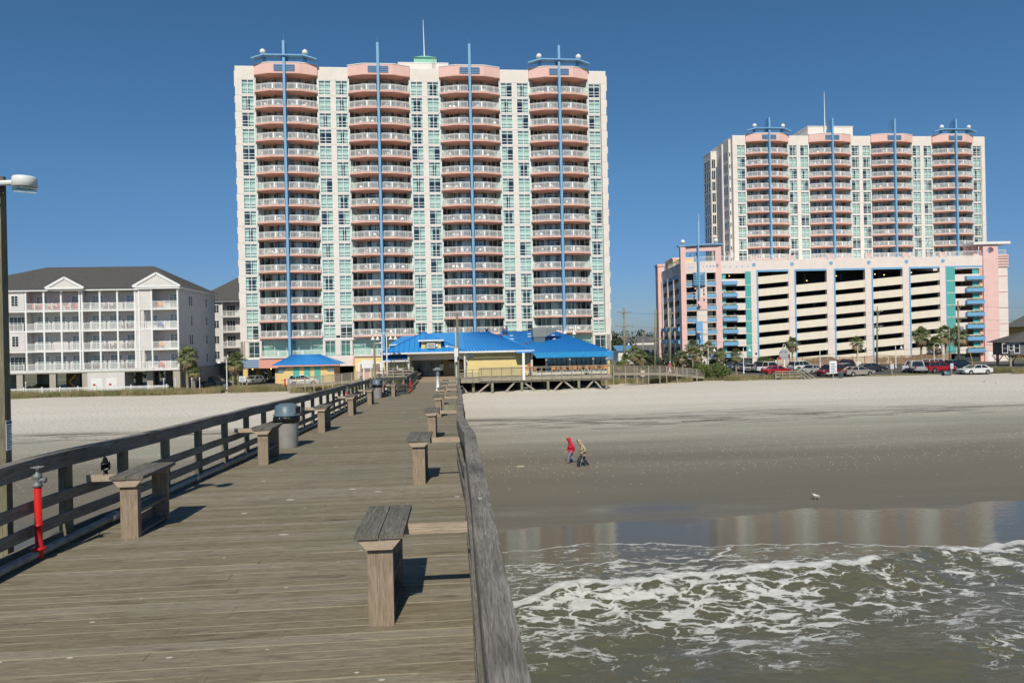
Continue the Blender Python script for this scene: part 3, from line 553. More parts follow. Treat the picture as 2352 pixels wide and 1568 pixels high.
# trash cans with dome lids
def dome_can():
    t = thing('trash_can', '', 'trash can'); g = MB(); g.lathe([(.245, .0), (.25, .02), (.275, .62), (.285, .75)], 28); g.build('bin', 'bin', t, True)
    g = MB(); n = 40; vs = []; prof = [(.290, .79, .0), (.312, .74, .008), (.318, .69, .016), (.308, .64, .014), (.286, .615, .008)]; rr = random.Random(3)
    ph = [rr.uniform(0, 6) for _ in range(6)]
    for r_, z, a in prof:
        for k in range(n):
            an = 2*math.pi*k/n; q = a*(math.sin(7*an+ph[0])+math.sin(11*an+ph[1])*.8+math.sin(17*an+ph[2])*.5); vs.append(((r_+q)*math.cos(an), (r_+q)*math.sin(an), z+q*.9))
    g.add(vs, [(i*n+k, i*n+(k+1) % n, (i+1)*n+(k+1) % n, (i+1)*n+k) for i in range(len(prof)-1) for k in range(n)]); g.build('bin_liner', 'bag', t, True)
    g = MB(); g.lathe([(.315, .775), (.325, .79), (.318, .81), (.285, .825), (.278, .99), (.25, 1.03), (.16, 1.065), (.05, 1.072)], 32); l = g.build('lid', 'binlid', t, True)
    g = MB(); g.box(.13, .292, -.15, .15, .835, .995, 0); g.box(.293, .299, -.125, .125, .85, .98, 1); g.build('flap', ['binlid', 'bumper'], l)
    return t
dc = dome_can(); place(dc, 'nearest grey trash can with blue-grey dome lid and black liner, by the left railing', (-4.13, 17.4, dz(17.4)), R(-12), 'dome-lid trash cans')
place(dc, 'far grey trash can with dome lid where the pier narrows', (-4.45, 40.0, dz(40)), R(-30), 'dome-lid trash cans')

# lamp post on the left, far pole and lamp poles
q_ = ray(20, 700); yp = -4.76*q_[1]/q_[0]-.10; xr = -4.76
t = thing('lamp_post', 'square wooden lamp post at the left edge with round white lamp head and small sign', 'lamp post', (xr-.07, yp+.05, dz(7)-.6))
zt = at(10, 403, yp)[2]-(dz(7)-.6)
g = MB(); g.box(-.07, .07, -.05, .05, 0, zt-.12); g.build('post', 'wZ', t)
g = MB(); g.box(-.30, .13, -.09, -.051, zt-.20, zt-.02); g.build('crossboard', 'wX', t)
ax = at(38, 420, 7.2); zl = zt-.155
g = MB(); g.tube([(.06, -.14, zl+.05), (.27, -.14, zl+.06)], .028, 8); g.tube([(.10, -.14, zl+.04), (.10, -.14, zl-.07), (.04, -.12, zl-.10)], .014, 6); g.build('arm', 'rail', t)
g = MB(); g.lathe([(.10, .0), (.118, .01), (.113, .10), (.105, .115), (.02, .12)], 20, (.37, -.14, zl)); h = g.build('lamp_head', 'white', t, True)
g = MB(); g.lathe([(.108, -.035), (.112, -.002), (.05, -.001)], 20, (.37, -.14, zl)); g.build('lens', 'clear', h, True)
zs = at(15, 985, yp)[2]-(dz(7)-.6); zs2 = at(15, 1035, yp)[2]-(dz(7)-.6)
zs = at(15, 966, yp)[2]-(dz(7)-.6); g = MB(); g.box(.071, .076, -.045, .045, zs2, zs, 0)
for i in range(9): g.box(.077, .078, -.045, .045-.02*(i % 3), zs-.06-.028*i-.008, zs-.06-.028*i, 1)
g.box(.077, .078, -.05, .05, zs-.035, zs-.012, 1); g.build('sign', ['signw', 'signtxt'], t)

def wpole(label, x, y, zb, zt, r, lamp=None, cat='pole', lean=0):
    t = thing('wooden_pole', label, cat, (x, y, zb)); H = zt-zb
    g = MB(); g.tube([(0, 0, 0), (lean*H, 0, H)], [r, r*.85], 10); g.build('pole', 'pile', t)
    if lamp:
        s = lamp; g = MB(); g.tube([(lean*H, -.05, H-.25), (lean*H+s*.55, -.05, H-.18)], .03, 6); g.build('arm', 'rail', t)
        g = MB(); g.lathe([(.03, .16), (.17, .13), (.19, 0)][::-1], 14, (lean*H+s*.7, -.05, H-.24)); g.build('lamp_head', 'white', t, True)
    return t
pt = at(1041, 718, 43); t = wpole('tall bare wooden pole at the right railing carrying a white conduit and a small sign', .16, 43, dz(43)-1, pt[2], .085)
g = MB(); H = pt[2]-dz(43)+1; g.tube([(-.11, -.05, .6), (-.11, -.05, H-.9)], .022, 6); g.build('conduit', 'rail', t)
g = MB(); g.box(-.13, .07, -.105, -.098, 1.15, 1.75, 0)
for i in range(8): g.box(-.10, .04-.03*(i % 3), -.107, -.1055, 1.24+.055*i, 1.26+.055*i, 1)
g.build('sign', ['signw', 'signtxt'], t)
g = MB(); g.box(-.22, .02, -.3, -.1, 3.25, 3.8, 0); g.box(-.2, -.05, -.28, -.12, 2.95, 3.25, 0); g.build('junction_box', 'white', t)
a = fx(1386, 1280, 70); wpole('wooden lamp pole standing left of the entrance beside the golf cart platform', a[0], 74, 2.2, fx(1386, 1280, 74)[2], .12, 1, 'lamp pole')
a = fx(1684, 1292, 68); wpole('slim leaning lamp pole at the right of the entrance ramp', .0, 68, dz(68), a[2], .06, -1, 'lamp pole', -.02)
t = thing('sign_board', 'blank white board on two posts left of the wooden lamp pole', 'sign', fx(1378, 1420, 78)); t.location.z = .8
g = MB(); g.box(-.6, .6, 0, .05, 3.0, 3.9); g.build('board', 'signw', t)
for x in (-.45, .35): g = MB(); g.box(x, x+.12, .06, .16, 0, 3.6); g.build('post', 'white', t)

# coin binoculars
t = thing('coin_binoculars', 'grey coin-operated binoculars on a white pedestal at the ramp', 'binocular viewer', (-1.22, 47.5, dz(47.5)))
g = MB(); g.lathe([(.20, 0), (.20, .05), (.10, .07), (.09, 1.0), (.12, 1.03)], 16); g.build('pedestal', 'white', t, True)
g = MB(); g.lathe([(.10, 1.0), (.13, 1.1), (.16, 1.2), (.13, 1.26)], 14); g.build('yoke', 'galv', t, True)
g = MB(); g.ball((0, 0, 1.42), (.26, .17, .17), 18); g.tube([(-.13, -.12, 1.42), (-.13, -.30, 1.43)], .06, 12); g.tube([(.13, -.12, 1.42), (.13, -.30, 1.43)], .06, 12); g.tube([(-.3, 0, 1.42), (.3, 0, 1.42)], .07, 10); g.build('binocular_head', 'galv', t, True)
g = MB(); g.box(-.05, .05, -.2, -.16, 1.45, 1.56); g.build('coin_slot', 'metal', t)
# ------------------------------------------------ balcony towers
PITCH = 2.8; ZT = 49.93   # top balcony floor
def balcony_meshes():
    out = [(-5.28, 0), (-5.28, -.3), (-2.5, -1.25), (2.5, -1.25), (5.28, -.3), (5.28, 0), (5.28, 1.9), (-5.28, 1.9)]
    s = MB(); s.prism(out, -.27, 0); slab = s.mesh('balcony', 'salmon')
    rails = []
    for sg in (-1, 1):
        g = MB(); P = [(sg*.42, -1.18), (sg*2.47, -1.18), (sg*5.15, -.26)]
        def line(z, w, h):
            for a, b_ in zip(P[:-1], P[1:]): g.beam((*a, z), (*b_, z), w, h)
        line(1.05, .06, .06); line(.90, .03, .035); line(.10, .04, .04)
        L1 = math.dist(P[0], P[1]); L2 = math.dist(P[1], P[2]); n = int((L1+L2)/.125)
        for i in range(n+1):
            s_ = (L1+L2)*i/n
            a, b_, f = (P[0], P[1], s_/L1) if s_ <= L1 else (P[1], P[2], (s_-L1)/L2)
            x = a[0]+(b_[0]-a[0])*f; y = a[1]+(b_[1]-a[1])*f; w_ = .032 if i % 10 == 0 or i == n else .017
            g.add([(x-w_,y-w_,.0),(x+w_,y-w_,.0),(x+w_,y+w_,.0),(x-w_,y+w_,.0),(x-w_,y-w_,1.03),(x+w_,y-w_,1.03),(x+w_,y+w_,1.03),(x-w_,y+w_,1.03)], [(0,1,5,4),(1,2,6,5),(2,3,7,6),(3,0,4,7)])
        g.box(sg*2.0-.13, sg*2.0+.13, -1.2, -1.16, .08, 1.02)
        rails.append(g.mesh('railing', 'rail'))
    doors = []
    H = 2.52
    for var in range(5):
        rr = random.Random(100+var)
        Z = [(-5.2, .15), (-3.6, 1.7), (-2.05, .95), (2.05, .95), (3.6, 1.7), (5.2, .15)]; fr = MB(); gl = MB(); cu = MB()
        for i, (a, b_) in enumerate(zip(Z[:-1], Z[1:])):
            A = Vector((*a, 0)); B = Vector((*b_, 0)); L = (B-A).length; d = (B-A)/L; nrm = Vector((-d.y, d.x, 0))
            if nrm.y < 0: nrm = -nrm
            k = 4 if i == 2 else 2
            for j in range(k+1):
                p = A+d*L*j/k; w_ = .09 if j in (0, k) else .045; fr.beam(p, p+Vector((0,0,H)), w_*1.6, w_)
            for z in ([.05, H-.05, H-.45] if i == 2 else [.04, H-.04]): fr.beam(A+Vector((0,0,z)), B+Vector((0,0,z)), .06, .08)
            if i == 2: fr.box(-.12, .12, .9, 1.05, 0, H)
            q = nrm*.03; gl.poly([A+q, B+q, B+q+Vector((0,0,H)), A+q+Vector((0,0,H))])
            for j in range(k):
                if rr.random() < (.62 if i != 2 else .85):
                    c0 = A+d*L*j/k+nrm*.22; c1 = A+d*L*(j+1)/k+nrm*.22
                    if rr.random() < .4: c1 = c0+(c1-c0)*rr.uniform(.3, .7)
                    m_ = 14; vs = []
                    for e in range(m_+1):
                        p = c0+(c1-c0)*e/m_+nrm*(.05 if e % 2 else -.02); vs += [p+Vector((0,0,.04)), p+Vector((0,0,H-.06))]
                    cu.add(vs, [(2*e, 2*e+2, 2*e+3, 2*e+1) for e in range(m_)])
        doors.append((fr.mesh('sliding_doors', 'frame'), gl.mesh('glass', 'glass'), cu.mesh('curtains', 'curtain')))
    return slab, rails, doors
def window_meshes():
    W, T, B = 2.02, 2.42, 0.0; res = []
    fr = MB()
    for x in (0, W/2, W): fr.box(x-.045, x+.045, -.03, .06, B, T)
    for z in (B, .50, 1.0, T-.46, T): fr.box(.046 if z else -.045, W-.046 if z else W+.045, -.035 if z in (B, T) else -.025, .05, z-.04, z+.04)
    frm = fr.mesh('window', 'frame')
    gm = MB().poly([(0,.02,B),(W,.02,B),(W,.02,T),(0,.02,T)]).mesh('glass', 'glass')
    for spans in ([(0, W)], [(0, .9)], [(W-.85, W)], [(0, .45), (W-.4, W)], [], [(0, .7), (W-.75, W)]):
        cu = MB()
        for a, b_ in spans:
            m_ = max(4, int((b_-a)*9)); vs = []
            for e in range(m_+1): y = .25+(.07 if e % 2 else 0); x = a+(b_-a)*e/m_; vs += [(x, y, B+.02), (x, y, T)]
            cu.add(vs, [(2*e, 2*e+2, 2*e+3, 2*e+1) for e in range(m_)])
        if not spans: cu.box(0, W, .3, .32, T-.5, T)
        res.append(cu.mesh('curtain', 'curtain'))
    return frm, gm, res
BM = balcony_meshes(); WM = window_meshes()
M['cap'] = mat('white_coping', (.80, .79, .76), .6, var=.04)
def chair_mesh():
    g = MB()
    for x in (-.22, .22):
        for y in (-.2, .22): g.tube([(x*.9, y*.9, .42), (x*1.1, y*1.1, 0)], [.028, .02], 5)
        g.tube([(x*1.12, -.2, .40), (x*1.12, -.22, .62), (x*1.12, .2, .66)], .025, 5)
    g.box(-.23, .23, -.22, .22, .40, .44)
    vs = []
    for i in range(9):
        a = math.pi*(i/8); vs += [(-.25*math.cos(a), .24+.05*math.sin(a), .46), (-.25*math.cos(a)*.92, .33+.05*math.sin(a), .62+.26*math.sin(a))]
    g.add(vs, [(2*i, 2*i+2, 2*i+3, 2*i+1) for i in range(8)]); return g.mesh('plastic_chair', 'plastic')
def table_mesh():
    g = MB(); g.lathe([(.05, .50), (.28, .52), (.28, .55), (.05, .56)], 12)
    for a in range(4): g.tube([(.16*math.cos(a*1.57+.8), .16*math.sin(a*1.57+.8), .5), (.26*math.cos(a*1.57+.8), .26*math.sin(a*1.57+.8), 0)], .02, 5)
    return g.mesh('plastic_table', 'plastic')
CH = chair_mesh(); CH2 = CH.copy(); CH2.materials.clear(); CH2.materials.append(M['lattice']); M['pinkpl'] = mat('pink_resin', (.7, .33, .26), .5); CH3 = CH.copy(); CH3.materials.clear(); CH3.materials.append(M['pinkpl']); TB = table_mesh()
def tower(name_label, loc, rz, tid, nfl, zbot, chair_individual, Dp=18):
    rr = random.Random(tid); T = thing('apartment_tower', name_label, 'tower', loc, rz)
    Wd = 64.2; ctr = [8.5+15.7*i for i in range(4)]; top = 54.1; zlo = zbot
    g = MB()
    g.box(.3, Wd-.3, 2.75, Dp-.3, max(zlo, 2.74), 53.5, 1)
    g.box(.3, Wd-.3, 2.8, Dp-.2, max(zlo, 2.6), 53.6, 0)
    edges = [(0, 3.2)]+[(c+5.31, c+15.7-5.31) for c in ctr[:3]]+[(ctr[3]+5.31, Wd)]
    wins = []
    for i, (a, b_) in enumerate(edges):
        g.box(a, b_, -.02, 2.7, ZT+2.02, top, 0)
        if i == 0: g.box(0, 1.0, 0, 2.7, max(zlo, 4.6), ZT+2.02); g.box(3.12, 3.2, 0, 2.7, max(zlo, 8), ZT+2.02, 2); xs = [1.05]
        elif i == 4: g.box(b_-.95, b_, 0, 2.7, max(zlo, 4.6), ZT+2.02); g.box(a, a+.08, 0, 2.7, max(zlo, 8), ZT+2.02, 2); xs = [a+.12]
        else:
            mid = (a+b_)/2; g.box(mid-.38, mid+.38, 0, 2.7, max(zlo, 8), ZT+2.02); g.box(a, a+.08, 0, 2.7, max(zlo, 8), ZT+2.02, 2); g.box(b_-.08, b_, 0, 2.7, max(zlo, 8), ZT+2.02, 2); xs = [a+.12, mid+.42]
        for x in xs:
            for k in range(nfl):
                zb = ZT-PITCH*k-.46; g.box(x-.03, x+2.06, .0, 2.7, zb-.34, zb-.04, 0); wins.append((x, zb))
    # sides and back
    g.box(0, .35, 2.71, Dp, zlo, top, 0); g.box(Wd-.35, Wd, 2.71, Dp, zlo, top, 0); g.box(.351, Wd-.351, Dp-.1, Dp+.3, zlo, top, 0)
    for c in ctr: g.box(c-5.29, c+5.29, 2.0, 2.7, ZT+2.55, top, 0)
    g.box(0, Wd, 0, Dp, top+.003, top+.12, 3)
    g.build('wall', ['cream', 'dark', 'frame', 'cap'], T)
    # panel joints between floors
    g = MB()
    for k in range(nfl):
        z = ZT-PITCH*k-.66
        for a, b_ in edges: g.box(a, b_, -.026, -.021, z, z+.03)
    g.build('panel_joints', 'trim', T)
    # windows
    wins.sort(key=lambda q: q[1]); n = 0; rest = MB(); order = wins if nfl < 12 else wins
    for i, (x, zb) in enumerate(order):
        v = rr.choice([0, 0, 1, 2, 1, 2, 3, 0, 5, 0, 0, 5, 3, 4, 0])
        if i < 100:
            w_ = link('window', WM[0], T, (x, .04, zb)); link('glass', WM[1], w_); link('curtain', WM[2][v], w_)
        else:
            for me_, k in ((WM[0], 0), (WM[1], 1), (WM[2][v], 2)):
                rest.add([(p.co.x+x, p.co.y+.04, p.co.z+zb) for p in me_.vertices], [tuple(f.vertices) for f in me_.polygons], k)
    if rest.v: tag(rest.build('window', ['frame', 'glass', 'curtain'], T), kind='stuff')
    # balconies
    bn = ['first', 'second', 'third', 'fourth']; chairs = 0; loose = MB()
    for ci, c in enumerate(ctr):
        for k in range(nfl):
            z = ZT-PITCH*k; b = link('balcony', BM[0], T, (c, 0, z))
            link('railing', BM[1][0], b); link('railing', BM[1][1], b); d = rr.choice(BM[2]); sd = link('sliding_doors', d[0], b)
            if rr.random() < .5: sd.scale.x = -1
            link('glass', d[1], b).scale.x = sd.scale.x; link('curtains', d[2], b).scale.x = sd.scale.x
            slots = [-4.3, -3.5, -2.8, -2.0, -1.2, 1.2, 2.0, 2.8, 3.5, 4.3]; rr.shuffle(slots); npos = sorted(slots[:rr.choice([2, 3, 4, 5, 5, 6])])
            for j, x in enumerate(npos):
                y = (-.45 if abs(x) < 2.6 else .15)+rr.uniform(-.15, .15); ang = rr.uniform(-.9, .9)+(math.pi if rr.random() < .45 else 0)
                if chair_individual and chairs < 296 and rr.random() < .97:
                    P = T.matrix_basis if False else Matrix.Translation(loc) @ Matrix.Rotation(rz, 4, 'Z'); p = P @ Vector((c+x, y, z))
                    cc = 'tan' if rr.random() < .05 else 'salmon-pink' if rr.random() < .05 else 'white'; o = link('plastic_chair', CH if cc == 'white' else CH2 if cc == 'tan' else CH3, None, p, rz+ang); chairs += 1
                    side = ['first', 'second', 'third', 'fourth', 'fifth', 'sixth'][j]
                    tag(o, cc+' plastic chair, %s from left, central tower, %s balcony column, %s balcony%s' % (side, bn[ci], ORD[k], ' down' if 0 < k < 15 else ''), 'chair', 'white plastic chairs on the balconies')
                else:
                    Mx = Matrix.Translation(loc) @ Matrix.Rotation(rz, 4, 'Z') @ Matrix.Translation((c+x, y, z)) @ Matrix.Rotation(ang, 4, 'Z')
                    loose.X = Mx; loose.add([v.co for v in CH.vertices], [tuple(f.vertices) for f in CH.polygons]); loose.X = None
            if rr.random() < .7:
                x = rr.choice([-3.1, -1.6, 1.6, 3.1]); loose.X = Matrix.Translation(loc) @ Matrix.Rotation(rz, 4, 'Z') @ Matrix.Translation((c+x, -.2, z)); loose.add([v.co for v in TB.vertices], [tuple(f.vertices) for f in TB.polygons]); loose.X = None
        # pink crown over the balcony column
        out = [(c-5.29, 0), (c-5.29, -.3), (c-2.5, -1.25), (c+2.5, -1.25), (c+5.29, -.3), (c+5.29, 0), (c+5.29, 1.95), (c-5.29, 1.95)]
        g = MB(); g.prism(out, 52.75, 54.4, 0); out2 = [(x+(.05 if x > c else -.05), y-.05) for x, y in out]; g.prism(out2, 54.403, 54.53, 1); g.prism(out, 52.6, 52.747, 2); g.build('crown', ['pink', 'cap', 'salmon'], T)
        g = MB()
        for zz in (53.0, 53.3, 53.6, 53.9): g.box(c-1.75, c-.25, -1.37, -1.26, zz, zz+.16); g.box(c+.25, c+1.75, -1.37, -1.26, zz, zz+.16)
        g.build('louvers', 'louver', T)
        g = MB(); g.box(c-.2, c+.2, -1.62, -1.25, zlo if zlo > 5 else 2.2, 58.0); zf = zlo if zlo > 5 else 2.7
        g.box(c-.199, c+.199, -1.249, .93, zf, 52.59)
        n_ = 14; z0 = 54.54
        g.add([(c-.13, -1.249, z0), (c-.13, 1.6, z0), (c-.13, .2, 58.0), (c-.13, -1.249, 58.0), (c+.13, -1.249, z0), (c+.13, 1.6, z0), (c+.13, .2, 58.0), (c+.13, -1.249, 58.0)], [(0,1,2,3),(7,6,5,4),(0,4,5,1),(1,5,6,2),(2,6,7,3)])
        for k in range(nfl+1): g.box(c-.205, c+.205, -1.625, -1.618, ZT-PITCH*k-.3, ZT-PITCH*k-.27, 1)
        g.tube([(c, -1.3, 58), (c, -1.3, 59.2)], .02, 5, 1)
        g.build('spine', ['blue', 'louver'], T)
        if ci in (0, 3):
            g = MB(); w_ = 5.45
            V_ = [(x, y, z) for z0_ in (0, .2) for x, y, z in ((c-w_, -1.4, 54.95+z0_), (c-3.3, -1.9, 55.4+z0_), (c+3.3, -1.9, 55.4+z0_), (c+w_, -1.4, 54.95+z0_), (c+w_, -.3, 54.95+z0_), (c+3.3, -.3, 55.4+z0_), (c-3.3, -.3, 55.4+z0_), (c-w_, -.3, 54.95+z0_))]
            g.add(V_, [(0,7,6,1),(1,6,5,2),(2,5,4,3),(8,9,14,15),(9,10,13,14),(10,11,12,13),(0,1,9,8),(1,2,10,9),(2,3,11,10),(3,4,12,11),(4,5,13,12),(5,6,14,13),(6,7,15,14),(7,0,8,15)])
            for x in (-3.4, 3.4): g.box(c+x-.25, c+x+.25, -1.0, -.5, 54.52, 55.35)
            g.box(c-.5, c+.5, -.7, -.35, 54.5, 55.4)
            g.build('roof_canopy', 'blue', T)
            for x in (-3.5, 3.5):
                g = MB(); g.ball((c+x, -1.2, 56.15), .5, 20); g.tube([(c+x, -1.2, 56.6), (c+x, -1.2, 56.8)], .03, 5); q = g.build('globe_lamp', 'globe', T, True)
                MB().tube([(c+x, -1.2, 55.45), (c+x, -1.2, 55.75)], .08, 8).build('stem', 'rust', q)
    if loose.v: tag(loose.build('plastic_furniture', 'plastic'), 'white plastic chairs and tables spread over the balconies of the %s' % ('central tower' if tid == 1 else 'far right tower'), 'furniture', kind='stuff')
    return T
def side_bits(T, xs_, sg, nfl):
    g = MB()
    for k in range(nfl):
        z = ZT-PITCH*k; g.box(min(xs_, xs_+sg*.36), max(xs_, xs_+sg*.36), .9, 3.2, z-1.75, z-.55)
        g.box(min(xs_, xs_+sg*.26), max(xs_, xs_+sg*.26), 1.0, 3.1, z-.549, z+1.04, 1)
        g.box(min(xs_+sg*.06, xs_+sg*.25), max(xs_+sg*.06, xs_+sg*.25), .97, .995, z-.5, z+.6, 2)
    g.box(min(xs_, xs_+sg*.38), max(xs_, xs_+sg*.38), .85, 3.3, ZT+1.05, 53.7)
    g.build('corner_oriel', ['cream', 'frame', 'glass'], T)
T1 = tower('tall cream and pink oceanfront tower with four blue spines and balcony columns, in the centre', (-36.4, 122, 0), R(.6), 1, 16, 2.6, True)
side_bits(T1, 0, -1, 16); side_bits(T1, 64.2, 1, 16)
# penthouse, lantern and mast
g = MB(); g.box(27.2, 36.3, 6, 14, 54.1, 57.5, 0); g.box(27.15, 36.35, 5.95, 14.05, 57.5, 57.65, 1); g.build('penthouse', ['cream', 'cap'], T1)
g = MB(); g.box(30.0, 34.2, 7, 11.5, 57.6, 58.9); g.add([(29.8,6.8,58.9),(34.4,6.8,58.9),(34.4,11.7,58.9),(29.8,11.7,58.9),(31.4,9,60.1),(32.6,9,60.1)], [(0,1,5,4),(1,2,5),(2,3,4,5),(3,0,4)]); g.build('lantern_roof', 'mint', T1)
MB().tube([(31.9, 9, 60), (31.8, 9, 66.8)], [.12, .04], 6).build('antenna_mast', 'rail', T1)
g = MB()
for x in (33.4, 33.9): g.tube([(x, 5.85, 54.2), (x, 5.85, 58.6)], .035, 5)
for i in range(12): g.tube([(33.4, 5.85, 54.5+.33*i), (33.9, 5.85, 54.5+.33*i)], .025, 4)
g.build('ladder', 'metal', T1)
# podium of the central tower
g = MB(); zc = 7.25
g.box(0, 64.2, .02, 2.7, zc, 7.66, 0); g.box(0, 64.2, 2.3, 2.7, 4.55, zc, 1)
for x in [0, 1.0, 3.15, 13.75, 18.4, 29.2, 34.1, 45, 49.7, 60.9, 63.4]: g.box(x, x+(.75 if x in (0, 63.4) else .35), 0, 2.6, 4.6, zc-.003, 0)
for x in (15.9, 31.5, 47.2): g.box(x, x+.85, -.01, 2.6, 4.61, 7.4, 0)
g.box(0, 64.2, 0, 3.6, 4.3, 4.55, 0)
g.build('podium_floor', ['cream', 'dark'], T1)
g = MB()
for a, b_ in ((3.5, 13.7), (18.8, 29.1), (34.5, 44.9), (50.1, 60.8)):
    for i in range(6): x = a+(b_-a)*i/5; g.box(x-.035, x+.035, .42, .5, 4.6, zc)
    g.box(a, b_, .43, .49, 6.35, 6.42)
for a, b_ in ((1.35, 3.15), (14.1, 15.85), (16.8, 18.4), (29.6, 31.5), (32.4, 34.1), (45.4, 47.2), (48.1, 49.7), (61.3, 63.3)):
    for x in (a+.03, (a+b_)/2, b_-.03): g.box(x-.035, x+.035, .1, .18, 4.6, zc)
    for z in (5.1, 6.5): g.box(a, b_, .11, .17, z-.03, z+.03)
g.build('window_frames', 'frame', T1)
g = MB(); g.box(3.5, 60.8, .46, .465, 4.6, zc)
for a, b_ in ((1.35, 3.15), (14.1, 15.85), (16.8, 18.4), (29.6, 31.5), (32.4, 34.1), (45.4, 47.2), (48.1, 49.7), (61.3, 63.3)): g.box(a, b_, .14, .145, 4.6, zc)
g.build('glass', 'glass', T1)
g = MB(); g.box(3.6, 60.8, .9, .92, 4.6, zc); g.build('curtains', 'curtain', T1)
for c in (8.5, 24.2, 39.9, 55.6):
    MB().box(c-5.1, c+5.1, -1.1, 0, 4.32, 4.5).build('podium_ledge', 'cream', T1)
    b = link('railing', BM[1][0], T1, (c, .15, 4.52)); b = link('railing', BM[1][1], T1, (c, .15, 4.52))
g = MB(); g.box(0, 64.2, -.05, 17.9, 2.74, 4.31, 0)
for c in (8.5, 24.2, 39.9, 55.6): g.box(c-5.3, c+5.3, -.9, -.051, 2.7, 4.318, 1)
g.build('transfer_beam', ['cream', 'coral'], T1)
g = MB()
for i in range(4): g.box(-.35, 3.2, -.12, -.052, 2.85+i*.36, 3.08+i*.36); g.box(61, 64.6, -.12, -.052, 2.85+i*.36, 3.08+i*.36)
for i in range(2): g.box(10.2, 13, -1.0, -.905, 3.5+i*.4, 3.75+i*.4)
g.build('louvers', 'louver', T1)
for x in (.3, 5.6, 8.2, 13.4, 18.9, 29, 34.6, 45, 50, 60.4, 63.2):
    for y in (.1, 8, 16): MB().box(x, x+.75, y, y+.7, -.1, 2.74).build('column', 'yellowp', T1)
g = MB()
for x in (1.5, 4.6, 6.4, 7.4, 20, 24): g.ball((x, 1.5, 2.5), .12, 8)
M['lamp'] = mat('lit_lamp', (1, .6, .15), .5, emit=2.5); g.build('ceiling_lamps', 'lamp', T1)
MB().box(14, 64, 9, 9.3, -.1, 2.74).build('back_wall', 'dark', T1)

T2 = tower('second cream and pink balcony tower rising behind the parking garage on the right', (66.8, 161, 0), R(.4), 2, 10, .1, False, 15)
# stepped left flank of the right tower
g = MB()
g.box(-1.5, -.003, 10, 15, 0, 52.9, 0); g.box(-1.55, -.002, 9.95, 15.05, 52.9, 53.1, 1)
g.box(-.5, -.001, 1.2, 4.6, 0, 53.6, 0); g.box(-.8, -.001, 4.61, 5.4, 0, 53.4, 0)
for k in range(10):
    z = ZT-PITCH*k; g.box(-.53, -.502, 1.6, 4.2, z-.75, z+1.1, 2); g.box(-.56, -.535, 1.75, 4.05, z-.6, z+.95, 3)
    for y in (2.3, 2.9, 3.5): g.box(-.58, -.561, y-.04, y+.04, z-.6, z+.95, 2)
    g.box(-.42, -.12, 1.17, 1.198, z-.6, z+1.0, 2); g.box(-.38, -.16, 1.14, 1.168, z-.45, z+.5, 3)
    g.box(-1.53, -1.502, 10.5, 14.5, z-1.2, z+1.2, 3); g.box(-1.3, -.4, 9.92, 9.948, z-1.0, z+1.1, 3)
    for y in (10.5, 11.8, 13.1, 14.5): g.box(-1.56, -1.532, y-.05, y+.05, z-1.2, z+1.2, 2)
    for zz in (z-1.2, z-.4, z+1.2): g.box(-1.562, -1.533, 10.5, 14.5, zz-.05, zz+.05, 2)
    for x in (-1.3, -.85, -.4): g.box(x-.04, x+.04, 9.88, 9.918, z-1.0, z+1.1, 2)
g.build('side_wing', ['cream', 'cap', 'frame', 'carglass'], T2)
g = MB(); g.box(21.5, 33.2, 5, 13, 54.1, 57.9); g.box(21.4, 33.3, 4.9, 13.1, 57.9, 58.1); g.build('penthouse', 'cream', T2)
MB().tube([(25.6, 4.4, 54), (25.6, 4.4, 66.5)], [.16, .04], 6).build('antenna_mast', 'rail', T2)
# ------------------------------------------------ parking garage
gx = 37.5*math.cos(YAW)+150*math.sin(YAW); gy = -37.5*math.sin(YAW)+150*math.cos(YAW)
G = thing('parking_garage', 'eight-level parking garage in cream, pink, teal and blue with sloping openings', 'parking garage', (gx, gy, 0), -YAW)
M['gcream'] = streaked('garage_cream', (.80, .70, .64), (.6, .5, .44), amt=.2); M['gspan'] = streaked('garage_spandrel', (.80, .72, .59), (.6, .52, .4), amt=.22)
M['gpink'] = streaked('garage_pink', (.80, .54, .50), (.6, .4, .35), amt=.12)
bays = [(15.74, 22.3, 19.1, 17.5), (23.9, 30.55, 17.2, 15.6), (32.4, 38.8, 17.5, 15.9), (40.5, 46.9, 18.1, 16.4), (48.6, 54.9, 18.7, 17.1)]
g = MB(); xp = [14.2]+[q for b_ in bays for q in b_[:2]]+[56.5]
for i in range(0, len(xp), 2): g.box(xp[i], xp[i+1]-.35 if i else xp[i+1]-.35, 0, .9, -.3, 20.29, 0)
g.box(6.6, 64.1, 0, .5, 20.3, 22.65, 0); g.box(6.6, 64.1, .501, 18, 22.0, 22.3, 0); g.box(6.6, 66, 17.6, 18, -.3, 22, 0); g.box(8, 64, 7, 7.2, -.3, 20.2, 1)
g.box(7.9, 12.98, 0, .8, 19.95, 20.29, 0); g.box(58.15, 64.1, 0, .8, 19.95, 20.29, 0)
for k in range(8):
    zt = 18.75-2.6*k
    if k < 7:
        g.box(7.88, 12.97, .02, .3, zt-1.5, zt, 0); g.box(58.16, 63.4, .02, .3, zt-1.5, zt, 0)
    else: g.box(7.88, 8.4, .02, .3, -.3, zt, 0)
for x in (11.5, 19, 27, 35, 43.5, 51.5, 60): g.box(x, x+.5, 3.5, 4, -.2, 20.2, 1)
g.build('wall', ['gcream', 'dark'], G)
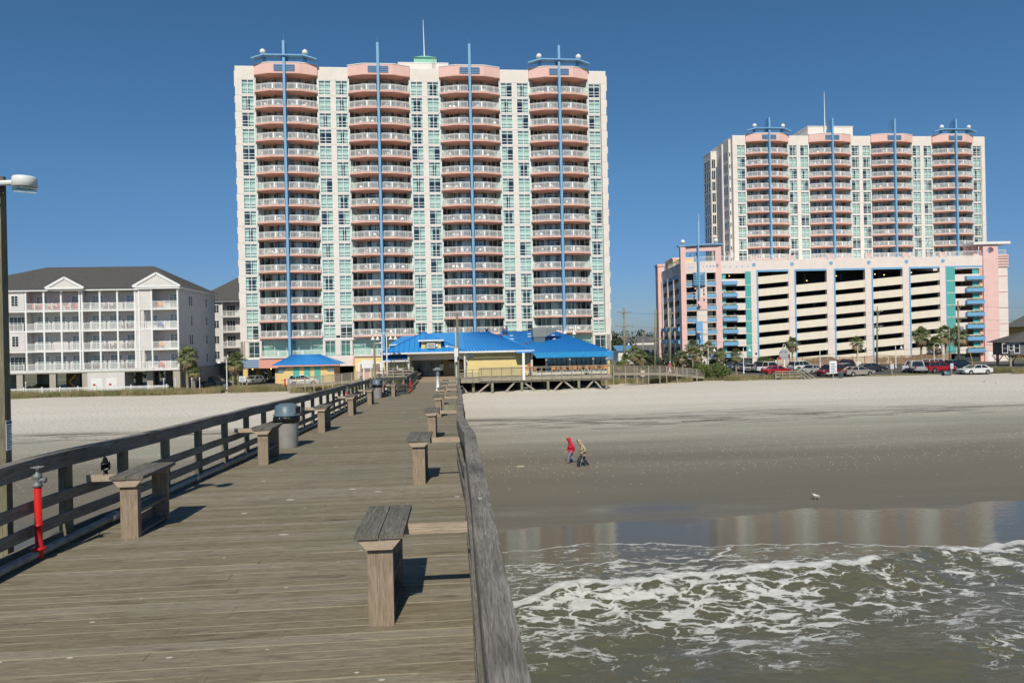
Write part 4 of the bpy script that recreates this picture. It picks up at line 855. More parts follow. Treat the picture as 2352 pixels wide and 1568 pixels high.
for j, (a, b_, zb, s) in enumerate(bays):
    g = MB(); rise = .5; w_ = b_-a; op = 1.05
    lev = [zb]+[s-2.6*k-op for k in range(8) if s-2.6*k-op > .4]; tops = [s-2.6*k for k in range(len(lev)-1)]
    for k, z in enumerate(lev):
        bot = tops[k] if k < len(tops) else -.6
        q = [(a, bot), (b_, bot+(rise if bot > 0 else 0)), (b_, z+rise), (a, z)]; g.xz(q, .12, .4, 0)
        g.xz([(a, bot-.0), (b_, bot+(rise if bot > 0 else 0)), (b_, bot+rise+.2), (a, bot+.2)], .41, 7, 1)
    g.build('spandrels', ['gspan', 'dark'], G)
    g = MB(); g.box(a-.34, a-.02, -.04, .1, .0, 20.55); g.box(a-.02, b_, -.04, .3, 20.15, 20.55); g.build('blue_trim', 'blue', G)
MB().box(12.98, 14.18, -.02, .6, 2.0, 20.3).build('teal_panel', 'teal', G); MB().box(56.3, 58.14, -.02, .6, 2.0, 20.2).build('teal_panel', 'teal', G); g = MB(); g.box(56.1, 56.29, -.03, .3, 0, 20.55); g.box(56.291, 64.1, -.045, .2, 20.21, 20.55); g.build('blue_trim', 'blue', G)
for k in range(7):
    z = 20-2.6*k; MB().box(7.9, 8.85, .3, .5, z-1.25, z-.02).build('teal_infill', 'teal', G); MB().box(62.1, 63.39, .3, .5, z-1.25, z-.02).build('teal_infill', 'teal', G)
g = MB()
for k in range(7):
    z = 20-2.6*k-2.6; g.box(12.9, 14.25, -.035, -.021, z-.06, z+.06); g.box(56.3, 58.2, -.035, -.021, z-.06, z+.06)
g.build('joints', 'gcream', G)
for k in range(7):
    z = 17.5-2.6*k
    for a, b_ in ((7.88, 11.1), (60.2, 64.0)):
        MB().box(a, b_, -.75, .01, z, z+.8).build('planter_box', 'blue', G)
        if k: 
            g = MB()
            for i in range(150):
                x = rnd.uniform(a+.1, b_-.2); y = rnd.uniform(-.65, -.1); h = rnd.uniform(.05, .35); dx = rnd.uniform(-.12, .12); g.poly([(x, y, z+.75), (x+.1, y+.02, z+.78), (x+dx+.08, y+rnd.uniform(-.1, .1), z+.8+h), (x+dx, y, z+.82+h)])
            g.build('planting', 'leaf', G)
g = MB(); g.box(63.4, 64.1, .05, 6, -.1, 20.25); g.build('coral_reveal', 'salmon', G)
# parapet pilasters, discs, rails
pil = [6.9, 14.9, 23.1, 31.5, 39.65, 47.75, 55.6]
g = MB()
for x in pil[1:]:
    for s in (-.75, .45): g.box(x+s, x+s+.3, -.1, .5, 22.65, 23.75)
    g.box(x-.75, x+.75, .0, .45, 22.66, 22.9)
g.build('parapet_pier', 'gcream', G); g = MB()
for x in pil[1:]: g.box(x-.44, x+.44, -.02, .4, 22.91, 23.6)
g.build('pink_inset', 'gpink', G)
for x in pil:
    g = MB(); n = 20; g.add([(x+.38*math.cos(2*math.pi*i/n), y, 21.75+.38*math.sin(2*math.pi*i/n)) for y in (-.08-(x < 8)*.12, .02) for i in range(n)], [tuple(range(n))]+[(i, (i+1) % n, (i+1) % n+n, i+n) for i in range(n)]); g.build('disc', 'blue', G)
def mrail(parent, pts, z, name='railing', h=1.05, gap=.14):
    g = MB()
    for a, b_ in zip(pts[:-1], pts[1:]):
        a = Vector((*a, z)); b_ = Vector((*b_, z)); L = (b_-a).length
        g.beam(a+Vector((0,0,h)), b_+Vector((0,0,h)), .06, .06); g.beam(a+Vector((0,0,h-.14)), b_+Vector((0,0,h-.14)), .03, .03); g.beam(a+Vector((0,0,.08)), b_+Vector((0,0,.08)), .04, .04)
        n = max(1, int(L/gap))
        for i in range(n+1):
            p = a+(b_-a)*i/n; w_ = .03 if i % 12 == 0 or i == n else .011; g.add([(p.x-w_,p.y,z),(p.x+w_,p.y,z),(p.x+w_,p.y,z+h-.03),(p.x-w_,p.y,z+h-.03)], [(0,1,2,3)])
    return g.build(name, 'rail', parent)
for a, b_ in zip([7.9]+[x+.78 for x in pil[1:]], [x-.78 for x in pil[1:]]+[63.9]): mrail(G, [(a, .1), (b_, .1)], 22.66)
g = MB()
for i in range(5): g.box(8.4+i*1.3, 8.65+i*1.3, -.02, .01, 21.3, 21.55)
g.build('blue_squares', 'blue', G)
# rounded corner tower
arc = [(.6+6.1*i/12, -.25+2.0*(1-i/12)**2) for i in range(13)]
def band(g, z0, z1, th=.4, m=0, off=0, i0=0, i1=12):
    P = arc[i0:i1+1]; n = len(P); vs = [(x, y-off, z) for z in (z0, z1) for x, y in P]+[(x, y-off+th, z) for z in (z0, z1) for x, y in P]
    fs = []
    for i in range(n-1): fs += [(i, i+1, n+i+1, n+i), (2*n+i+1, 2*n+i, 3*n+i, 3*n+i+1), (n+i, n+i+1, 3*n+i+1, 3*n+i), (i+1, i, 2*n+i, 2*n+i+1)]
    fs += [(0, n, 3*n, 2*n), (n-1, 3*n-1, 4*n-1, 2*n-1)]; g.add(vs, fs, m)
g = MB(); band(g, 20.2, 22.65); band(g, 0, 20.19, .35, 0, 0, 4, 8)
for k in range(8): band(g, 17.5-2.6*k-.25, 17.5-2.6*k, 1.2)
g.box(.4, 6.7, 2.6, 2.9, 0, 20.2, 1); g.build('curved_wall', ['gcream', 'dark'], G)
g = MB(); g.box(6.55, 7.86, -.2, 1.0, 0, 26.1); g.box(-.5, .62, 1.4, 2.6, 0, 26.0); band(g, 24.9, 26.1, .5); g.build('pink_frame', 'gpink', G)
g = MB()
P = [(x-.05, y-.55) for x, y in arc]; P = [(-.9, 1.5)]+P+[(8.1, -.5), (8.1, 1.6), (4, 2.6), (-.9, 3.0)]; g.prism(P, 26.12, 26.42); g.build('roof_canopy', 'blue', G)
for x, y in ((.1, 1.6), (6.9, .3)):
    g = MB(); g.ball((x, y, 27.15), .5, 18); g.tube([(x, y, 26.4), (x, y, 26.7)], .1, 8); g.build('globe_lamp', 'globe', G, True)
g = MB(); sx = 2.9; sy = .35; g.box(sx-.16, sx+.16, sy-1.0, sy-.72, 14.0, 31.2); g.add([(sx+.0, sy-.7, 22.7), (sx+.0, sy-.7, 24.7), (sx+.0, sy+1.6, 24.7), (sx+.12, sy-.7, 22.7), (sx+.12, sy-.7, 24.7), (sx+.12, sy+1.6, 24.7)], [(0,1,2),(5,4,3),(0,2,5,3)])
for i in range(8):
    z = 17.6+i*.36; g.box(1.75, 2.7, sy-.75, sy-.3, z, z+.19); g.box(3.1, 4.3, sy-.85, sy-.45, z, z+.19)
g.box(2.2, 3.6, sy-.62, sy-.45, 4.8, 9.8); g.build('spine', 'blue', G)
MB().tube([(sx+.5, sy+.2, 26.4), (sx+.5, sy+.2, 33)], .035, 5).build('antenna_mast', 'rail', G)
g = MB(); band(g, 12.3, 15.1, .1, 0, .06, 4, 8)
for x in (1.95, 3.9):
    for z in (17.0, 16.1, 14.9): g.box(x, x+.3, sy-.8, sy-.5, z-.3, z)
n = 18; g.add([(sx+.42*math.cos(2*math.pi*i/n), sy-1.04, 13.8+.42*math.sin(2*math.pi*i/n)) for i in range(n)], [tuple(range(n))]); g.build('pink_panels', 'gpink', G)
for k in range(7):
    z = 17.5-2.6*k
    for i0, i1 in ((0, 4), (8, 12)):
        g = MB(); band(g, z+.02, z+.68, .15, 0, .08, i0, i1); g.build('balcony_front', 'blue', G); mrail(G, [arc[i0], arc[(i0+i1)//2], arc[i1]], z+.68, h=.5)
g = MB()
for i in (1, 1.7, 2.4, 3.1): x, y = arc[int(i)][0]+(i-int(i))*.5, interp(i, range(13), [p[1] for p in arc]); g.box(x, x+.28, y-.05, y+.3, 21.35, 21.7)
for i in range(4): x = 4.0+i*.68; g.box(x, x+.3, interp(x, [p[0] for p in arc], [p[1] for p in arc])-.04, .6, 21.4, 21.75)
g.build('blue_squares', 'blue', G)
mrail(G, [(x, y+.1) for x, y in arc[::3]], 22.66)
g = MB(); g.lathe([(.05, 0), (.5, .25), (.62, .55), (.6, .6)], 14, (2.5, -1.3, 7.0)); g.tube([(2.6, -1.2, 7.0), (2.9, -1.1, 6.2), (2.7, -.8, 5.6)], .12, 6); g.build('wall_sconce', 'white', G, True)
for x, z in ((24.6, 19.6), (27.5, 18.3), (34.0, 19.2), (42.5, 19.4), (44.5, 19.2), (50.5, 19.6), (10.5, 19.7), (4.9, 19.6)): MB().ball((x, 3.0, z), .13, 8).build('ceiling_lamp', 'lamp', G, True)
for x, z in ((19.2, 12.6), (28, 12.4), (36, 12.8), (36.2, 10.2), (52, 13.8), (28.2, 4.7), (19, 7.3)): MB().box(x, x+.5, 5.9, 6.1, z, z+1.6).build('interior_column', 'concrete', G)
# left flank
g = MB(); g.box(-.35, 0, 2.61, 24, 20.2, 22.6, 0)
for y in (2.65, 8.6, 14.6, 20.3): g.box(-.5, .5, y, y+.9, 0, 20.19, 0)
for k in range(8):
    z = 17.5-2.6*k
    for y in (3.56, 9.51, 15.51): g.xz if False else None; g.add([(-.3, y, z), (-.3, y+5.08, z-.5), (-.3, y+5.08, z+.9), (-.3, y, z+1.4), (0, y, z), (0, y+5.08, z-.5), (0, y+5.08, z+.9), (0, y, z+1.4)], [(0,1,2,3),(7,6,5,4),(3,2,6,7),(0,4,5,1)], 0)
g.box(2, 2.2, 3, 24, 0, 20.2, 1); g.box(-.8, 8, 24, 24.3, 0, 22.6, 0); g.box(-.35, 8, 2.7, 24, 22.3, 22.5, 0); g.build('flank_wall', ['gcream', 'dark'], G)
g = MB(); g.box(-1.3, .3, 21.4, 24.2, 0, 24.0); g.box(-1.45, .4, 21.2, 24.4, 24.0, 24.5); g.build('flank_pier', 'gpink', G)
g = MB()
for y in (3.5, 9.5, 15.5):
    for z in (5.0, 7.8): g.box(-.9, -.52, y-.2, y+5.2, z, z+.9)
    g.box(-.42, -.302, y, y+5.1, 19.4, 20.1)
for y in (8.9, 14.9, 20.6): g.add([(-.56, y, 21.2), (-.56, y+.4, 21.6), (-.56, y, 22.1), (-.56, y-.4, 21.6)], [(0,3,2,1)])
g.build('blue_awnings', 'blue', G)
g = MB(); g.box(1.0, 6, 15, 23, 22.5, 24.9, 0); g.box(.9, 6.1, 14.9, 23.1, 24.9, 25.3, 1); g.build('stair_house', ['yellowp', 'gpink'], G); mrail(G, [(-.2, 3), (-.2, 14.5)], 22.6)
# right pink tower with the round opening
g = MB(); cx, cz, r_ = 65.7, 23.75, .68; n = 24; x0, x1, z0, z1 = 64.1, 67.3, 22.6, 25.0
for y in (-.3, .9):
    circ = [(cx+r_*math.cos(2*math.pi*i/n+math.pi/4), y, cz+r_*math.sin(2*math.pi*i/n+math.pi/4)) for i in range(n)]; sq = []
    for i in range(n):
        a = 2*math.pi*i/n+math.pi/4; c_, s_ = math.cos(a), math.sin(a); k = min(((x1-cx) if c_ > 0 else (cx-x0))/max(abs(c_), 1e-6), ((z1-cz) if s_ > 0 else (cz-z0))/max(abs(s_), 1e-6)); sq.append((cx+c_*k, y, cz+s_*k))
    b0 = [(i, (i+1) % n, n+(i+1) % n, n+i) for i in range(n)]; g.add(circ+sq, b0 if y > 0 else [tuple(reversed(f)) for f in b0])
    for px0, pz in ((x0, z0), (x1, z0), (x1, z1), (x0, z1)):
        i = min(range(n), key=lambda i: (sq[i][0]-px0)**2+(sq[i][2]-pz)**2)
        for j in ((i+1) % n, (i-1) % n): g.add([(px0, y, pz), sq[i], sq[j]], [(0,1,2)])
g.add([(cx+r_*math.cos(2*math.pi*i/n), y, cz+r_*math.sin(2*math.pi*i/n)) for y in (-.3, .9) for i in range(n)], [(i, (i+1) % n, n+(i+1) % n, n+i) for i in range(n)])
g.box(x0, x0+.02, -.299, .899, z0, z1); g.box(x1-.02, x1, -.299, .899, z0, z1)
g.box(64.1, 67.3, -.3, 3, -.3, 22.6); g.box(61.8, 69.7, -.75, 3.2, 25.0, 25.55, 1); g.box(61.9, 62.6, 2, 2.8, 22.6, 25.0); g.box(63, 64.09, 1.2, 2.8, 22.6, 25)
for z in (2.5, 5.5, 8.5, 11.3, 14, 16.8, 19.5, 21.8): g.box(66.9, 67.02, -.34, -.301, z, z+.12, 2)
g.build('pink_tower', ['gpink', 'cap', 'louver'], G)
g = MB(); g.box(67.31, 69.7, .3, 17.9, -.3, 22.5, 0)
for z in (1.2, 4.6, 8.0, 11.4, 14.8, 18.2): g.box(67.31, 69.75, .2, .31, z, z+.14, 1)
for z in (20.2, 20.8, 21.4, 22.0, 22.5): g.box(67.31, 69.85, .05, .3, z, z+.3, 1)
g.build('ribbed_wall', ['gcream', 'gpink'], G); mrail(G, [(67.5, .4), (69.6, .4), (69.6, 5)], 22.8)
MB().box(8.5, 14.1, .3, .35, -.1, 2.0).build('entrance_opening', 'dark', G); MB().box(58.2, 63.3, .4, .5, -.1, 2.3).build('entrance_opening', 'dark', G)
MB().box(64.7, 65.9, -.36, -.301, -.1, 2.1).build('door', 'white', G)
MB().box(14.8, 15.2, -.06, -.001, 2.4, 2.8).build('wall_lantern', 'bumper', G)

def gooseneck(label, loc, H, arms, group, rz=0, s=1.0):
    t = thing('street_lamp', label, 'street lamp', loc, rz, group)
    g = MB(); g.lathe([(.14, 0), (.14, .3), (.08, .4), (.055, H-.5), (.05, H)], 10); g.build('pole', 'white', t, True)
    for a in arms:
        c_, s_ = math.cos(a), math.sin(a); g = MB(); P = [(c_*.55*s*(1-math.cos(q)), s_*.55*s*(1-math.cos(q)), H+.45*s*math.sin(q)) for q in [i*math.pi/8 for i in range(9)]]; g.tube(P, .03, 6); g.build('arm', 'white', t, True)
        g = MB(); g.lathe([(.30*s, -.42*s), (.26*s, -.36*s), (.10*s, -.16*s), (.07*s, .0)], 14, (c_*1.1*s, s_*1.1*s, H)); g.build('lamp_shade', 'white', t, True)
    return t
for i, (F_, l) in enumerate(((2623, 'gooseneck lamp inside the rounded corner frame of the garage roof'), (2875, 'four-armed lamp on the garage roof in front of the first blue spine'), (3510, 'four-armed lamp on the garage roof near the right end'), (2752, 'lamp on the garage roof just right of the rounded corner frame'))):
    x = (F_*.6125-1174.7)*.09375; P = Vector((gx, gy, 22.4))+Matrix.Rotation(-YAW, 3, 'Z') @ Vector((x-37.5, 2.5 if i else 3.2, 0)); gooseneck(l, P, 4.4 if i in (1, 2) else 2.2, [0, math.pi, 1.57, -1.57] if i in (1, 2) else [0, math.pi], 'white gooseneck lamps on the garage roof', 0, .85)

# ------------------------------------------------ grey beach condominium on the left
def railw(parent, x0, x1, y, z, h=1.0, y1=None):
    g = MB(); y1 = y if y1 is None else y1; L = math.dist((x0, y), (x1, y1)); n = max(2, int(L/.13))
    def p(f): return Vector((x0+(x1-x0)*f, y+(y1-y)*f, z))
    g.beam(p(0)+Vector((0,0,h)), p(1)+Vector((0,0,h)), .07, .07); g.beam(p(0)+Vector((0,0,.1)), p(1)+Vector((0,0,.1)), .05, .06)
    for i in range(n+1):
        q = p(i/n); big = i == 0 or i == n or i == n//2; w_ = .055 if big else .02
        g.box(q.x-w_, q.x+w_, q.y-w_, q.y+w_, z, z+(h+.12 if big else h-.03))
    return g.build('railing', 'white', parent)
def win(parent, x0, x1, z0, z1, y, nx=2, nz=3, curtain=True, name='window', fl='-y'):
    g = MB(); t_ = .07
    def bx(a, b_, c_, d_, e, f_, m=0):
        if fl == '-y': g.box(a, b_, y-c_, y-d_, e, f_, m)
        else: g.box(y+d_, y+c_, a, b_, e, f_, m)
    bx(x0-.1, x0, .05, 0, z0-.1, z1+.1); bx(x1, x1+.1, .05, 0, z0-.1, z1+.1); bx(x0, x1, .05, 0, z1, z1+.1); bx(x0, x1, .05, 0, z0-.1, z0)
    for i in range(1, nx): xx = x0+(x1-x0)*i/nx; bx(xx-.025, xx+.025, .04, .005, z0, z1)
    for i in range(1, nz): zz = z0+(z1-z0)*i/nz; bx(x0, x1, .036, .006, zz-.018, zz+.018)
    w_ = g.build(name, 'white', parent); g = MB(); bx(x0, x1, .012, .011, z0, z1); g.build('pane', 'pane' if curtain else 'carglass', w_); return w_
M['pane'] = mat('curtained_pane', (.36, .42, .42), .08, col2=(.16, .21, .22), scale=.9, stretch=(3, 3, .3), spec=.6)
B = thing('condominium', 'grey-sided four-storey beach condominium on stilts with white railings and dark hip roof, at the left', 'condominium', (0, 110, 0))
FZ = [12.5, 9.47, 6.45, 3.42]; TOPZ = 15.35
g = MB(); x0 = -76; xw0, xw1, xr = -48.15, -45.2, -41.3
g.box(x0, -48.2, 1.55, 1.7, 3.4, TOPZ); g.box(xr-.2, xr, -1.39, 14.3, 3.4, TOPZ); g.box(-48.2, xr-.21, .2, .4, 3.4, TOPZ)
g.box(x0, xr, 14.1, 14.3, 3.4, TOPZ)
g.box(-48.15, -47.0, 0, .19, 3.45, TOPZ) ; g.box(x0, -64.2, 0, .15, 12.51, TOPZ); g.box(x0, -64.2, 0, .15, 6.46, 9.47)
for z in (12.5, 6.45): g.box(-46.95, -45.2, -1.55, -1.4, z, z+2.85)
for i in (0, 1, 2, 3):
    z = FZ[i]; g.box(x0, xr-.21, 0.005, 14, z-.28, z-.01); g.box(-47.0, xr-.2, -1.5, .1, z-.29, z-.012)
for x in (-64.1, -56.25, -48.3):
    g.box(x, x+.12, .16, 1.54, 3.45, TOPZ)
g.build('wall', 'sidegrey', B)
g = MB(); g.box(x0, -47.3, -.35, .4, TOPZ, TOPZ+.28); g.box(-47.45, xr+.35, -1.95, -1.5, TOPZ, TOPZ+.28); g.box(xr+.001, xr+.4, -1.49, 14.7, TOPZ, TOPZ+.28)
for z in FZ: g.box(x0, -47.1, -.05, .004, z-.25, z-.06); g.box(-47.05, xr, -1.6, -1.51, z-.25, z-.06)
g.build('fascia', 'white', B)
def hip(g, x0, x1, y0, y1, z0, xa, xb, ym, zr, m=0): g.add([(x0,y0,z0),(x1,y0,z0),(x1,y1,z0),(x0,y1,z0),(xa,ym,zr),(xb,ym,zr)], [(0,1,5,4),(1,2,5),(2,3,4,5),(3,0,4),(3,2,1,0)], m); return g
g = MB(); hip(g, x0-1, xr+.5, -.5, 14.9, TOPZ+.29, -64.9, -48.3, 7.2, 19.75); g.build('roof', 'shingle', B)
for (a, b_, y) in ((-60.6, -55.3, -.9), (-47.6, xr+.35, -2.0)):
    m = (a+b_)/2; zr = TOPZ+.28+(b_-a)*.29
    g = MB(); z_ = TOPZ+.285
    g.add([(a, y, z_), (m, y, zr), (b_, y, z_), (a, 4, z_), (m, 6, zr), (b_, 4, z_)], [(0,1,4,3),(1,2,5,4)]); g.build('gable_roof', 'shingle', B)
    g = MB()
    g.beam((a-.1, y-.02, z_+.1), (m, y-.02, zr+.12), .1, .32); g.beam((m, y-.02, zr+.12), (b_+.1, y-.02, z_+.1), .1, .32); g.box(a, b_, y-.05, y+.03, z_-.05, z_+.2); g.build('gable_trim', 'white', B)
    MB().add([(a+.3, y+.06, z_+.2), (m, y+.06, zr-.1), (b_-.3, y+.06, z_+.2)], [(0,2,1)]).build('gable_siding', 'sidegrey', B)
for x in (-64.0, -61.42, -58.93, -56.3, -55.95, -53.36, -50.82, -48.25):
    MB().box(x-.12, x+.12, -.06, .14, 3.45, TOPZ).build('column', 'white', B)
for x in (-47.0, -45.2, xr-.12):
    MB().box(x-.1, x+.12, -1.62, -1.4, 3.45, TOPZ).build('column', 'white', B)
cells = [(-63.9, -61.5), (-61.3, -59.0), (-58.8, -56.4), (-55.8, -53.45), (-53.25, -50.9), (-50.7, -48.4)]
M['rchair'] = mat('red_deck_chair', (.6, .10, .08), .5); M['ychair'] = mat('orange_deck_chair', (.75, .33, .07), .5); M['dchair'] = mat('brown_deck_chair', (.15, .09, .06), .6); M['bchair'] = mat('blue_deck_chair', (.05, .12, .4), .6)
def adirondack():
    g = MB(); g.add([(-.3, -.25, .38), (.3, -.25, .38), (.3, .25, .25), (-.3, .25, .25), (-.3, .25, .25), (.3, .25, .25), (.27, .55, 1.05), (-.27, .55, 1.05)], [(0,1,2,3),(4,5,6,7)])
    for x in (-.36, .36): g.box(x-.06, x+.06, -.3, .45, .55, .58); g.box(x-.03, x+.03, -.28, -.2, 0, .55); g.box(x-.03, x+.03, .3, .38, 0, .55)
    return {k: g.mesh('deck_chair', k) for k in ('rchair', 'ychair', 'dchair', 'bchair', 'teal')}
AD = adirondack(); fln = ['top', 'third', 'second', 'lowest']; col_n = {'rchair': 'red', 'ychair': 'orange', 'dchair': 'dark brown', 'bchair': 'blue'}
for i, z in enumerate(FZ):
    for j, (a, b_) in enumerate(cells):
        railw(B, a, b_, -.0, z)
        if not (i in (0, 2) and j in (1, 4)): win(B, b_-1.75, b_-.15, z+.05, z+2.15, 1.54, 3, 5, True, 'balcony_door')
        k = {0: {0: 'rchair', 1: 'rchair', 2: 'rchair'}}.get(i, {}).get(j, 'dchair' if (i, j) in ((2, 4), (2, 5), (3, 3), (3, 5), (0, 4), (1, 5)) else None)
        if k:
            for q in (0, 1): tag(link('deck_chair', AD[k], None, (a+.5+q*.9, 110.75, z), .2-.4*q), '%s deck chair, %s balcony row, bay %s of six, %s' % (col_n[k], fln[i], ['one', 'two', 'three', 'four', 'five', 'six'][j], ['left one', 'right one'][q]), 'deck chair', 'deck chairs on the grey condominium')
    wide = i in (1, 3)
    railw(B, -45.1, xr-.2, -1.5, z); win(B, -43.2, -41.6, z+.05, z+2.15, .19, 3, 5, True, 'balcony_door')
    if wide: railw(B, -46.9, -45.3, -1.5, z); win(B, -46.2, -45.1, z+.5, z+2.0, .19, 2, 3); railw(B, -48.1, -47.1, .0, z); railw(B, -76, -64.4, .0, z); win(B, -67.2, -65.0, z+.05, z+2.1, 1.54, 4, 5, False, 'balcony_door')
    else: win(B, -67.5, -66.6, z+.7, z+2.2, -.001, 2, 4, False); win(B, -66.0, -65.1, z+.7, z+2.2, -.001, 2, 4, False); win(B, -47.8, -47.3, z+.7, z+2.1, -.001, 1, 2)
    k = {0: 'ychair', 1: 'bchair', 2: 'ychair', 3: 'rchair'}[i]; tag(link('deck_chair', AD[k], None, (-44.2, 109.2, z), .5), '%s deck chair on the %s projecting corner balcony' % (col_n[k], fln[i]), 'deck chair', 'deck chairs on the grey condominium')
    for y in ((2.5, 3.4) if not wide else (3.3,)): win(B, y, y+.55, z+.5, z+2.0, xr, 1, 2, False, fl='x')
    win(B, 9.8, 10.4, z+.6, z+2.0, xr, 1, 2, False, fl='x')
g = MB(); g.box(x0, xr, .0, 14.2, 3.0, 3.13)
for x in np.arange(-75, -41.5, 4.7): 
    for y in (.1, 7, 13.5): g.box(x, x+.9, y, y+.5, -.1, 3.0)
g.box(xr-1, xr, -1.5, -.8, -.1, 3.0); g.box(xr-.9, xr-.05, 3, 14.2, -.1, 3.0); g.build('concrete_base', 'concrete', B)
g = MB(); g.box(-55.4, -50.0, .02, 3, -.1, 2.98, 0); g.box(-54.9, -53.2, -.03, .015, .1, 2.1, 1); g.box(-52.7, -51.1, -.03, .015, .1, 2.1, 1); g.box(-54.6, -54.2, -.04, -.031, 1.0, 1.3, 2); g.box(-52.3, -51.9, -.04, -.031, 1.0, 1.3, 2); g.build('service_room', ['sidegrey', 'white', 'signred'], B)
g = MB(); g.beam((-58.6, 3, .6), (-59.6, 3, 1.6), .1, .2); g.beam((-59.6, 3, 1.6), (-58.6, 3, 2.6), .1, .2); g.build('yellow_brace', 'oyellow', B)
MB().box(-62.6, -56, 9, 9.2, -.1, 3).build('inner_wall', 'concrete', B)
# its neighbour further inland
B2 = thing('condominium', 'second grey condominium with dark hip roof, partly hidden between the first and the central tower', 'condominium', (0, 138, 0))
xa = at(480, 700, 138)[0]; xb = at(560, 700, 138)[0]+2; ze = at(520, 693, 138)[2]; zr = at(545, 642, 145)[2]; F2 = [ze-2.95*(k+1)+.2 for k in range(4)]
g = MB(); g.box(xa-2, xb, 1.5, 12, F2[3]-.2, ze); g.box(xa-2, at(497, 700, 138)[0]+.9, 0, 1.5, F2[3]-.2, ze)
for z in F2: g.box(xa-2, xb, 0.01, 1.5, z-.25, z)
g.build('wall', 'sidegrey', B2); hip(MB(), xa-3, xb+22, -.8, 14, ze+.25, xb-3.5, xb+10, 7, zr+1.2).build('roof', 'shingle', B2); MB().box(xa-2.6, xb+1, -.6, -.2, ze, ze+.28).build('fascia', 'white', B2)
xc = at(510, 720, 138)[0]
for z in F2:
    railw(B2, xc, xb, .0, z); MB().box(xc-.1, xc+.1, -.05, .15, z, z+2.7).build('column', 'white', B2); win(B2, xc+.5, xc+2.0, z+.05, z+2.1, 1.49, 3, 4, False, 'balcony_door'); win(B2, xc+3.5, xc+5, z+.6, z+2.1, 1.49, 3, 4, False, 'balcony_door'); win(B2, xc-1.5, xc-.6, z+.7, z+2.1, -.001, 2, 3, False)
g = MB()
for x in np.arange(xa-1.5, xb, 2.5): g.box(x, x+.5, .2, .7, -.1, F2[3]-.2)
g.box(xa-2, xb, 6, 6.2, -.1, F2[3]-.2); g.build('stilts', 'concrete', B2)
# ------------------------------------------------ pier entrance building and restaurant
FLO = 2.1
def ribs(g, p0, p1, q0, q1, n, m=1, h=.06):
    for i in range(n+1):
        f = i/n; a = [p0[k]+(p1[k]-p0[k])*f for k in range(3)]; b_ = [q0[k]+(q1[k]-q0[k])*f for k in range(3)]; a[2] += .03; b_[2] += .03; g.beam(a, b_, .05, h, m)
M['seam'] = mat('roof_seam', (.012, .12, .38), .5, var=.1)
P1 = thing('pier_house', 'pale yellow pier entrance building with bright blue metal hip roofs and a central passage', 'building', (0, 0, 0))
# walls
g = MB(); EZ = 5.1
g.box(1.2, 9.3, 87.9, 88.1, FLO-.3, EZ); g.box(9.1, 9.3, 88.11, 99, FLO-.3, EZ); g.box(1.2, 1.4, 88.11, 92.5, FLO-.3, EZ); g.box(-8.3, -5.5, 87.9, 88.1, FLO-.3, 4.4); g.box(-8.3, -8.1, 88.11, 99, FLO-.3, EZ); g.box(-5.7, -5.5, 88.11, 92.5, FLO-.3, EZ)
g.box(-5.5, 1.2, 92.5, 92.7, FLO, EZ); g.box(-8.3, 9.3, 98.8, 99, 0, EZ); g.build('wall', 'yellow', P1)
g = MB(); g.box(-5.49, 1.19, 87.95, 88.3, 4.3, EZ); g.box(-5.49, 1.19, 88.31, 92.49, 4.35, 4.4); g.box(-5.85, -5.5, 87.8, 88.3, FLO-.3, EZ-.01); g.build('passage_lining', 'trim', P1); MB().box(1.19, 1.5, 87.8, 87.895, FLO, EZ-.01).build('corner_board', 'trim', P1); MB().box(9.15, 9.4, 87.8, 87.895, FLO-.3, EZ).build('corner_board', 'trim', P1)
# doors
def dbl(x0, x1, z0, z1, y):
    t_ = MB(); t_.box(x0-.12, x0, y-.1, y, z0, z1+.1); t_.box(x1, x1+.12, y-.1, y, z0, z1+.1); t_.box(x0, x1, y-.1, y, z1, z1+.1); d = t_.build('door_frame', 'metal', P1)
    for a, b_ in ((x0, (x0+x1)/2-.01), ((x0+x1)/2+.01, x1)):
        q = MB(); w_ = .12; q.box(a, a+w_, y-.07, y-.02, z0, z1); q.box(b_-w_, b_, y-.07, y-.02, z0, z1); q.box(a+w_, b_-w_, y-.07, y-.02, z1-.12, z1); q.box(a+w_, b_-w_, y-.07, y-.02, z0, z0+.2); q.box(a+w_, b_-w_, y-.07, y-.02, z0+.9, z0+1.0); dd = q.build('door', 'metal', P1)
        MB().box(a+w_, b_-w_, y-.05, y-.045, z0+.2, z1-.12).build('glass', 'pane', dd); MB().tube([(b_-.2 if a == x0 else a+.2, y-.13, z0+.8), (b_-.2 if a == x0 else a+.2, y-.13, z0+1.2)], .02, 6).build('handle', 'rail', dd)
xl_, xr_ = at(945, 850, 92.5)[0], at(1011, 850, 92.5)[0]; dbl(xl_, xr_, FLO, 4.1, 92.49)
g = MB(); g.box(-.9, .9, 92.40, 92.48, 3.0, 3.7, 0); g.box(-1.0, 1.0, 92.38, 92.48, 3.95, 4.3, 1); g.build('notice_board', ['signw', 'dark'], P1)
g = MB()
for x in (-3.9, -.6): g.lathe([(.22, 0), (.25, .08)], 14, (x, 90, 4.26))
g.build('ceiling_lamp', 'white', P1)
g = MB(); xL, xR = -9.0, 1.3
g.box(xL, 9.9, 86.85, 86.97, EZ-.03, EZ+.18); g.box(9.78, 9.9, 86.98, 99.8, EZ-.03, EZ+.18); g.build('gutter', 'white', P1)
g = MB(); hip(g, 1.0-9.5, 10.0, 87.0, 100, EZ+.19, -3.1, 4.6, 94, 7.75); ribs(g, (1.4, 87, EZ+.2), (9.6, 87, EZ+.2), (1.0, 94, 7.76), (4.5, 94, 7.76), 18); g.build('roof', ['broof', 'seam'], P1)
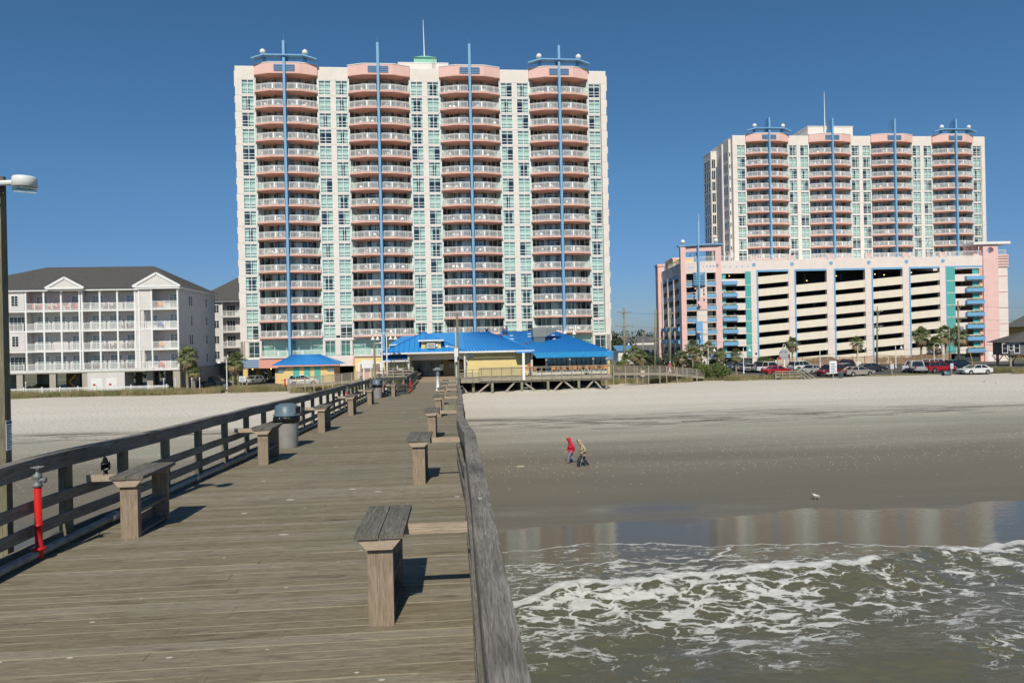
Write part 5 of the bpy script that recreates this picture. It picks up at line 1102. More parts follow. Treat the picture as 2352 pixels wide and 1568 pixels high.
g = MB(); apx = (-3.98, 91.5, 7.85); g.add([(-9.1, 86.2, EZ+.2), (1.2, 86.2, EZ+.2), apx, (-9.1, 97, EZ+.2), (1.2, 97, EZ+.2)], [(0,1,2),(1,4,2),(4,3,2),(3,0,2)])
for i in range(17):
    x = -8.8+i*.62; t_ = 1-abs(x+3.98)/5.1
    if t_ > .02: g.beam((x, 86.2, EZ+.22), (x, 86.2+5.3*t_, EZ+.22+2.65*t_), .045, .05, 1)
g.beam((-9.1, 86.2, EZ+.22), apx, .12, .08, 1); g.beam((1.2, 86.2, EZ+.22), apx, .12, .08, 1); g.build('entrance_roof', ['broof', 'seam'], P1)
MB().box(-9.2, 1.3, 86.05, 86.18, EZ+.02, EZ+.2).build('entrance_fascia', 'white', P1)
MB().box(-9.1, 1.2, 86.19, 87.9, EZ+.03, EZ+.08).build('soffit', 'trim', P1)
for x in (-5.75, 1.15): MB().box(x-.1, x+.1, 86.5, 86.7, FLO-.3, EZ+.02).build('porch_post', 'trim', P1)
# dormer with the air conditioner
g = MB(); dx0, dx1 = at(968, 815, 87)[0], at(1013, 815, 87)[0]; m_ = (dx0+dx1)/2; y0 = 87.1; zt = 6.75; g.box(dx0, dx1, y0, 89.5, 5.55, zt-.01, 0); g.box(dx0+.45, dx1-.45, y0-.02, y0-.001, 5.6, zt-.02, 1); dm = g.build('dormer', ['yellow', 'gwoodX'], P1)
g = MB(); g.add([(dx0-.35, y0-.35, zt), (dx1+.35, y0-.35, zt), (m_, 88.4, zt+.72), (dx1+.35, 90.5, zt), (dx0-.35, 90.5, zt), (m_, 90.5, zt+.72)], [(0,1,2),(1,3,5,2),(4,0,2,5)]); ribs(g, (dx0, y0-.3, zt), (dx1, y0-.3, zt), (m_-.3, 88.2, zt+.6), (m_+.3, 88.2, zt+.6), 6, 0); g.build('roof', 'broof', dm)
MB().box(dx0-.37, dx1+.37, y0-.45, y0-.36, zt-.12, zt+.06).build('fascia', 'white', dm)
def acunit(x0, x1, y, z0, z1, par=P1):
    g = MB(); g.box(x0, x1, y-.35, y, z0, z1, 0); u_ = g.build('air_conditioner', 'white', par); g = MB()
    for i in range(7): g.box(x0+.06, x1-.06, y-.37, y-.352, z0+.06+i*(z1-z0-.1)/7, z0+.1+i*(z1-z0-.1)/7)
    g.build('grille', 'metal', u_)
acunit(m_-.5, m_+.5, y0-.02, 5.75, 6.4, dm); MB().box(m_+.6, m_+.85, y0-.12, y0-.02, 5.95, 6.3).build('electric_box', 'trim', dm)
a = fx(1752, 1328, 87.9); b_ = fx(1772, 1341, 87.9); acunit(a[0], b_[0]+.1, 87.89, b_[2], a[2])
# roof monitor behind, awning at left
g = MB(); hip(g, -8.7, 1.0, 94.2, 101, 6.35, -7.3, -.4, 97.5, 7.45); g.box(-8.2, .5, 94.8, 100.4, 5.5, 6.34, 1); g.box(-8.75, 1.05, 94.1, 94.18, 6.2, 6.34, 2); g.build('monitor_roof', ['broof', 'trim', 'white'], P1)
g = MB(); g.add([(-9.0, 86.3, 4.35), (-5.75, 86.3, 4.35), (-5.75, 87.85, 5.0), (-9.0, 87.85, 5.0)], [(0,1,2,3)]); ribs(g, (-9, 86.3, 4.35), (-5.75, 86.3, 4.35), (-9, 87.85, 5.0), (-5.75, 87.85, 5.0), 7); g.box(-9.02, -5.72, 86.22, 86.29, 4.2, 4.37, 2); g.build('awning', ['broof', 'seam', 'white'], P1)
for xx in (-8.28, -7.35, -6.6): MB().box(xx, xx+.14, 87.8, 87.895, FLO-.3, 4.39).build('corner_board', 'white', P1)
g = MB(); g.box(-12.6, -8.35, 89.0, 89.2, FLO-.4, 4.7, 0); g.box(-12.2, -9.4, 88.93, 88.99, FLO, 3.95, 1); g.box(-12.25, -12.0, 88.9, 88.929, FLO, 4.1, 2); g.box(-9.5, -9.2, 88.9, 88.929, FLO, 4.1, 2); g.box(-12.25, -9.2, 88.89, 88.925, 3.95, 4.15, 2); g.build('side_bay', ['yellow', 'salmon', 'white'], P1)
def lattice(name, parent, x0, x1, z0, z1, y, mt, step=.16, w_=.035, y1=None):
    g = MB(); y1 = y if y1 is None else y1; n = int((x1-x0+z1-z0)/step)
    for i in range(-int((z1-z0)/step), int((x1-x0)/step)+1):
        for s in (1, -1):
            if s == 1: a = (x0+i*step, z0); b_ = (x0+i*step+(z1-z0), z1)
            else: a = (x0+i*step+(z1-z0), z0); b_ = (x0+i*step, z1)
            (ax_, az_), (bx_, bz_) = a, b_; sl = (bz_-az_)/(bx_-ax_)
            p = []; 
            for q in ((ax_, az_), (bx_, bz_)):
                xx = min(max(q[0], x0), x1); p.append((xx, az_+sl*(xx-ax_)))
            if abs(p[0][0]-p[1][0]) > .02: 
                yy = lambda xx: y+(y1-y)*(xx-x0)/(x1-x0)
                g.beam((p[0][0], yy(p[0][0])-.01*s, p[0][1]), (p[1][0], yy(p[1][0])-.01*s, p[1][1]), .015, w_)
    return g.build(name, mt, parent)
lattice('lattice', P1, -11.9, -9.5, FLO+.9, 3.95, 88.88, 'gwoodX')
# roof vents
for F_, fy_, Y_, r_ in ((1893, 1260, 93.5, .42), (1825, 1240, 95, .28)):
    p = fx(F_, fy_, Y_); t = thing('roof_vent', 'large mushroom exhaust vent between the two blue roofs' if r_ > .4 else 'small domed vent on the ridge of the entrance roof', 'vent', (p[0], Y_, 6.9 if r_ > .4 else 7.6), 0)
    k = 1.4 if r_ > .4 else .7; g = MB(); g.lathe([(r_*.6, 0), (r_*.6, .6*k), (r_*.9, .62*k), (r_, .8*k), (r_, 1.0*k), (r_*.7, 1.15*k), (r_*.3, 1.18*k)], 16); g.build('housing', 'metal', t, True); MB().lathe([(r_*.62, .1*k), (r_*.62, .3*k)], 16).build('collar', 'rust', t, True)
# restaurant
P2 = thing('restaurant', 'blue-roofed restaurant wing with a canvas awning over the open deck, right of the entrance', 'restaurant', (0, 0, 0))
g = MB(); hip(g, 7.6, 19.7, 86.2, 104, 4.95, 5.7+.3, 13.6, 95, 7.75); ribs(g, (9.9, 86.2, 4.95), (19.5, 86.2, 4.95), (6.3, 95, 7.76), (13.5, 95, 7.76), 26); g.build('roof', ['broof', 'seam'], P2)
g = MB(); g.add([(9.6, 86.1, 4.93), (19.8, 86.1, 4.93), (19.3, 85.2, 4.4), (9.9, 85.2, 4.4)], [(0,3,2,1)]); g.add([(9.9, 85.2, 4.4), (19.3, 85.2, 4.4), (19.3, 85.2, 4.28), (9.9, 85.2, 4.28)], [(0,3,2,1)]); g.build('awning', 'awning', P2)
g = MB(); y = 87.2; g.box(9.45, 19.2, y, y+.15, FLO, FLO+.35, 0); g.box(9.45, 19.2, y, y+.15, 4.55, 4.94, 0)
for x in (9.45, 11.3, 14.3, 17.3, 19.0): g.box(x, x+.25, y-.02, y+.16, FLO, 4.94, 0)
g.box(19.05, 19.2, y+.16, 103, FLO-.3, 4.94, 1); g.box(9.5, 19, 97, 97.2, FLO, 4.9, 2); g.build('wall', ['trim', 'yellow', 'dark'], P2)
g = MB()
for x in np.arange(11.55, 19, .62): g.box(x-.03, x+.03, y+.02, y+.08, FLO+.36, 4.54)
g.box(11.5, 19, y+.021, y+.079, 3.6, 3.66); g.build('window_frames', 'bumper', P2)
MB().box(11.55, 18.95, y+.1, y+.105, FLO+.36, 4.54).build('glass', 'clear', P2)
p = fx(1995, 1250, 91); g = MB(); g.box(p[0], p[0]+1.7, 90, 91.6, 6.9, 8.1, 0); g.add([(p[0]+1.7, 90, 8.1), (p[0]+1.7, 91.6, 8.1), (p[0]+1.7, 91.6, 6.9), (p[0]+1.7, 90, 6.9), (p[0]+3.8, 90.4, 8.05), (p[0]+3.8, 91.2, 8.05)], [(0,4,5,1),(3,2,5,4),(0,3,4),(1,5,2)]); g.box(p[0]+.1, p[0]+1.6, 90.1, 91.5, 6.0, 6.89, 1); o = g.build('roof_duct', ['galv', 'binlid'], None); tag(o, 'boxy grey kitchen exhaust duct with tapered snout on the restaurant roof', 'duct')
rr = random.Random(5); g = MB()
for F_, fy_ in ((1978, 1258), (1979, 1267), (2004, 1279), (2026, 1279), (2048, 1278), (2071, 1277), (2067, 1254), (2068, 1264), (1911, 1263), (1914, 1274), (1865, 1253)):
    yy = 95-(fy_-1247)/(1316-1247)*8.8; p = fx(F_, fy_, yy); zz = 4.95+2.8*(yy-86.2)/8.8; g.box(p[0], p[0]+.45, yy-.1, yy+.1, zz+.02, zz+.13)
g.build('snow_guards', 'white', P2)
g = MB()
for F_, fy_ in ((1962, 1290), (1972, 1287), (1983, 1283), (1993, 1276)): yy = 95-(fy_-1247)/(1316-1247)*8.8; p = fx(F_, fy_, yy); zz = 4.95+2.8*(yy-86.2)/8.8; g.box(p[0], p[0]+.3, yy-.2, yy+.2, zz+.02, zz+.09)
g.build('rust_patches', 'rust', P2)
# raised wooden deck in front
D = thing('dining_deck', 'raised timber dining deck on piles with railing, in front of the restaurant', 'deck', (0, 0, 0))
g = MB(); g.box(.6, 19.0, 84, 92, FLO-.06, FLO-.001); g.box(-5.5, .6, 84.3, 92.5, FLO-.06, FLO-.002); g.build('deck_floor', 'wX', D)
g = MB(); g.box(2.9, 19.05, 83.93, 83.995, FLO-.42, FLO+.02); g.box(.6, 2.9, 83.5, 83.56, FLO-.55, FLO-.02); g.box(2.8, 19.0, 84.1, 84.25, FLO-.62, FLO-.43); g.box(18.99, 19.05, 84, 92, FLO-.42, FLO); g.build('rim_joist', 'gwoodX', D)
for i in range(14):
    x = 3.1+i*1.22; MB().box(x-.05, x+.05, 83.85, 83.92, FLO-.4, FLO+1.16).build('railing_post', 'pile', D)
g = MB(); g.box(2.8, 19.1, 83.80, 84.0, FLO+1.17, FLO+1.22); g.box(2.8, 19.1, 83.93, 83.97, FLO+1.0, FLO+1.1); g.box(19.0, 19.1, 84.01, 92, FLO+1.17, FLO+1.22); g.build('top_rail', 'gwoodX', D)
for z in (.3, .62): MB().box(8.2, 19, 83.93, 83.96, FLO+z, FLO+z+.05).build('mid_rail', 'gwoodX', D)
lattice('lattice', D, 2.9, 8.0, FLO+.02, FLO+1.0, 83.97, 'gwoodX')
for z in (.25, .5, .75): MB().box(.3, 2.85, 83.46, 83.5, FLO+z-.2, FLO+z-.08).build('mid_rail', 'gwoodX', D)
g = MB(); g.box(.3, 2.85, 83.40, 83.6, FLO+.98, FLO+1.03); g.build('top_rail', 'gwoodX', D)
for x in (.4, 1.2, 2.0, 2.8): MB().box(x-.05, x+.05, 83.38, 83.45, FLO-.5, FLO+.97).build('railing_post', 'pile', D)
MB().box(8.05, 8.35, 83.7, 83.84, FLO-.4, FLO+2.9).build('tall_post', 'white', D)
for x in (2.1, 4.4, 8.0, 11.2, 15.0, 18.4):
    for y in (84.3, 88, 91.5):
        if y > 85 and x > 18: continue
        g = MB(); g.tube([(x, y, -.9), (x, y, FLO-.1)], .17, 10); g.build('pile', 'pile', D, True)
for x0, z0, x1, z1 in ((2.3, .0, 4.2, 1.5), (8.1, 1.5, 10.0, .1), (11.7, .1, 13.1, 1.5), (13.1, 1.5, 14.8, .1), (15.7, .2, 16.9, 1.5), (16.9, 1.5, 17.9, .3), (2.0, -.6, .7, 1.2), (5.8, .1, 7.2, 1.5)):
    MB().beam((x0, 84.35, z0), (x1, 84.35, z1), .08, .2).build('brace', 'gwood', D)
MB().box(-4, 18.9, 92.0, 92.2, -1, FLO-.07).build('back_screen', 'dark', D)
g = MB(); g.tube([(9.2, 85, 1.5), (9.2, 85, .9), (8.6, 85, .7), (8.2, 85, .7)], .09, 8); g.build('drain_pipe', 'white', D, True)
# bar stools and high tables
def stool():
    t = thing('bar_stool', '', 'bar stool'); g = MB(); g.box(-.22, .22, -.2, .2, .72, .78); g.build('seat', 'wicker', t)
    g = MB(); g.add([(-.22, .18, .74), (.22, .18, .74), (.24, .26, 1.15), (-.24, .26, 1.15), (-.22, .2, .74), (.22, .2, .74), (.24, .29, 1.15), (-.24, .29, 1.15)], [(0,1,2,3),(7,6,5,4),(3,2,6,7),(0,3,7,4),(1,5,6,2)]); g.box(-.25, -.2, -.15, .22, .92, .97); g.box(.2, .25, -.15, .22, .92, .97); g.build('backrest', 'wicker', t)
    for x in (-.2, .2):
        for y in (-.18, .18): MB().tube([(x, y, .72), (x*1.15, y*1.15, 0)], .018, 5).build('leg', 'rail', t)
    return t
st = stool(); k = 0; rr = random.Random(9)
nm = ['first', 'second', 'third', 'fourth', 'fifth', 'sixth', 'seventh', 'eighth', 'ninth', 'tenth', 'eleventh', 'twelfth', 'thirteenth', 'fourteenth', 'fifteenth', 'sixteenth']
for x in (8.8, 9.6, 12.0, 12.75, 13.4, 14.1, 14.75, 15.4, 16.1, 16.7, 17.4, 18.0, 18.5): 
    place(st, 'orange wicker bar stool on the dining deck, %s from the left' % nm[k], (x, 84.7+rr.uniform(0, .9), FLO), rr.uniform(-.6, .6)+(math.pi if k % 2 else 0), 'wicker bar stools on the dining deck'); k += 1
def hightable(label, x, y):
    t = thing('high_table', label, 'table', (x, y, FLO), 0, 'high tables on the dining deck'); MB().lathe([(.38, 1.02), (.4, 1.04), (.38, 1.07)], 16).build('table_top', 'wX', t); MB().lathe([(.25, 0), (.24, .03), (.03, .05), (.03, 1.02)], 10).build('pedestal', 'rail', t)
hightable('round high table among the wicker stools, left one', 10.4, 85.4); hightable('round high table among the wicker stools, right one', 16.4, 85.9)

# blue-roofed kiosk in front of the tower
K = thing('kiosk', 'small yellow beach kiosk with bright blue hip roof and teal shutters', 'kiosk', (0, 0, 0))
g = MB(); g.box(-27.9, -19.2, 112.6, 118, -.1, 3.2); g.build('wall', 'yellowp', K)
g = MB(); hip(g, -28.8, -18.3, 111.9, 118.8, 3.36, -26.3, -21.9, 115.3, 4.95); ribs(g, (-28.6, 111.9, 3.37), (-18.5, 111.9, 3.37), (-26.2, 115.3, 4.96), (-22, 115.3, 4.96), 19); g.build('roof', ['broof', 'seam'], K)
MB().box(-28.8, -18.3, 111.85, 111.9, 3.15, 3.34).build('fascia', 'coral', K)
for x in (-25.6, -23.9, -22.3): MB().box(x, x+.95, 112.54, 112.598, .4, 3.15).build('shutter', 'teal', K)
g = MB(); g.xz([(-27.9, 2.7), (-26.9, 2.7), (-26.6, 3.0), (-27.9, 3.0)], 112.5, 112.59); g.xz([(-27.9, 2.2), (-27.2, 2.2), (-27.0, 2.45), (-27.9, 2.45)], 112.5, 112.59); g.xz([(-20.5, 2.8), (-19.2, 2.8), (-19.2, 3.05), (-20.8, 3.05)], 112.5, 112.59); g.xz([(-20.2, 2.3), (-19.2, 2.3), (-19.2, 2.5), (-20.4, 2.5)], 112.5, 112.59); g.build('blue_fins', 'louver', K)

# wooden beach ramps
def baluster_fence(name, label, P, z, h=1.05, mt='gwood', gap=.14, deckw=1.4, cat='boardwalk', balw=.035):
    t = thing(name, label, cat, (0, 0, 0)); n = len(P)
    for (x0, y0), (x1, y1), z0, z1 in zip(P[:-1], P[1:], z[:-1], z[1:]):
        g = MB(); L = math.dist((x0, y0), (x1, y1)); k = int(L/gap)
        for i in range(k+1): f = i/k; x, y, zz = x0+(x1-x0)*f, y0+(y1-y0)*f, z0+(z1-z0)*f; g.box(x-balw/2, x+balw/2, y-.02, y+.02, zz+.05, zz+h-.02)
        g.build('balusters', mt, t); g = MB(); g.beam((x0, y0, z0+h), (x1, y1, z1+h), .14, .045); g.beam((x0, y0, z0+.07), (x1, y1, z1+.07), .05, .09); g.build('rail', 'gwoodX', t)
        for i in range(0, max(1, int(L/1.9))+1): f = min(1, i*1.9/L); MB().box(x0+(x1-x0)*f-.055, x0+(x1-x0)*f+.055, y0+(y1-y0)*f-.05, y0+(y1-y0)*f+.05, -.3, z0+(z1-z0)*f+h+.02).build('post', mt, t)
        g = MB(); g.add([(x0, y0, z0), (x1, y1, z1), (x1, y1+deckw, z1), (x0, y0+deckw, z0), (x0, y0, z0-.22), (x1, y1, z1-.22), (x1, y1+deckw, z1-.22), (x0, y0+deckw, z0-.22)], [(0,1,2,3),(7,6,5,4),(0,4,5,1),(1,5,6,2),(2,6,7,3)]); g.build('ramp_deck', 'gwoodX', t)
    return t
a = fx(1079, 1421, 97); b_ = fx(1382, 1390, 86)
baluster_fence('boardwalk', 'grey wooden ramp with slatted fence climbing from the beach to the pier, left side', [(a[0], 97), (b_[0], 86)], [a[2]-1.05, b_[2]-1.05])
a = fx(2304, 1368, 93); b_ = fx(2499, 1371, 95); c_ = fx(2640, 1383, 98)
baluster_fence('boardwalk', 'grey wooden boardwalk with slatted fence right of the dining deck', [(a[0]-.4, 92), (b_[0], 95), (c_[0], 98)], [a[2]-1.1, b_[2]-1.1, c_[2]-1.2], gap=.17)
# platform left of the entrance with its own railing and the golf cart
t = thing('side_platform', 'weathered timber platform and railing left of the entrance, holding a golf cart', 'platform', (0, 0, 0))
a = fx(1395, 1381, 76); b_ = fx(1548, 1381, 76); zf = a[2]-1.1
MB().box(a[0]-.5, -4.2, 76, 87.8, zf-.1, zf).build('platform_floor', 'wX', t)
for i, z in enumerate((.12, .42, .72)): MB().box(a[0], b_[0], 76.03, 76.07, zf+z, zf+z+.13).build('mid_rail', 'gwoodX', t)
MB().box(a[0], b_[0]+.1, 75.93, 76.11, zf+1.06, zf+1.11).build('top_rail', 'gwoodX', t)
for f in (0, .28, .52, .76, 1): x = a[0]+(b_[0]-a[0])*f; MB().box(x-.08, x+.08, 75.9, 76.02, zf-.8, zf+1.05).build('post', 'pile', t)
for x in (-11.5, -8, -5):
    for y in (77, 86): MB().tube([(x, y, -.5), (x, y, zf-.1)], .15, 8).build('pile', 'pile', t)
# golf cart
p = fx(1502, 1415, 79); t = thing('golf_cart', 'dark maroon golf cart with canopy parked behind the side railing', 'golf cart', (p[0], 79.5, zf), R(8)); M['maroon'] = mat('maroon_paint', (.06, .03, .04), .3)
g = MB(); g.xz([(-1.05, .3), (1.1, .3), (1.15, .65), (.6, .95), (.5, .55), (-.2, .55), (-.25, .8), (-1.05, .85)], -.5, .5); g.build('body', 'maroon', t)
g = MB(); g.box(-.35, .15, -.48, .48, .75, .85); g.box(-.45, -.33, -.48, .48, .8, 1.2); g.build('seat', 'trim', t)
g = MB(); g.xz([(-.95, 1.80), (.75, 1.80), (.9, 1.86), (.6, 1.92), (-.9, 1.92)], -.58, .58); g.build('canopy', 'metal', t)
g = MB()
for y in (-.5, .5): g.tube([(-.8, y, .85), (-.7, y, 1.8)], .02, 5); g.tube([(.85, y, .85), (.55, y, 1.8)], .02, 5)
g.build('canopy_frame', 'metal', t)
for x in (-.75, .75):
    for y in (-.52, .52): g = MB(); g.tube([(x, y-.09, .24), (x, y+.09, .24)], .24, 14); g.build('wheel', 'tyre', t)
# ------------------------------------------------ cars
def loftcar(kind):
    if kind == 'sedan': L, Wd, prof = 4.75, 1.82, [(-2.35,.35),(-2.38,.62),(-2.3,.92),(-1.75,1.0),(1.1,.98),(1.95,.86),(2.33,.66),(2.37,.40)]; cab = [(-1.75,.98),(-1.05,1.40),(.25,1.43),(1.15,.96)]; wx = (-1.38, 1.42); wr = .33
    elif kind == 'suv': L, Wd, prof = 4.9, 1.95, [(-2.42,.42),(-2.45,.8),(-2.38,1.08),(1.15,1.10),(2.1,1.02),(2.4,.8),(2.43,.45)]; cab = [(-2.36,1.07),(-2.05,1.74),(.25,1.76),(1.2,1.08)]; wx = (-1.45, 1.5); wr = .38
    else: L, Wd, prof = 5.7, 1.98, [(-2.82,.50),(-2.85,.85),(-2.82,1.08),(1.35,1.12),(2.35,1.08),(2.75,.95),(2.8,.50)]; cab = [(-.75,1.08),(-.6,1.82),(.65,1.84),(1.4,1.11)]; wx = (-1.75, 1.85); wr = .40
    side = []
    for x, z in prof: side.append((x, z))
    bot = .28 if kind == 'sedan' else .36; low = []
    for cx in (wx[1], wx[0]):
        low.append((cx+wr+.07, bot)); low += [(cx+(wr+.07)*math.cos(a), max(bot, wr+(wr+.07)*math.sin(a))) for a in [math.pi*i/8 for i in range(1, 8)]]; low.append((cx-wr-.07, bot))
    poly = side+low; g = MB(); n = len(poly); hw = Wd/2
    def inset(x, z): e = max(0, abs(x)-L/2+.45)/.45; return hw-.10*e*e-.05*max(0, (z-.6))
    vs = [(x, -inset(x, z), z) for x, z in poly]+[(x, inset(x, z), z) for x, z in poly]; g.add(vs, [tuple(reversed(range(n))), tuple(range(n, 2*n))]+[(i, (i+1) % n, n+(i+1) % n, n+i) for i in range(n)], 0)
    # pillars and roof over a glass cabin
    ci = [(x, z) for x, z in cab]; t = .17; hb, ht = hw-.06, hw-.06-t
    A, B_, C_, D_ = ci; ys = [hb, ht, ht, hb]
    gl = MB(); gl.add([(x, -y, z) for (x, z), y in zip(ci, ys)]+[(x, y, z) for (x, z), y in zip(ci, ys)], [(3,2,1,0),(4,5,6,7),(0,1,5,4),(1,2,6,5),(2,3,7,6)])
    for s in (-1, 1):
        for p, q, w_ in ((A, B_, .16), (C_, D_, .09)): g.beam((p[0], s*hb*1.0, p[1]), (q[0] if p is A else q[0], s*(ht if q is B_ else hb), q[1]) if p is A else (D_[0], s*hb, D_[1]), .07, w_) if p is A else g.beam((C_[0], s*ht, C_[1]), (D_[0], s*hb, D_[1]), .07, w_)
        for f in ([.48] if kind != 'suv' else [.36, .68]):
            x = B_[0]+(C_[0]-B_[0])*f; g.beam((x, s*(hb+.0), A[1]), (x, s*ht, B_[1]), .06, .09) if kind != 'pickup' else None
        g.beam((B_[0], s*ht, B_[1]), (C_[0], s*ht, C_[1]), .08, .06)
    g.add([(B_[0]-.05, -ht-.01, B_[1]-.01), (C_[0]+.05, -ht-.01, C_[1]-.01), (C_[0]+.05, ht+.01, C_[1]-.01), (B_[0]-.05, ht+.01, B_[1]-.01), (B_[0]+.1, -ht+.1, B_[1]+.05), (C_[0]-.1, -ht+.1, C_[1]+.05), (C_[0]-.1, ht-.1, C_[1]+.05), (B_[0]+.1, ht-.1, B_[1]+.05)], [(4,5,6,7),(0,1,5,4),(1,2,6,5),(2,3,7,6),(3,0,4,7)], 0)
    if kind == 'pickup':
        g.box(-2.7, -.8, -hw+.15, hw-.15, 1.081, 1.10, 1)
    body = g
    det = MB(); xf, xb = L/2-.0, -L/2+.0
    det.box(xf-.05, xf+.04, -hw*.45, hw*.45, .55, .75); det.box(xf-.05, xf+.05, -hw*.8, hw*.8, .32, .42); det.box(xb-.05, xb+.04, -hw*.8, hw*.8, .34, .44)
    for s in (-1, 1): det.box(-.8*L/2, .8*L/2, s*(hw-.03)-.01, s*(hw-.03)+.01, bot-.01, bot+.07) if False else None
    return dict(body=body, glass=gl, det=det, L=L, hw=hw, wx=wx, wr=wr, kind=kind)
CARM = {}
def car(kind, label, F_, y_, col, rz, cat=None, two=None):
    if kind not in CARM:
        d = loftcar(kind); CARM[kind] = d; d['bm'] = None
        d['gm'] = d['glass'].mesh('windows', 'carglass'); d['dm'] = d['det'].mesh('bumper_trim', 'bumper')
        wr = d['wr']; g = MB(); g.tube([(0,-.11,0),(0,.11,0)], wr, 20); d['ty'] = g.mesh('tyre', 'tyre')
        g = MB(); g.tube([(0,-.125,0),(0,.125,0)], wr*.62, 14); d['ri'] = g.mesh('rim', 'rim')
        g = MB(); g.ball((0,0,0), (.09,.2,.08), 10); d['hl'] = g.mesh('headlight', 'lightclr', True); g = MB(); g.box(-.04,.04,-.12,.12,-.14,.14); d['tl'] = g.mesh('tail_light', 'lightred')
        g = MB(); g.ball((0,0,0), (.06,.11,.08), 8); d['mi'] = g
    d = CARM[kind]; mk = 'paint_%s' % str(col)
    if mk not in M: M[mk] = mat('car_paint', col, .25, metal=.15, var=.03, spec=.6, coat=.8)
    p = az(F_*.6125, y_*.6125, 0); nm_ = {'sedan': 'parked_car', 'suv': 'parked_suv', 'pickup': 'pickup_truck'}[kind]
    t = thing(nm_, label, cat or {'sedan': 'car', 'suv': 'suv', 'pickup': 'pickup truck'}[kind], (p[0], p[1], 0.0), rz, 'vehicles parked by the beach')
    b = d['body'].build('body', [mk, 'bumper'], t); bv = b.modifiers.new('b', 'BEVEL'); bv.width = .045; bv.segments = 2; bv.angle_limit = R(30)
    if two: MB().box(-d['L']/2*.86, d['L']/2*.86, -d['hw']-.005, d['hw']+.005, .40, .60).build('lower_cladding', two, t)
    link('windows', d['gm'], t); link('bumper_trim', d['dm'], t)
    for x in d['wx']:
        for s in (-1, 1):
            w_ = link('wheel', d['ty'], t, (x, s*(d['hw']-.13), d['wr'])); link('rim', d['ri'], w_)
    for s in (-1, 1):
        link('headlight', d['hl'], t, (d['L']/2-.05, s*(d['hw']-.28), .72 if kind == 'sedan' else .88)); link('tail_light', d['tl'], t, (-d['L']/2+.02, s*(d['hw']-.22), .82 if kind == 'sedan' else .95)); g = MB(); g.ball((1.0 if kind != 'pickup' else 1.15, s*(d['hw']+.08), 1.05 if kind == 'sedan' else 1.2), (.07, .12, .08), 8); g.build('wing_mirror', mk, t, True)
    return t
D2 = math.radians
car('sedan', 'beige-silver sedan parked nearest the sand, beside the blue-grey bin', 3217, 1409, (.32, .29, .25), D2(4))
car('sedan', 'dark charcoal sedan behind the beige-silver one', 3268, 1393, (.035, .04, .05), D2(-3))
car('suv', 'maroon suv with tan lower cladding, headlights towards the beach', 3112, 1409, (.22, .018, .02), D2(205), two='trim')
car('suv', 'black suv between the maroon suv and the beige-silver sedan', 3178, 1404, (.012, .013, .015), D2(25))
car('sedan', 'cream-white compact sedan behind the wooden stairs', 3040, 1401, (.55, .54, .5), D2(215))
car('suv', 'white crossover suv with red tail light by the lattice fence', 3008, 1390, (.70, .70, .68), D2(12))
car('sedan', 'bright red sedan behind the short wooden railing', 2915, 1404, (.48, .012, .016), D2(10))
car('pickup', 'white pickup truck behind the red sedan', 2885, 1396, (.72, .72, .70), D2(5))
car('suv', 'dark blue-black suv left of the white pickup', 2850, 1392, (.015, .02, .03), D2(215))
car('sedan', 'pale tan sedan in the row left of the dark suv', 2815, 1394, (.45, .42, .36), D2(235))
car('sedan', 'grey sedan in the row right behind the palm trunk', 2793, 1390, (.16, .16, .16), D2(235))
car('sedan', 'dark green-grey sedan in the row by the big shrub', 2770, 1388, (.05, .07, .07), D2(235))
car('sedan', 'blue sedan farthest left in the parking row', 2752, 1386, (.03, .09, .25), D2(235))
car('suv', 'grey suv on the raised row in front of the garage hedge', 3108, 1369, (.22, .23, .25), D2(5))
car('suv', 'dark red suv just behind the maroon one', 3150, 1386, (.17, .012, .015), D2(185))
car('pickup', 'white pickup truck facing the beach, right half of the lot', 3428, 1394, (.70, .70, .68), D2(218))
car('pickup', 'silver-tailgate pickup truck seen from behind beside the crimson suv', 3438, 1397, (.42, .43, .44), D2(68))
car('suv', 'shiny crimson suv near the overturned barrel', 3518, 1396, (.38, .010, .018), D2(6))
car('suv', 'black suv in the shade behind the crimson suv', 3600, 1388, (.010, .014, .016), D2(5))
car('suv', 'white suv mostly hidden behind the crimson suv', 3515, 1384, (.72, .72, .70), D2(5))
car('sedan', 'white sedan with red hubcaps at the right end of the lot', 3656, 1403, (.72, .72, .70), D2(184))
car('pickup', 'black pickup truck behind the dune grass at the left', 806, 1454, (.010, .013, .02), D2(-2))
car('sedan', 'silver-white sedan parked beside the yellow columns', 952, 1440, (.50, .52, .53), D2(250))
car('suv', 'white suv half hidden by the slatted ramp in front of the kiosk', 1143, 1446, (.70, .70, .68), D2(0))

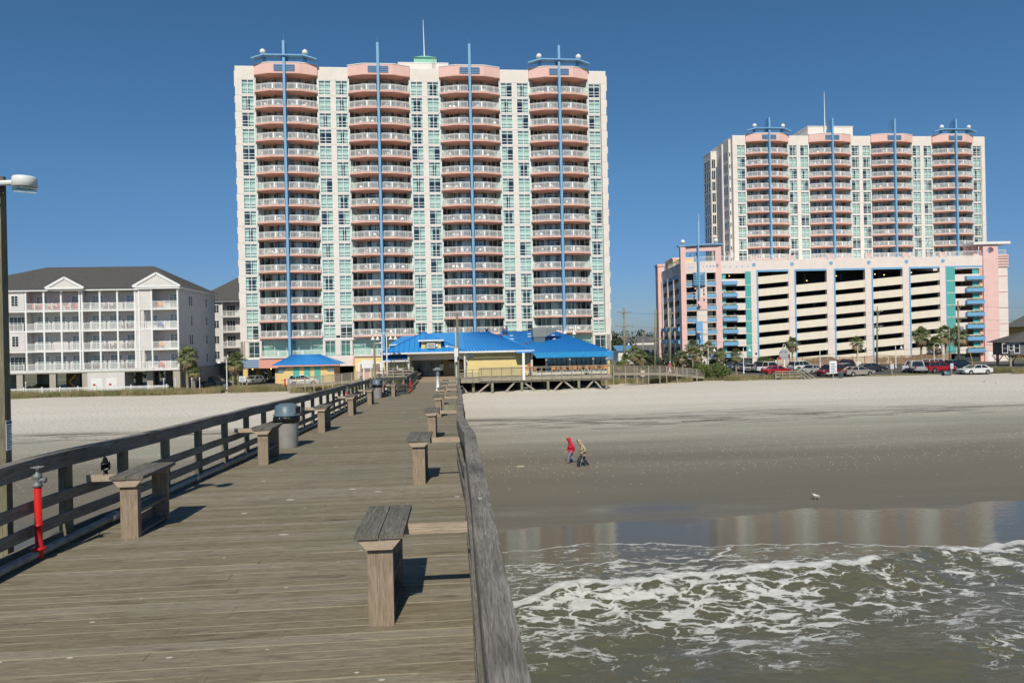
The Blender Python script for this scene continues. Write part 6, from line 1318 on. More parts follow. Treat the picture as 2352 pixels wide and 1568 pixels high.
# ------------------------------------------------ vegetation
def palm(seed, H=4.2, rad=1.45, lean=.15):
    r_ = random.Random(seed); t = thing('palm_tree', '', 'palm tree'); g = MB(); n = 12
    pts = [(lean*(i/n)**2*H*.25, .03*math.sin(i), H*i/n) for i in range(n+1)]; g.tube(pts, [.19-.05*i/n+(.02 if i % 2 else 0)+(.06 if i > n-4 else 0) for i in range(n+1)], 10)
    for k in range(60):
        z = H*r_.uniform(.45, 1); a = r_.uniform(0, 6.28); x = pts[int(z/H*n)][0]; g.beam((x+.13*math.cos(a), .13*math.sin(a), z), (x+.26*math.cos(a), .26*math.sin(a), z+.22), .05, .02)
    g.build('trunk', 'bark', t)
    cx = pts[-1][0]
    for nm_, mt, N, e0, e1 in (('crown', 'frond', 46, -35, 85), ('dead_fronds', 'deadfrond', 20, -85, -30)):
        g = MB()
        for k in range(N):
            a = r_.uniform(0, 6.28); el = R(r_.uniform(e0, e1)); d = Vector((math.cos(a)*math.cos(el), math.sin(a)*math.cos(el), math.sin(el))); c = Vector((cx, 0, H-.1)); L1 = rad*r_.uniform(.4, .6)
            p = c+d*L1; g.beam(c, p, .02, .015); sd = d.cross(Vector((0,0,1)));  sd = sd.normalized() if sd.length > .05 else Vector((1,0,0)); up = sd.cross(d).normalized()
            for j in range(15):
                f = (j-7)/7; ang = f*1.35; v = d*math.cos(ang)+sd*math.sin(ang); L2 = rad*r_.uniform(.5, .68)*(1-.25*abs(f)); m1 = p+v*L2*.55+up*(.04-.03*abs(f)); m2 = p+v*L2+Vector((0,0,-.10-.20*r_.random()))*rad
                w_ = up.cross(v)*.035*rad; g.add([p, m1-w_, m1+w_, m2], [(0,1,2),(1,3,2)])
        g.build(nm_, mt, t)
    return t
pv = [palm(1, 4.4), palm(2, 3.6, 1.35, -.2), palm(3, 5.2, 1.75, .1)]
def pp(F_, y_, z=0): return az(F_*.6125, y_*.6125, z)
PL = [(2, 702, 1450, 'tall palm at the corner of the grey condominium, front one of the pair', 1.02), (1, 728, 1446, 'shorter shaded palm right behind the tall corner palm', .85),
      (1, 873, 1436, 'palm behind the black pickup, left of the yellow columns', 1.15), (0, 893, 1436, 'shaggy palm closest to the yellow columns', 1.0)]
for v, F_, y_, l, s in PL: p = fx(F_, 1400, 107.5 if F_ < 730 else 112); place(pv[v], l, (p[0], p[1], 0), rnd.uniform(0, 6), 'palm trees', scale=s)
PL = [(2, 2378, 112, .80, 'palm left of the leaning utility pole'), (0, 2345, 110, .72, 'low shaggy palm at the left end of the boardwalk'), (1, 2320, 109, .62, 'smallest palm right beside the restaurant corner'), (1, 2402, 116, .95, 'palm just right of the thin short utility pole'),
      (0, 2560, 116, .75, 'low palm below the left flank of the garage'), (2, 2598, 128, .92, 'tallest palm in front of the rounded garage corner'), (0, 2618, 118, .80, 'palm with thick boots left of the corner street lamp'), (2, 2655, 128, .85, 'palm right of the corner street lamp'), (0, 2703, 122, .80, 'small palm above the big round shrub'), (0, 2760, 108, .80, 'short palm standing among the parked cars'),
      (2, 2972, 138, .92, 'palm beside the shop sign'), (2, 3216, 138, .90, 'palm in front of the third garage bay'), (2, 3455, 134, 1.15, 'tall palm in front of the last garage bay'), (1, 3505, 134, 1.20, 'palm in the middle of the right-hand group'), (2, 3548, 138, 1.18, 'slender palm just left of the teal panels'), (2, 3596, 124, 1.15, 'big shaggy palm before the garage exit')]
for v, F_, Y_, s, l in PL: p = fx(F_, 1350, Y_); place(pv[v], l, (p[0], Y_, 0), rnd.uniform(0, 6), 'palm trees', scale=s)
def shrub(seed, rx, ry, rz_, n=1500, leaf=.13, mt='leaf'):
    r_ = random.Random(seed); t = thing('shrub', '', 'shrub'); g = MB(); cl = [(r_.uniform(-.75, .75)*rx, r_.uniform(-.7, .7)*ry, r_.uniform(.35, .8)*rz_, r_.uniform(.35, .55)) for _ in range(12)]+[(0, 0, .5*rz_, .75)]
    for k in range(n):
        c = r_.choice(cl); th = r_.uniform(0, 6.28); ph = math.acos(r_.uniform(-.6, 1)); q = r_.uniform(.75, 1.05)
        p = Vector((c[0]+c[3]*rx*q*math.sin(ph)*math.cos(th)*.8, c[1]+c[3]*ry*q*math.sin(ph)*math.sin(th)*.8, max(.05, c[2]+c[3]*rz_*q*math.cos(ph)*.75)))
        a = Vector((r_.gauss(0, 1), r_.gauss(0, 1), r_.gauss(0, 1))).normalized()*leaf; b_ = a.cross(Vector((r_.gauss(0, 1), r_.gauss(0, 1), r_.gauss(0, 1)))).normalized()*leaf*.6
        g.add([p-a, p+b_, p+a, p-b_], [(0,1,2,3)])
    g.build('foliage', mt, t); g = MB()
    for k in range(7): a = r_.uniform(0, 6.28); g.tube([(0, 0, 0), (rx*.4*math.cos(a), ry*.4*math.sin(a), rz_*.6)], [.05, .02], 5)
    g.build('stems', 'bark', t); return t
p = fx(2688, 1455, 98); s0 = shrub(1, 2.9, 1.8, 2.3, 9000, .10); place(s0, 'large round dark green shrub at the end of the boardwalk', (p[0], 99.3, .1), 0)
p1 = pp(150, 1470); s1 = shrub(2, 1.9, 1.2, 1.2, 2500, .10); place(s1, 'green shrub against the white picket fence, left one', (p1[0], p1[1], 0), 0, 'shrubs by the picket fence'); p1 = pp(185, 1470); place(s1, 'green shrub against the white picket fence, right one', (p1[0]+.3, p1[1]+.3, 0), 2.2, 'shrubs by the picket fence', scale=.8)
s2 = shrub(3, 1.5, 1.2, 1.5, 1600, .11)
for F_, Y_, l, s in ((2867, 138, 'round hedge bush below the blue-trimmed first garage bay', 1.35), (3305, 139, 'clipped bush at the foot of the fourth garage bay', .95), (3360, 139, 'clipped bush under the middle of the fourth garage bay', .95), (3395, 139, 'clipped bush below the blue trim of the fifth bay', .9), (3425, 139, 'clipped bush left of the tall palm', .85), (3040, 139, 'bush behind the white crossover', 1.0), (3062, 139, 'small bush right of the one behind the white crossover', .9), (3175, 139, 'bush behind the charcoal sedan', .9), (887, 124, 'dark bush at the foot of the yellow columns', 1.0), (880, 118, 'low bush right of the black pickup', .9)):
    p = fx(F_, 1370, Y_); place(s2, l, (p[0], Y_, -.1), rnd.uniform(0, 6), 'round bushes', scale=s)
# dune grass
def grassfield(name, label, zones, n, seed, h=(.3, .8)):
    r_ = np.random.RandomState(seed); vs = []; fs = []
    for (x0, x1, y0, y1, wgt) in zones:
        k = int(n*wgt); X = r_.uniform(x0, x1, k); Y = r_.uniform(y0, y1, k); nz = fbm(X*.25+50, Y*.6+9, 77); Z = beach_z(X, Y); keep = nz > .36+.12*(np.abs((Y-(y0+y1)/2))/((y1-y0)/2))**2
        for x, y, z, q in zip(X[keep], Y[keep], Z[keep], nz[keep]):
            H = r_.uniform(*h)*(.6+q*.9); dx, dy = r_.normal(0, .18, 2)*H*1.6; w_ = .022; b = len(vs); vs += [(x-w_, y, z-.05), (x+w_, y, z-.05), (x+dx*.4+w_*.7, y+dy*.4, z+H*.6), (x+dx*.4-w_*.7, y+dy*.4, z+H*.6), (x+dx, y+dy, z+H)]; fs += [(b, b+1, b+2, b+3), (b+3, b+2, b+4)]
    g = MB(); g.add(vs, fs); o = g.build(name, 'grass'); tag(o, label, 'grass', kind='stuff'); return o
grassfield('dune_grass', 'dune grass growing along the back edge of the beach', [(-76, -33, 99.6, 103.2, .36), (-32, -24, 99.8, 103.5, .12), (-22, -12, 94, 99, .06), (19.5, 50, 96.3, 100.0, .34), (80, 96, 97.5, 102.5, .16)], 70000, 4, (.4, 1.0))
grassfield('dune_grass', 'sparse tufts of low grass at the edge of the parking lot', [(52, 80, 99.0, 100.2, 1.)], 2200, 5, (.1, .3))
# sand ridge under the grass
# distant woods
def woods(label, zones, seed):
    r_ = random.Random(seed); g = MB()
    for (x0, x1, y, h, n) in zones:
        for k in range(n):
            cx = r_.uniform(x0, x1); cy = y+r_.uniform(-8, 12); hh = h*r_.uniform(.6, 1.05); rr_ = r_.uniform(1.6, 3.4)
            for j in range(70):
                th = r_.uniform(0, 6.28); ph = math.acos(r_.uniform(-.3, 1)); p = Vector((cx+rr_*math.sin(ph)*math.cos(th), cy+rr_*math.sin(ph)*math.sin(th), hh-rr_*.8+rr_*math.cos(ph)*.9-(r_.random()**2)*hh*.5)); a = Vector((r_.gauss(0, 1), r_.gauss(0, 1), r_.gauss(0, 1))).normalized()*.45; b_ = a.cross(Vector((r_.gauss(0, 1), r_.gauss(0, 1), r_.gauss(0, 1)))).normalized()*.35; g.add([p-a, p+b_, p+a, p-b_], [(0,1,2,3)])
    o = g.build('woods', 'treeleaf'); tag(o, label, 'woods', kind='stuff')
woods('dark distant woods showing between the central tower and the garage', [(45, 92, 205, 7.2, 90), (40, 60, 150, 3.2, 22), (95, 190, 420, 11, 80)], 8)
woods('distant trees beyond the houses on both outer sides', [(180, 260, 230, 7, 60), (-70, -30, 165, 4, 30), (-260, -120, 300, 9, 60), (-230, 330, 520, 12, 120)], 9)

# ------------------------------------------------ houses, fences, poles, small things
def at3(F_, y_, Y_): return fx(F_, y_, Y_)
a = at3(2369, 1300, 190); b_ = at3(2475, 1300, 190); M['greyroof'] = mat('grey_shingle_roof', (.13, .13, .13), .9, var=.2)
t = thing('low_building', 'long low building with grey shingle roof behind the utility poles', 'building', (0, 0, 0))
z0 = at3(2400, 1338, 190)[2]; z1 = at3(2400, 1296, 195)[2]; g = MB(); g.add([(a[0], 190, z0), (b_[0]+4, 190, z0), (b_[0]+4, 197, z1+.2), (a[0], 197, z1+.2)], [(0,1,2,3)]); g.build('roof', 'greyroof', t)
g = MB(); g.box(a[0]+.5, b_[0]+4, 191, 203, -.1, z0-.01); g.build('wall', 'trim', t); z2 = at3(2400, 1276, 200)[2]; g = MB(); g.add([(a[0], 198, z1+.6), (b_[0]+6, 198, z1+.6), (b_[0]+6, 204, z2+1.2), (a[0], 204, z2+1.2)], [(0,1,2,3)]); g.build('upper_roof', 'greyroof', t); MB().box(a[0]+.8, b_[0]+5, 197.6, 197.8, z1+.2, z1+.75).build('fascia', 'white', t)
MB().box(a[0]+6, b_[0]+3, 190.9, 190.99, .3, 1.6).build('porch_opening', 'dark', t)
a = at3(2322, 1310, 175); t = thing('low_building', 'small white house with blue-grey roof beside the central tower', 'house', (0, 0, 0)); b_ = at3(2368, 1330, 175); z0 = at3(2340, 1316, 175)[2]; z1 = at3(2340, 1303, 180)[2]
MB().box(a[0], b_[0]+1, 176, 184, -.1, z0).build('wall', 'white', t); g = MB(); g.add([(a[0]-.4, 175.5, z0), (b_[0]+1.4, 175.5, z0), (b_[0]+1.4, 181, z1+.6), (a[0]-.4, 181, z1+.6)], [(0,1,2,3)]); g.build('roof', 'louver', t)
# stilt house and yellow house at the right edge
Yh = 116; x0 = at3(3736, 1300, Yh)[0]+2.6; zb = at3(3760, 1332, Yh)[2]; ze = at3(3760, 1284, Yh)[2]; zr = at3(3840, 1250, Yh+4)[2]; M['darkside'] = siding('dark_grey_siding', (.14, .145, .15), .15)
t = thing('stilt_house', 'dark grey house on timber stilts at the right edge', 'house', (0, 0, 0)); MB().box(x0, x0+16, Yh, Yh+4, zb, ze).build('wall', 'darkside', t)
g = MB(); hip(g, x0-1.0, x0+18, Yh-.6, Yh+4.6, ze, x0+5.0, x0+14, Yh+2.2, zr+.5); g.build('roof', 'shingle', t)
for F_, w_, h_ in ((3768, .9, 1.6), (3791, .7, 1.1), (3813, .9, 1.6)): p = at3(F_, 1300, Yh); win(t, p[0]-w_/2, p[0]+w_/2, ze-.25-h_, ze-.25, Yh-.001, 1, 2, False)
for x in (x0+.3, x0+3.2, x0+6, x0+9):
    for y in (Yh+.4, Yh+3.3): g = MB(); g.box(x, x+.3, y, y+.3, -.2, zb-.01); g.beam((x+.15, y+.1, zb-1.3), (x+1.2, y+.1, zb-.05), .1, .12); g.beam((x+.15, y+.1, zb-1.3), (x-.9, y+.1, zb-.05), .1, .12); g.build('stilt', 'gwood', t)
Yh = 150; x0 = at3(3792, 1230, Yh)[0]+7; t = thing('beach_house', 'yellow gabled beach house behind the dark stilt house', 'house', (0, 0, 0)); ze = at3(3800, 1215, Yh)[2]; zr = at3(3800, 1192, Yh)[2]
M['ysid'] = siding('mustard_siding', (.62, .42, .16), .2); g = MB(); g.box(x0, x0+14, Yh, Yh+10, -.1, ze-.5, 0); g.xz([(x0, ze-.5), (x0+14, ze-.5), (x0+14, ze+3), (x0+8, ze+3.4)], Yh, Yh+.2, 0); g.build('wall', 'ysid', t)
g = MB(); g.add([(x0-1, Yh-.5, ze-.6), (x0+8, Yh-.5, ze+3.6), (x0+8, Yh+10, ze+3.6), (x0-1, Yh+10, ze-.6), (x0+17, Yh-.5, ze-.6), (x0+17, Yh+10, ze-.6)], [(0,1,2,3),(1,4,5,2)]); g.build('roof', 'greyroof', t); MB().beam((x0-1, Yh-.55, ze-.6), (x0+8, Yh-.55, ze+3.6), .1, .3).build('fascia', 'white', t); win(t, x0+2.8, x0+4.2, ze-4.5, ze-2.0, Yh-.001, 2, 2, False)
# white picket fence
t = thing('picket_fence', 'long white picket fence in front of the grey condominium', 'fence', (-58, 104.5, 0)); g = MB(); r2 = MB()
for i in range(230):
    x = -18+i*.158
    if x > 16.6: break
    g.box(x, x+.07, 0, .03, 0, 1.15)
g.build('pickets', 'white', t); MB().box(-18, 16.6, .031, .08, .95, 1.05).build('rail', 'white', t); MB().box(-18, 16.6, .031, .08, .2, .3).build('rail', 'white', t)
for i in range(15): x = -18+i*2.45; MB().box(x-.07, x+.07, -.05, .09, 0, 1.3).build('post', 'white', t)
for F_, l in ((95, 'white lantern post at the left part of the picket fence'), (613, 'white lantern post by the corner palm'), (658, 'white lantern post at the right end of the picket fence'), (719, 'white lantern post between palm and black pickup'), (748, 'white lantern post just left of the black pickup')):
    p = at3(F_, 1440, 104); q = thing('lantern_post', l, 'lantern post', (p[0], 104.1, 0), 0, 'lantern posts along the picket fence'); MB().box(-.035, .035, -.035, .035, 0, 1.85).build('post', 'white', q); MB().lathe([(.05, 1.85), (.09, 1.9), (.09, 2.02), (.02, 2.12)], 8).build('lantern', 'white', q)
# lattice fence in the lot
t = thing('lattice_fence', 'tan wooden lattice fence between the parked cars and the garage', 'fence', (0, 0, 0)); xa, xb = at3(2915, 1370, 134)[0], at3(3565, 1370, 134)[0]
g = MB(); n = 14
for i in range(n): lattice('lattice_panel', t, xa+(xb-xa)*i/n+.06, xa+(xb-xa)*(i+1)/n-.06, .15, 1.75, 134, 'lattice', .26, .06)
for i in range(n+1): x = xa+(xb-xa)*i/n; MB().box(x-.07, x+.07, 133.9, 134.05, -.1, 1.95).build('post', 'lattice', t)
MB().box(xa, xb, 133.95, 134.04, 1.76, 1.85).build('rail', 'lattice', t)
# short railing and stairs by the red sedan
t = thing('beach_stairs', 'weathered wooden railing and steps leading down to the sand in front of the red sedan', 'stairs', (0, 0, 0)); Y_ = 97.5; X = [at3(f, 1400, Y_)[0] for f in (2908, 2933, 2960, 3003, 3007, 3063)]; zt = at3(2960, 1390, Y_)[2]; z0 = at3(2960, 1414, Y_)[2]
for x in (X[0], X[1], X[2], X[3]): MB().box(x-.08, x+.08, Y_-.1, Y_+.02, -.6, zt).build('post', 'pile', t)
for z in (zt, zt-.35, zt-.7, z0+.1): MB().box(X[0]-.1, X[3]+.1, Y_+.025, Y_+.08, z-.12, z).build('rail', 'gwoodX', t)
MB().box(X[0], X[3], Y_+.1, Y_+1.6, z0-.1, z0).build('landing', 'gwoodX', t)
for k, dz_ in enumerate((.25, -.15, -.6)):
    for y in (Y_, Y_+1.6): MB().beam((X[4], y, zt+dz_), (X[5]-k*.8, y, -.05), .06, .14).build('stringer' if k == 2 else 'handrail', 'gwoodX', t)
for i in range(4): f = (i+.5)/4; MB().box(X[4]+(X[5]-X[4])*f*.7-.15, X[4]+(X[5]-X[4])*f*.7+.15, Y_+.05, Y_+1.55, z0*(1-f)-.05, z0*(1-f)).build('tread', 'gwoodX', t)
# small signs
def sign(label, F_, y_, Y_, w_, h_, H, mt='signw', red=False):
    p = at3(F_, y_, Y_); t = thing('sign', label, 'sign', (p[0], Y_, bz(p[0], Y_)-.05)); MB().box(-.05, .05, .03, .12, 0, H).build('post', 'gwood', t); g = MB(); g.box(-w_/2, w_/2, -.02, .025, H-h_, H, 0)
    for i in range(4): g.box(-w_*.35, w_*.35-.1*w_*(i % 2), -.026, -.021, H-h_*.9+i*h_*.2, H-h_*.9+i*h_*.2+h_*.08, 1)
    g.build('board', [mt, 'signred' if red else 'signtxt'], t); return t
sign('small white notice sign in the grass before the slatted boardwalk', 2411, 1400, 97, .5, .8, 1.9, red=True)
sign('tall white double notice board beside the maroon suv', 3125, 1400, 98.5, 1.1, 1.8, 2.6)
sign('white notice on the lattice fence beside the charcoal sedan', 3220, 1380, 118, .8, 1.0, 1.6); sign('thin post with small grey notice at the edge of the lot', 3346, 1400, 99, .5, .7, 1.8); sign('small grey notice before the crimson suv', 3570, 1390, 100, .45, .8, 1.7)
sign('white information board in the grass by the yellow columns', 909, 1425, 104, .9, .8, 2.3); sign('little white rounded sign at the foot of the slatted ramp', 1083, 1425, 100, .6, .6, 1.8)
p = at3(1067, 1420, 101); t = thing('red_hydrant_pipe', 'red standpipe with pipes between the two grey beach bins', 'standpipe', (p[0], 101.2, 0)); MB().tube([(0,0,0),(0,0,1.75)], .11, 10).build('riser', 'red', t, True); MB().tube([(-.5, 0, 1.55), (.25, 0, 1.6), (.3, 0, 1.9)], .04, 6).build('pipe', 'rust', t, True)
def beachbin():
    t = thing('trash_barrel', '', 'trash can'); MB().lathe([(.24, 0), (.30, .82), (.32, .83), (.32, .86), (.28, .86), (.27, .8)], 18).build('barrel', 'binlid', t, True); MB().lathe([(.325, .72), (.33, .74), (.325, .76)], 18).build('rim_band', 'galv', t, True); return t
bb = beachbin()
for F_, y_, l in ((1049, 1462, 'grey beach bin left of the small red standpipe'), (1099, 1462, 'grey beach bin beside the foot of the slatted ramp'), (3153, 1417, 'blue-grey beach bin beside the tall notice board')): p = pp(F_, y_); z = bz(p[0], p[1]); place(bb, l, (p[0], p[1], z), rnd.uniform(0, 6), 'open beach bins', scale=1.15)
p = pp(3547, 1411); z = bz(p[0], p[1]); t = thing('fallen_barrel', 'overturned grey-green barrel lying open on the sand', 'barrel', (p[0], p[1], z+.28), D2(12)); g = MB(); n = 20; ri, ro = .32, .36
g.add([(x, r_*math.cos(2*math.pi*k/n), r_*math.sin(2*math.pi*k/n)) for x, r_ in ((-.6, ro), (.65, ro), (.65, ri*.3), (-.6, ri), (.5, ri)) for k in range(n)], [(k, (k+1) % n, n+(k+1) % n, n+k) for k in range(n)]+[(n+k, n+(k+1) % n, 2*n+(k+1) % n, 2*n+k) for k in range(n)]+[(3*n+k, 3*n+(k+1) % n, (k+1) % n, k) for k in range(n)]+[(3*n+(k+1) % n, 3*n+k, 4*n+k, 4*n+(k+1) % n) for k in range(n)]+[tuple(4*n+k for k in range(n))]); g.build('shell', 'binlid', t, True)
# shop sign on white pole
p = at3(2937, 1350, 118); t = thing('shop_sign', 'tall rounded grey shop sign on a white pole with gooseneck lamp', 'sign', (p[0], 118, 0)); zt = at3(2937, 1307, 118)[2]; zb = at3(2937, 1355, 118)[2]
g = MB(); g.tube([(.2, 0, 0), (.2, 0, zb+.3)], .14, 10); g.build('pole', 'white', t, True); m_ = (zt+zb)/2; h = zt-zb
sh = [(-.75, m_-.05*h), (-.62, m_+.18*h), (-.35, m_+.4*h), (0, zt), (.5, zt-.05*h), (.85, m_+.28*h), (.9, m_), (.72, m_-.2*h), (.55, zb+.05*h), (.35, zb-.1), (0, zb+.1*h), (-.45, zb+.2*h), (-.6, m_-.2*h)]
M['signgrey'] = mat('sign_grey', (.40, .42, .42), .5, var=.08); g = MB(); g.xz(sh, -.12, .12); g.build('panel', 'signgrey', t); MB().box(-1.0, -.45, -.2, -.13, m_-.28*h, m_-.14*h).build('red_plate', 'signred', t); MB().box(.4, 1.0, .15, .4, m_-.25*h, m_+.25*h).build('side_plate', 'signw', t)
def text(s, size, loc, mt, parent, name='lettering'):
    c = bpy.data.curves.new(name, 'FONT'); c.body = s; c.size = size; c.align_x = 'CENTER'; c.extrude = .01; o = bpy.data.objects.new(name, c); COL.objects.link(o); dg = bpy.context.evaluated_depsgraph_get(); me = bpy.data.meshes.new_from_object(o.evaluated_get(dg)); bpy.data.objects.remove(o, do_unlink=True)
    me.materials.clear(); me.materials.append(M[mt]); q = link(name, me, parent, loc); q.rotation_euler = (math.pi/2, 0, 0); return q
text('Cherry Grove', .26, (.05, -.15, m_+.22*h), 'signtxt', t)
MB().tube([(.0, 0, zt), (.0, 0, zt+.5), (.15, 0, zt+.8), (.4, 0, zt+.7), (.45, 0, zt+.4)], .05, 6).build('lamp_arm', 'white', t, True); MB().lathe([(.2, -.15), (.06, .05)], 10, (.45, 0, zt+.35)).build('lamp_shade', 'white', t, True)
# parking street lamps and pier gooseneck lamps
for F_, yt, Y_, l in ((2655, 1296, 114, 'white gooseneck street lamp by the rounded garage corner'), (2787, 1296, 114, 'white gooseneck street lamp above the parked cars'), (3074, 1292, 128, 'white gooseneck street lamp before the second garage bay'), (3216, 1290, 118, 'white gooseneck street lamp before the third garage bay'), (3358, 1288, 120, 'white gooseneck street lamp before the fourth garage bay'), (3502, 1286, 118, 'white gooseneck street lamp among the right-hand palms'), (849, 1338, 108, 'white gooseneck street lamp behind the black pickup')):
    p = at3(F_, yt, Y_); gooseneck(l, (p[0], Y_, 0), p[2]-.5, [0] if F_ != 849 else [math.pi], 'street lamps in the parking lots', 0, 1.0)
for F_, yt, l in ((1431, 1248, 'white lamp with down-turned shades left of the entrance roof, left one'), (1449, 1248, 'white lamp with down-turned shades left of the entrance roof, right one')):
    p = at3(F_, yt, 84); gooseneck(l, (p[0], 84, FLO), p[2]-FLO-.4, [0, math.pi], 'paired gooseneck lamps by the pier building', 0, .95)
for F_, yt, l, a_ in ((2121, 1232, 'gooseneck lamp behind the restaurant roof, left one', 0.), (2150, 1228, 'gooseneck lamp behind the restaurant roof, right one', math.pi)):
    p = at3(F_, yt, 106); gooseneck(l, (p[0], 106, 0), p[2]-.4, [a_], 'gooseneck lamps behind the restaurant', 0, 1.2)
# utility poles and wires
def upole(label, F_, yt, Y_, r_, arms, lean=0, trafo=False):
    p = at3(F_, yt, Y_); H = p[2]; t = thing('utility_pole', label, 'utility pole', (p[0], Y_, -.1), 0, 'utility poles'); MB().tube([(-lean*H, 0, 0), (0, 0, H)], [r_, r_*.7], 10).build('pole', 'pile', t, True)
    for z, L, th in arms:
        g = MB(); g.beam((-L*math.cos(th), -L*math.sin(th)-.2, H-z), (L*math.cos(th), L*math.sin(th)-.2, H-z), .1, .13); g.beam((-L*.35*math.cos(th), -.2, H-z), (0, -.2, H-z-.9), .05, .05); g.beam((L*.35*math.cos(th), -.2, H-z), (0, -.2, H-z-.9), .05, .05); g.build('crossarm', 'gwoodX', t)
        for s in (-1, -.5, .5, 1): MB().lathe([(.05, .06), (.08, .12), (.05, .22)], 8, (L*s*.93*math.cos(th), L*s*.93*math.sin(th)-.2, H-z)).build('insulator', 'galv', t)
    if trafo: MB().lathe([(.22, 0), (.24, .1), (.24, .8), (.1, .9)], 12, (.35, -.2, H-5.5)).build('transformer', 'galv', t, True)
    return (p[0], Y_, H)
W = [upole('thick utility pole with three crossarms beside the central tower', 2339, 1150, 118, .24, [(.9, 1.3, .3), (3.3, 1.6, .2), (5.0, 1.3, 0)]),
 upole('thin short utility pole between the two thick ones', 2410, 1242, 130, .13, [(.3, .4, 0)]),
 upole('leaning thick utility pole left of the pink garage pier', 2459, 1158, 116, .26, [(5.0, 1.25, 0)], .035),
 upole('utility pole in front of the left flank of the garage', 2513, 1152, 112, .2, [(.9, .6, 0), (3.2, .9, 0)], .02),
 upole('plain utility pole before the fourth garage bay', 3290, 1148, 122, .17, [(.8, .9, 0), (3.6, .9, .2)], .03),
 upole('utility pole with crossarms and transformer before the planters', 3592, 1126, 118, .2, [(.9, 1.2, 0), (3.1, 1.5, 0)], .0, True),
 upole('thin bare utility pole left of the one with the transformer', 3559, 1210, 122, .12, [])]
tag(MB().tube([(0, 0, 0), (-.9, 0, 4.0)], .05, 6).build('guy_guard', 'oyellow', None, loc=(at3(3652, 1370, 116)[0], 116, -.1)), 'slanted yellow guy-wire guard in front of the garage exit', 'guy wire guard', 'yellow guy-wire guards'); tag(MB().tube([(0, 0, 0), (-.35, 0, 2.6)], .05, 6).build('guy_guard', 'oyellow', None, loc=(at3(2534, 1370, 111)[0], 111, -.1)), 'slanted yellow guy-wire guard below the left flank of the garage', 'guy wire guard', 'yellow guy-wire guards')
k = 0
def wire(a, b_, sag, r_=.012):
    global k
    k += 1; P = [(a[0]+(b_[0]-a[0])*f, a[1]+(b_[1]-a[1])*f, a[2]+(b_[2]-a[2])*f-sag*4*f*(1-f)) for f in [i/12 for i in range(13)]]; g = MB(); g.tube(P, r_, 4); tag(g.build('power_line', 'bumper'), 'thin power line sagging between the utility poles', 'power line', 'overhead power lines')
for zz in (1.0, 3.3, 5.2, 7.8, 8.9):
    r_ = .012 if zz < 6 else .025
    wire((W[3][0], W[3][1]-.3, W[3][2]-zz), (W[4][0], W[4][1]-.3, W[4][2]-zz), 1.0, r_); wire((W[4][0], W[4][1]-.3, W[4][2]-zz), (W[5][0], W[5][1]-.3, W[5][2]-zz), .5, r_); wire((W[5][0], W[5][1]-.3, W[5][2]-zz), (W[5][0]+40, W[5][1]-4, W[5][2]-zz-.5), .5, r_); wire((W[0][0], W[0][1]-.3, W[0][2]-zz), (W[3][0], W[3][1]-.3, W[3][2]-zz), .15, r_)
for i, F_ in enumerate((1.5,)): pass

# ------------------------------------------------ people and birds
def skin(name, J, E, Rr, mt, parent=None, sub=2, root=0, extra=None):
    me = bpy.data.meshes.new(name); me.from_pydata([tuple(j) for j in J], E, []); o = bpy.data.objects.new(name, me); COL.objects.link(o); m = o.modifiers.new('s', 'SKIN'); m.use_smooth_shade = True
    for i, v in enumerate(me.skin_vertices[0].data): r_ = Rr[i]; v.radius = (r_, r_) if not isinstance(r_, tuple) else r_; v.use_root = i == root
    s = o.modifiers.new('u', 'SUBSURF'); s.levels = s.render_levels = sub; dg = bpy.context.evaluated_depsgraph_get(); n = bpy.data.meshes.new_from_object(o.evaluated_get(dg)); bpy.data.objects.remove(o, do_unlink=True)
    n.name = name; n.materials.clear(); n.materials.append(M[mt] if isinstance(mt, str) else mt); n.polygons.foreach_set('use_smooth', [True]*len(n.polygons)); return link(name, n, parent)
M['redj'] = mat('red_jacket', (.60, .012, .045), .6, var=.15, scale=8, bump=.6, bscale=12); M['tanj'] = mat('tan_jacket', (.42, .34, .23), .8, var=.12, scale=8, bump=.6, bscale=10); M['jeans'] = mat('grey_blue_jeans', (.19, .20, .25), .85, var=.12, scale=10); M['blackp'] = mat('black_track_pants', (.035, .034, .045), .7, var=.2); M['stripe'] = mat('pale_stripe', (.5, .5, .52), .7)
M['shoe'] = mat('brown_shoe', (.10, .06, .045), .7); M['sole'] = mat('pale_sole', (.5, .45, .38), .7); M['hair'] = mat('dark_hair', (.02, .015, .012), .8); M['whites'] = mat('white_shirt', (.66, .70, .72), .8, var=.05, bump=.4, bscale=8); M['navy'] = mat('dark_clothes', (.03, .03, .04), .8); M['orange'] = mat('orange_shirt', (.55, .16, .07), .8); M['pinkc'] = mat('pink_top', (.5, .15, .18), .8)
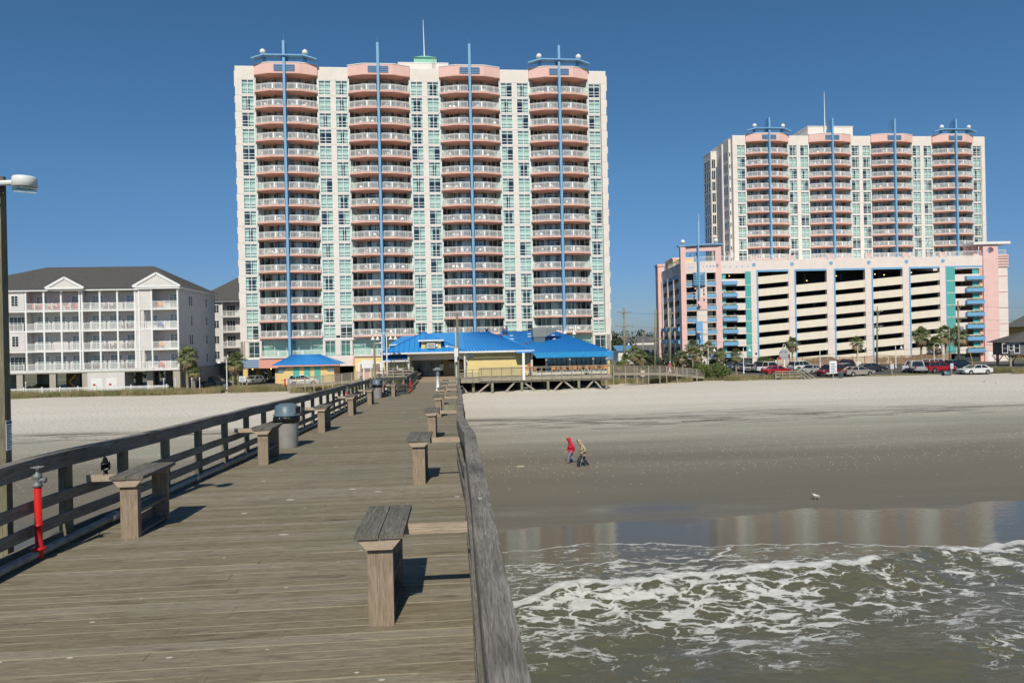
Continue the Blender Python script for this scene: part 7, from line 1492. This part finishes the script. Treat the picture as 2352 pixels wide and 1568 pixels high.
def person(label, loc, rz, jacket, pants, step=.35, hood=True, hip_arm=False, nod=.05, H=1.0, jkt='jacket', seated=False, cap=None):
    t = thing('person', label, 'person', loc, rz); hz = .92
    if seated: hz = .50
    fa, ba = step, -step
    hipL, hipR = (0, .09, hz), (0, -.09, hz)
    if seated: kL, aL, kR, aR = (.42, .12, hz+.03), (.40, .12, .08), (.42, -.12, hz+.03), (.46, -.12, .08)
    else: kL, aL, kR, aR = (fa*.62+.05, .09, hz*.54), (fa*.95, .09, .09), (ba*.35+.03, -.09, hz*.53), (ba*1.05, -.09, .13)
    zz = hz-.92
    J = [(0, 0, hz+.02), (-.01, 0, hz+.22), (.0, 0, hz+.44), (.03, 0, hz+.56), (.07+nod*.5, 0, hz+.64), (.08+nod, 0, hz+.74), hipL, kL, aL, (aL[0]+.16, aL[1], .04), hipR, kR, aR, (aR[0]+.15, aR[1], .05 if not seated else .04)]
    Rr = [(.13, .10), (.12, .09), (.14, .10), .055, .06, .092, .085, .06, .042, .03, .085, .06, .042, .03]; E = [(0,1),(1,2),(2,3),(3,4),(4,5),(0,6),(6,7),(7,8),(8,9),(0,10),(10,11),(11,12),(12,13)]
    sw = .22 if not hip_arm else .02
    sh = []
    for s, dx in ((1, -sw), (-1, sw)):
        if hip_arm and s == 1: el, wr = (-.14, s*.30, hz+.22), (.02, s*.24, hz+.06)
        elif seated: el, wr = (.08, s*.26, hz+.24), (.28, s*.16, hz+.18)
        else: el, wr = (dx*.5-.03, s*.23, hz+.22), (dx+.03, s*.24, hz-.02)
        b = len(J); J += [(.02, s*.17, hz+.47), el, wr, (wr[0]+.03, wr[1], wr[2]-.07)]; Rr += [.055, .042, .028, .026]; E += [(2, b), (b, b+1), (b+1, b+2), (b+2, b+3)]; sh.append((b, wr))
        for q in range(5):
            f = (q-1.5)*.017; L = (.05, .06, .065, .055, .045)[q]
            J += [(wr[0]+.035+f if q < 4 else wr[0]+.06, wr[1]+(.0 if q < 4 else .0), wr[2]-.11 if q < 4 else wr[2]-.05), (wr[0]+.05+f if q < 4 else wr[0]+.085, wr[1]-s*.012, wr[2]-.11-L if q < 4 else wr[2]-.09)]; Rr += [.010, .008]; n_ = len(J); E += [(b+3, n_-2), (n_-2, n_-1)]
    body = skin('body', J, E, Rr, 'skin', t)
    nose = MB(); hc = Vector(J[5]); nose.ball((hc.x+.095, 0, hc.z-.01), (.018, .014, .02), 8); nose.build('nose', 'skin', t, True)
    g = MB()
    for s in (-1, 1): g.ball((hc.x+.085, s*.033, hc.z+.02), .010, 6)
    g.build('eyes', 'hair', t, True)
    # jacket over torso and arms
    a0, a1 = sh[0][0], sh[1][0]; JJ = [(0, 0, hz-(.20 if not seated else .05)), J[0], J[1], J[2], (.05, 0, hz+.55)]+[J[a0], J[a0+1], J[a0+2]]+[J[a1], J[a1+1], J[a1+2]]
    skin(jkt, JJ, [(0,1),(1,2),(2,3),(3,4),(3,5),(5,6),(6,7),(3,8),(8,9),(9,10)], [(.235, .19), (.225, .18), (.21, .175), (.205, .165), .085, .10, .082, .062, .10, .082, .062], jacket, t, root=1)
    skin('trousers', [J[0], J[6], J[7], (J[8][0], J[8][1], J[8][2]+.0), J[10], J[11], J[12]], [(0,1),(1,2),(2,3),(0,4),(4,5),(5,6)], [(.14, .12), .12, .108, .095, .12, .108, .095], pants, t)
    if hood:
        g = MB(); n = 18; c = hc+Vector((-.025, 0, .015)); vs = []; fs = []
        for i in range(10):
            th = math.pi*i/9*.80
            for k_ in range(n): ph = 2*math.pi*k_/n; r_ = math.sin(th); vs.append((c.x+.05-.145*math.cos(th)*(1) , c.y+.115*r_*math.cos(ph), c.z-.01+.145*r_*math.sin(ph)))
        for i in range(9): fs += [(i*n+k_, i*n+(k_+1) % n, (i+1)*n+(k_+1) % n, (i+1)*n+k_) for k_ in range(n)]
        g.add(vs, fs); hd = g.build('hood', jacket, t, True); so_ = hd.modifiers.new('s', 'SOLIDIFY'); so_.thickness = .015
        g = MB(); g.tube([(c.x-.02, 0, hz+.50), (c.x-.01, 0, c.z-.04)], [.12, .10], 12); g.build('hood_collar', jacket, t, True)
        MB().tube([(hc.x+.07, 0, hc.z+.055), (hc.x+.19, 0, hc.z+.035)], [.05, .045], 8).build('cap_peak', 'hair', t)
    else:
        g = MB(); g.ball((hc.x-.015, 0, hc.z+.03), (.105, .095, .095), 14); g.build('hair' if not cap else 'cap', cap or 'hair', t, True)
    for s, a_ in ((1, J[8]), (-1, J[12])):
        g = MB(); g.ball((a_[0]+.05, a_[1], a_[2]-.035), (.15, .055, .055), 12, 0); g.box(a_[0]-.09, a_[0]+.19, a_[1]-.048, a_[1]+.048, max(.0, a_[2]-.09), max(.025, a_[2]-.065), 1); g.build('shoe', ['shoe', 'sole'], t, True)
    t.scale = (H, H, H); return t
z = bz(7.47, 45.86); person('person in a hooded red jacket and grey-blue trousers walking on the wet sand', (7.55, 45.9, z), math.pi+.05, 'redj', 'jeans', .25, True, False, .04, .99)
pr = person('person in a hooded tan jacket and black striped trousers, hand at the pocket, head bowed', (8.15, 44.9, bz(8.15, 44.9)), math.pi-.03, 'tanj', 'blackp', .35, True, True, .10, 1.03)
MB().beam((-.02, .19, .88), (.2, .20, .18), .012, .03).build('trouser_stripe', 'stripe', pr)
p = at(1015, 860, 90.3); person('person in a loose white shirt standing in the entrance passage, back turned', (p[0], 90.3, FLO), math.pi/2, 'whites', 'navy', .05, False, False, .0, 1.03, 'shirt')
p = at(962, 865, 90.8); person('seated person in dark clothes beside the entrance doors', (p[0], 90.8, FLO), -.5, 'navy', 'navy', .1, False, False, .05, 1.0, 'jacket', True)
t = thing('folding_chair', 'chair of the seated person by the entrance doors', 'chair', (p[0], 90.8, FLO), -.5); MB().box(-.22, .22, -.22, .22, .38, .41).build('seat', 'navy', t)
MB().box(-.26, -.22, -.22, .22, .41, .9).build('backrest', 'navy', t)
for x in (-.2, .2):
    for y in (-.2, .2): MB().tube([(x, y, 0), (x, y, .38)], .015, 5).build('leg', 'metal', t)
p = at(1985*.6125, 850, 86.3); person('person in an orange top at the left end of the dining deck', (p[0], 86.3, FLO), .3, 'orange', 'navy', .08, False, False, 0, .98, 'shirt')
p = at(2487*.6125, 850, 97.5); person('person in dark clothes walking behind the slatted boardwalk fence', (p[0], 97.0, 1.35), 0, 'navy', 'navy', .2, False, False, 0, 1.0, 'jacket'); p = at(2509*.6125, 850, 97.5); person('person in a pink top and white cap behind the boardwalk fence', (p[0], 97.2, 1.3), 0, 'pinkc', 'trim', .2, False, False, 0, 1.0, 'shirt', False, 'white')
# crow on the brace of the nearest left bench
t = thing('crow', 'black crow perched on the wooden brace between bench and left railing', 'crow', (-4.36, 9.04, dz(9)+.712), R(-70)); c = skin('body', [(0, 0, .13), (-.03, 0, .08), (-.06, 0, .03), (.03, 0, .185), (.045, 0, .225), (.02, 0, .11)], [(5,0),(0,3),(3,4),(5,1),(1,2)], [.045, .042, .022, .03, .027, .045], 'crow', t, 2, 5)
MB().tube([(.065, 0, .23), (.115, 0, .215)], [.012, .003], 8).build('beak', 'crow', t, True); MB().add([(-.04, -.02, .06), (-.04, .02, .06), (-.10, .022, -.06), (-.10, -.022, -.06), (-.055, -.02, .05), (-.055, .02, .05), (-.112, .02, -.06), (-.112, -.02, -.06)], [(0,1,2,3),(7,6,5,4),(0,3,7,4),(1,5,6,2)]).build('tail', 'crow', t)
for s in (-1, 1): MB().tube([(0, s*.02, .07), (.01, s*.02, .03), (0, s*.02, 0), (.03, s*.02, .002)], .004, 5).build('leg', 'crow', t); MB().ball((-.02, s*.042, .105), (.055, .012, .06), 10).build('wing', 'crow', t, True)
def gull(label, loc, rz):
    t = thing('seagull', label, 'seagull', loc, rz, 'seagulls on the sand'); skin('body', [(0, 0, .24), (-.12, 0, .21), (-.22, 0, .17), (.09, 0, .30), (.11, 0, .36)], [(0,1),(1,2),(0,3),(3,4)], [.075, .06, .02, .045, .04], 'gull', t); MB().tube([(.14, 0, .36), (.21, 0, .345)], [.014, .004], 6).build('beak', 'oyellow', t)
    for s in (-1, 1): MB().tube([(0, s*.03, .18), (0, s*.03, 0), (.04, s*.03, .005)], .007, 5).build('leg', 'oyellow', t); MB().ball((-.06, s*.065, .24), (.15, .02, .055), 10).build('wing', 'signgrey', t, True)
gull('lone white seagull standing on the dark wet sand near the water', (19.3, 36.3, bz(19.3, 36.3)), 2.6); p = az(2262, 887, -.5); gull('seagull on the dry sand at the right, left one', (p[0], p[1], bz(p[0], p[1])), 2.0); p = az(2290, 888, -.5); gull('seagull on the dry sand at the right, right one', (p[0], p[1], bz(p[0], p[1])), 1.0)
M['wetclump'] = mat('yellow_sand_clump', (.50, .42, .27), .9); p = az(1192, 1070, -1.8); z = bz(p[0], p[1]); tag(MB().lathe([(.02, -.02), (.45, .0), (.5, .03), (.2, .075), (.02, .08)], 14).build('sand_patch', 'wetclump', None, True, (p[0]+.1, p[1], z-.03)), 'pale yellowish clump lying on the wet sand left of the walkers', 'debris'); bpy.data.objects['sand_patch'].scale = (.8, .5, .5)
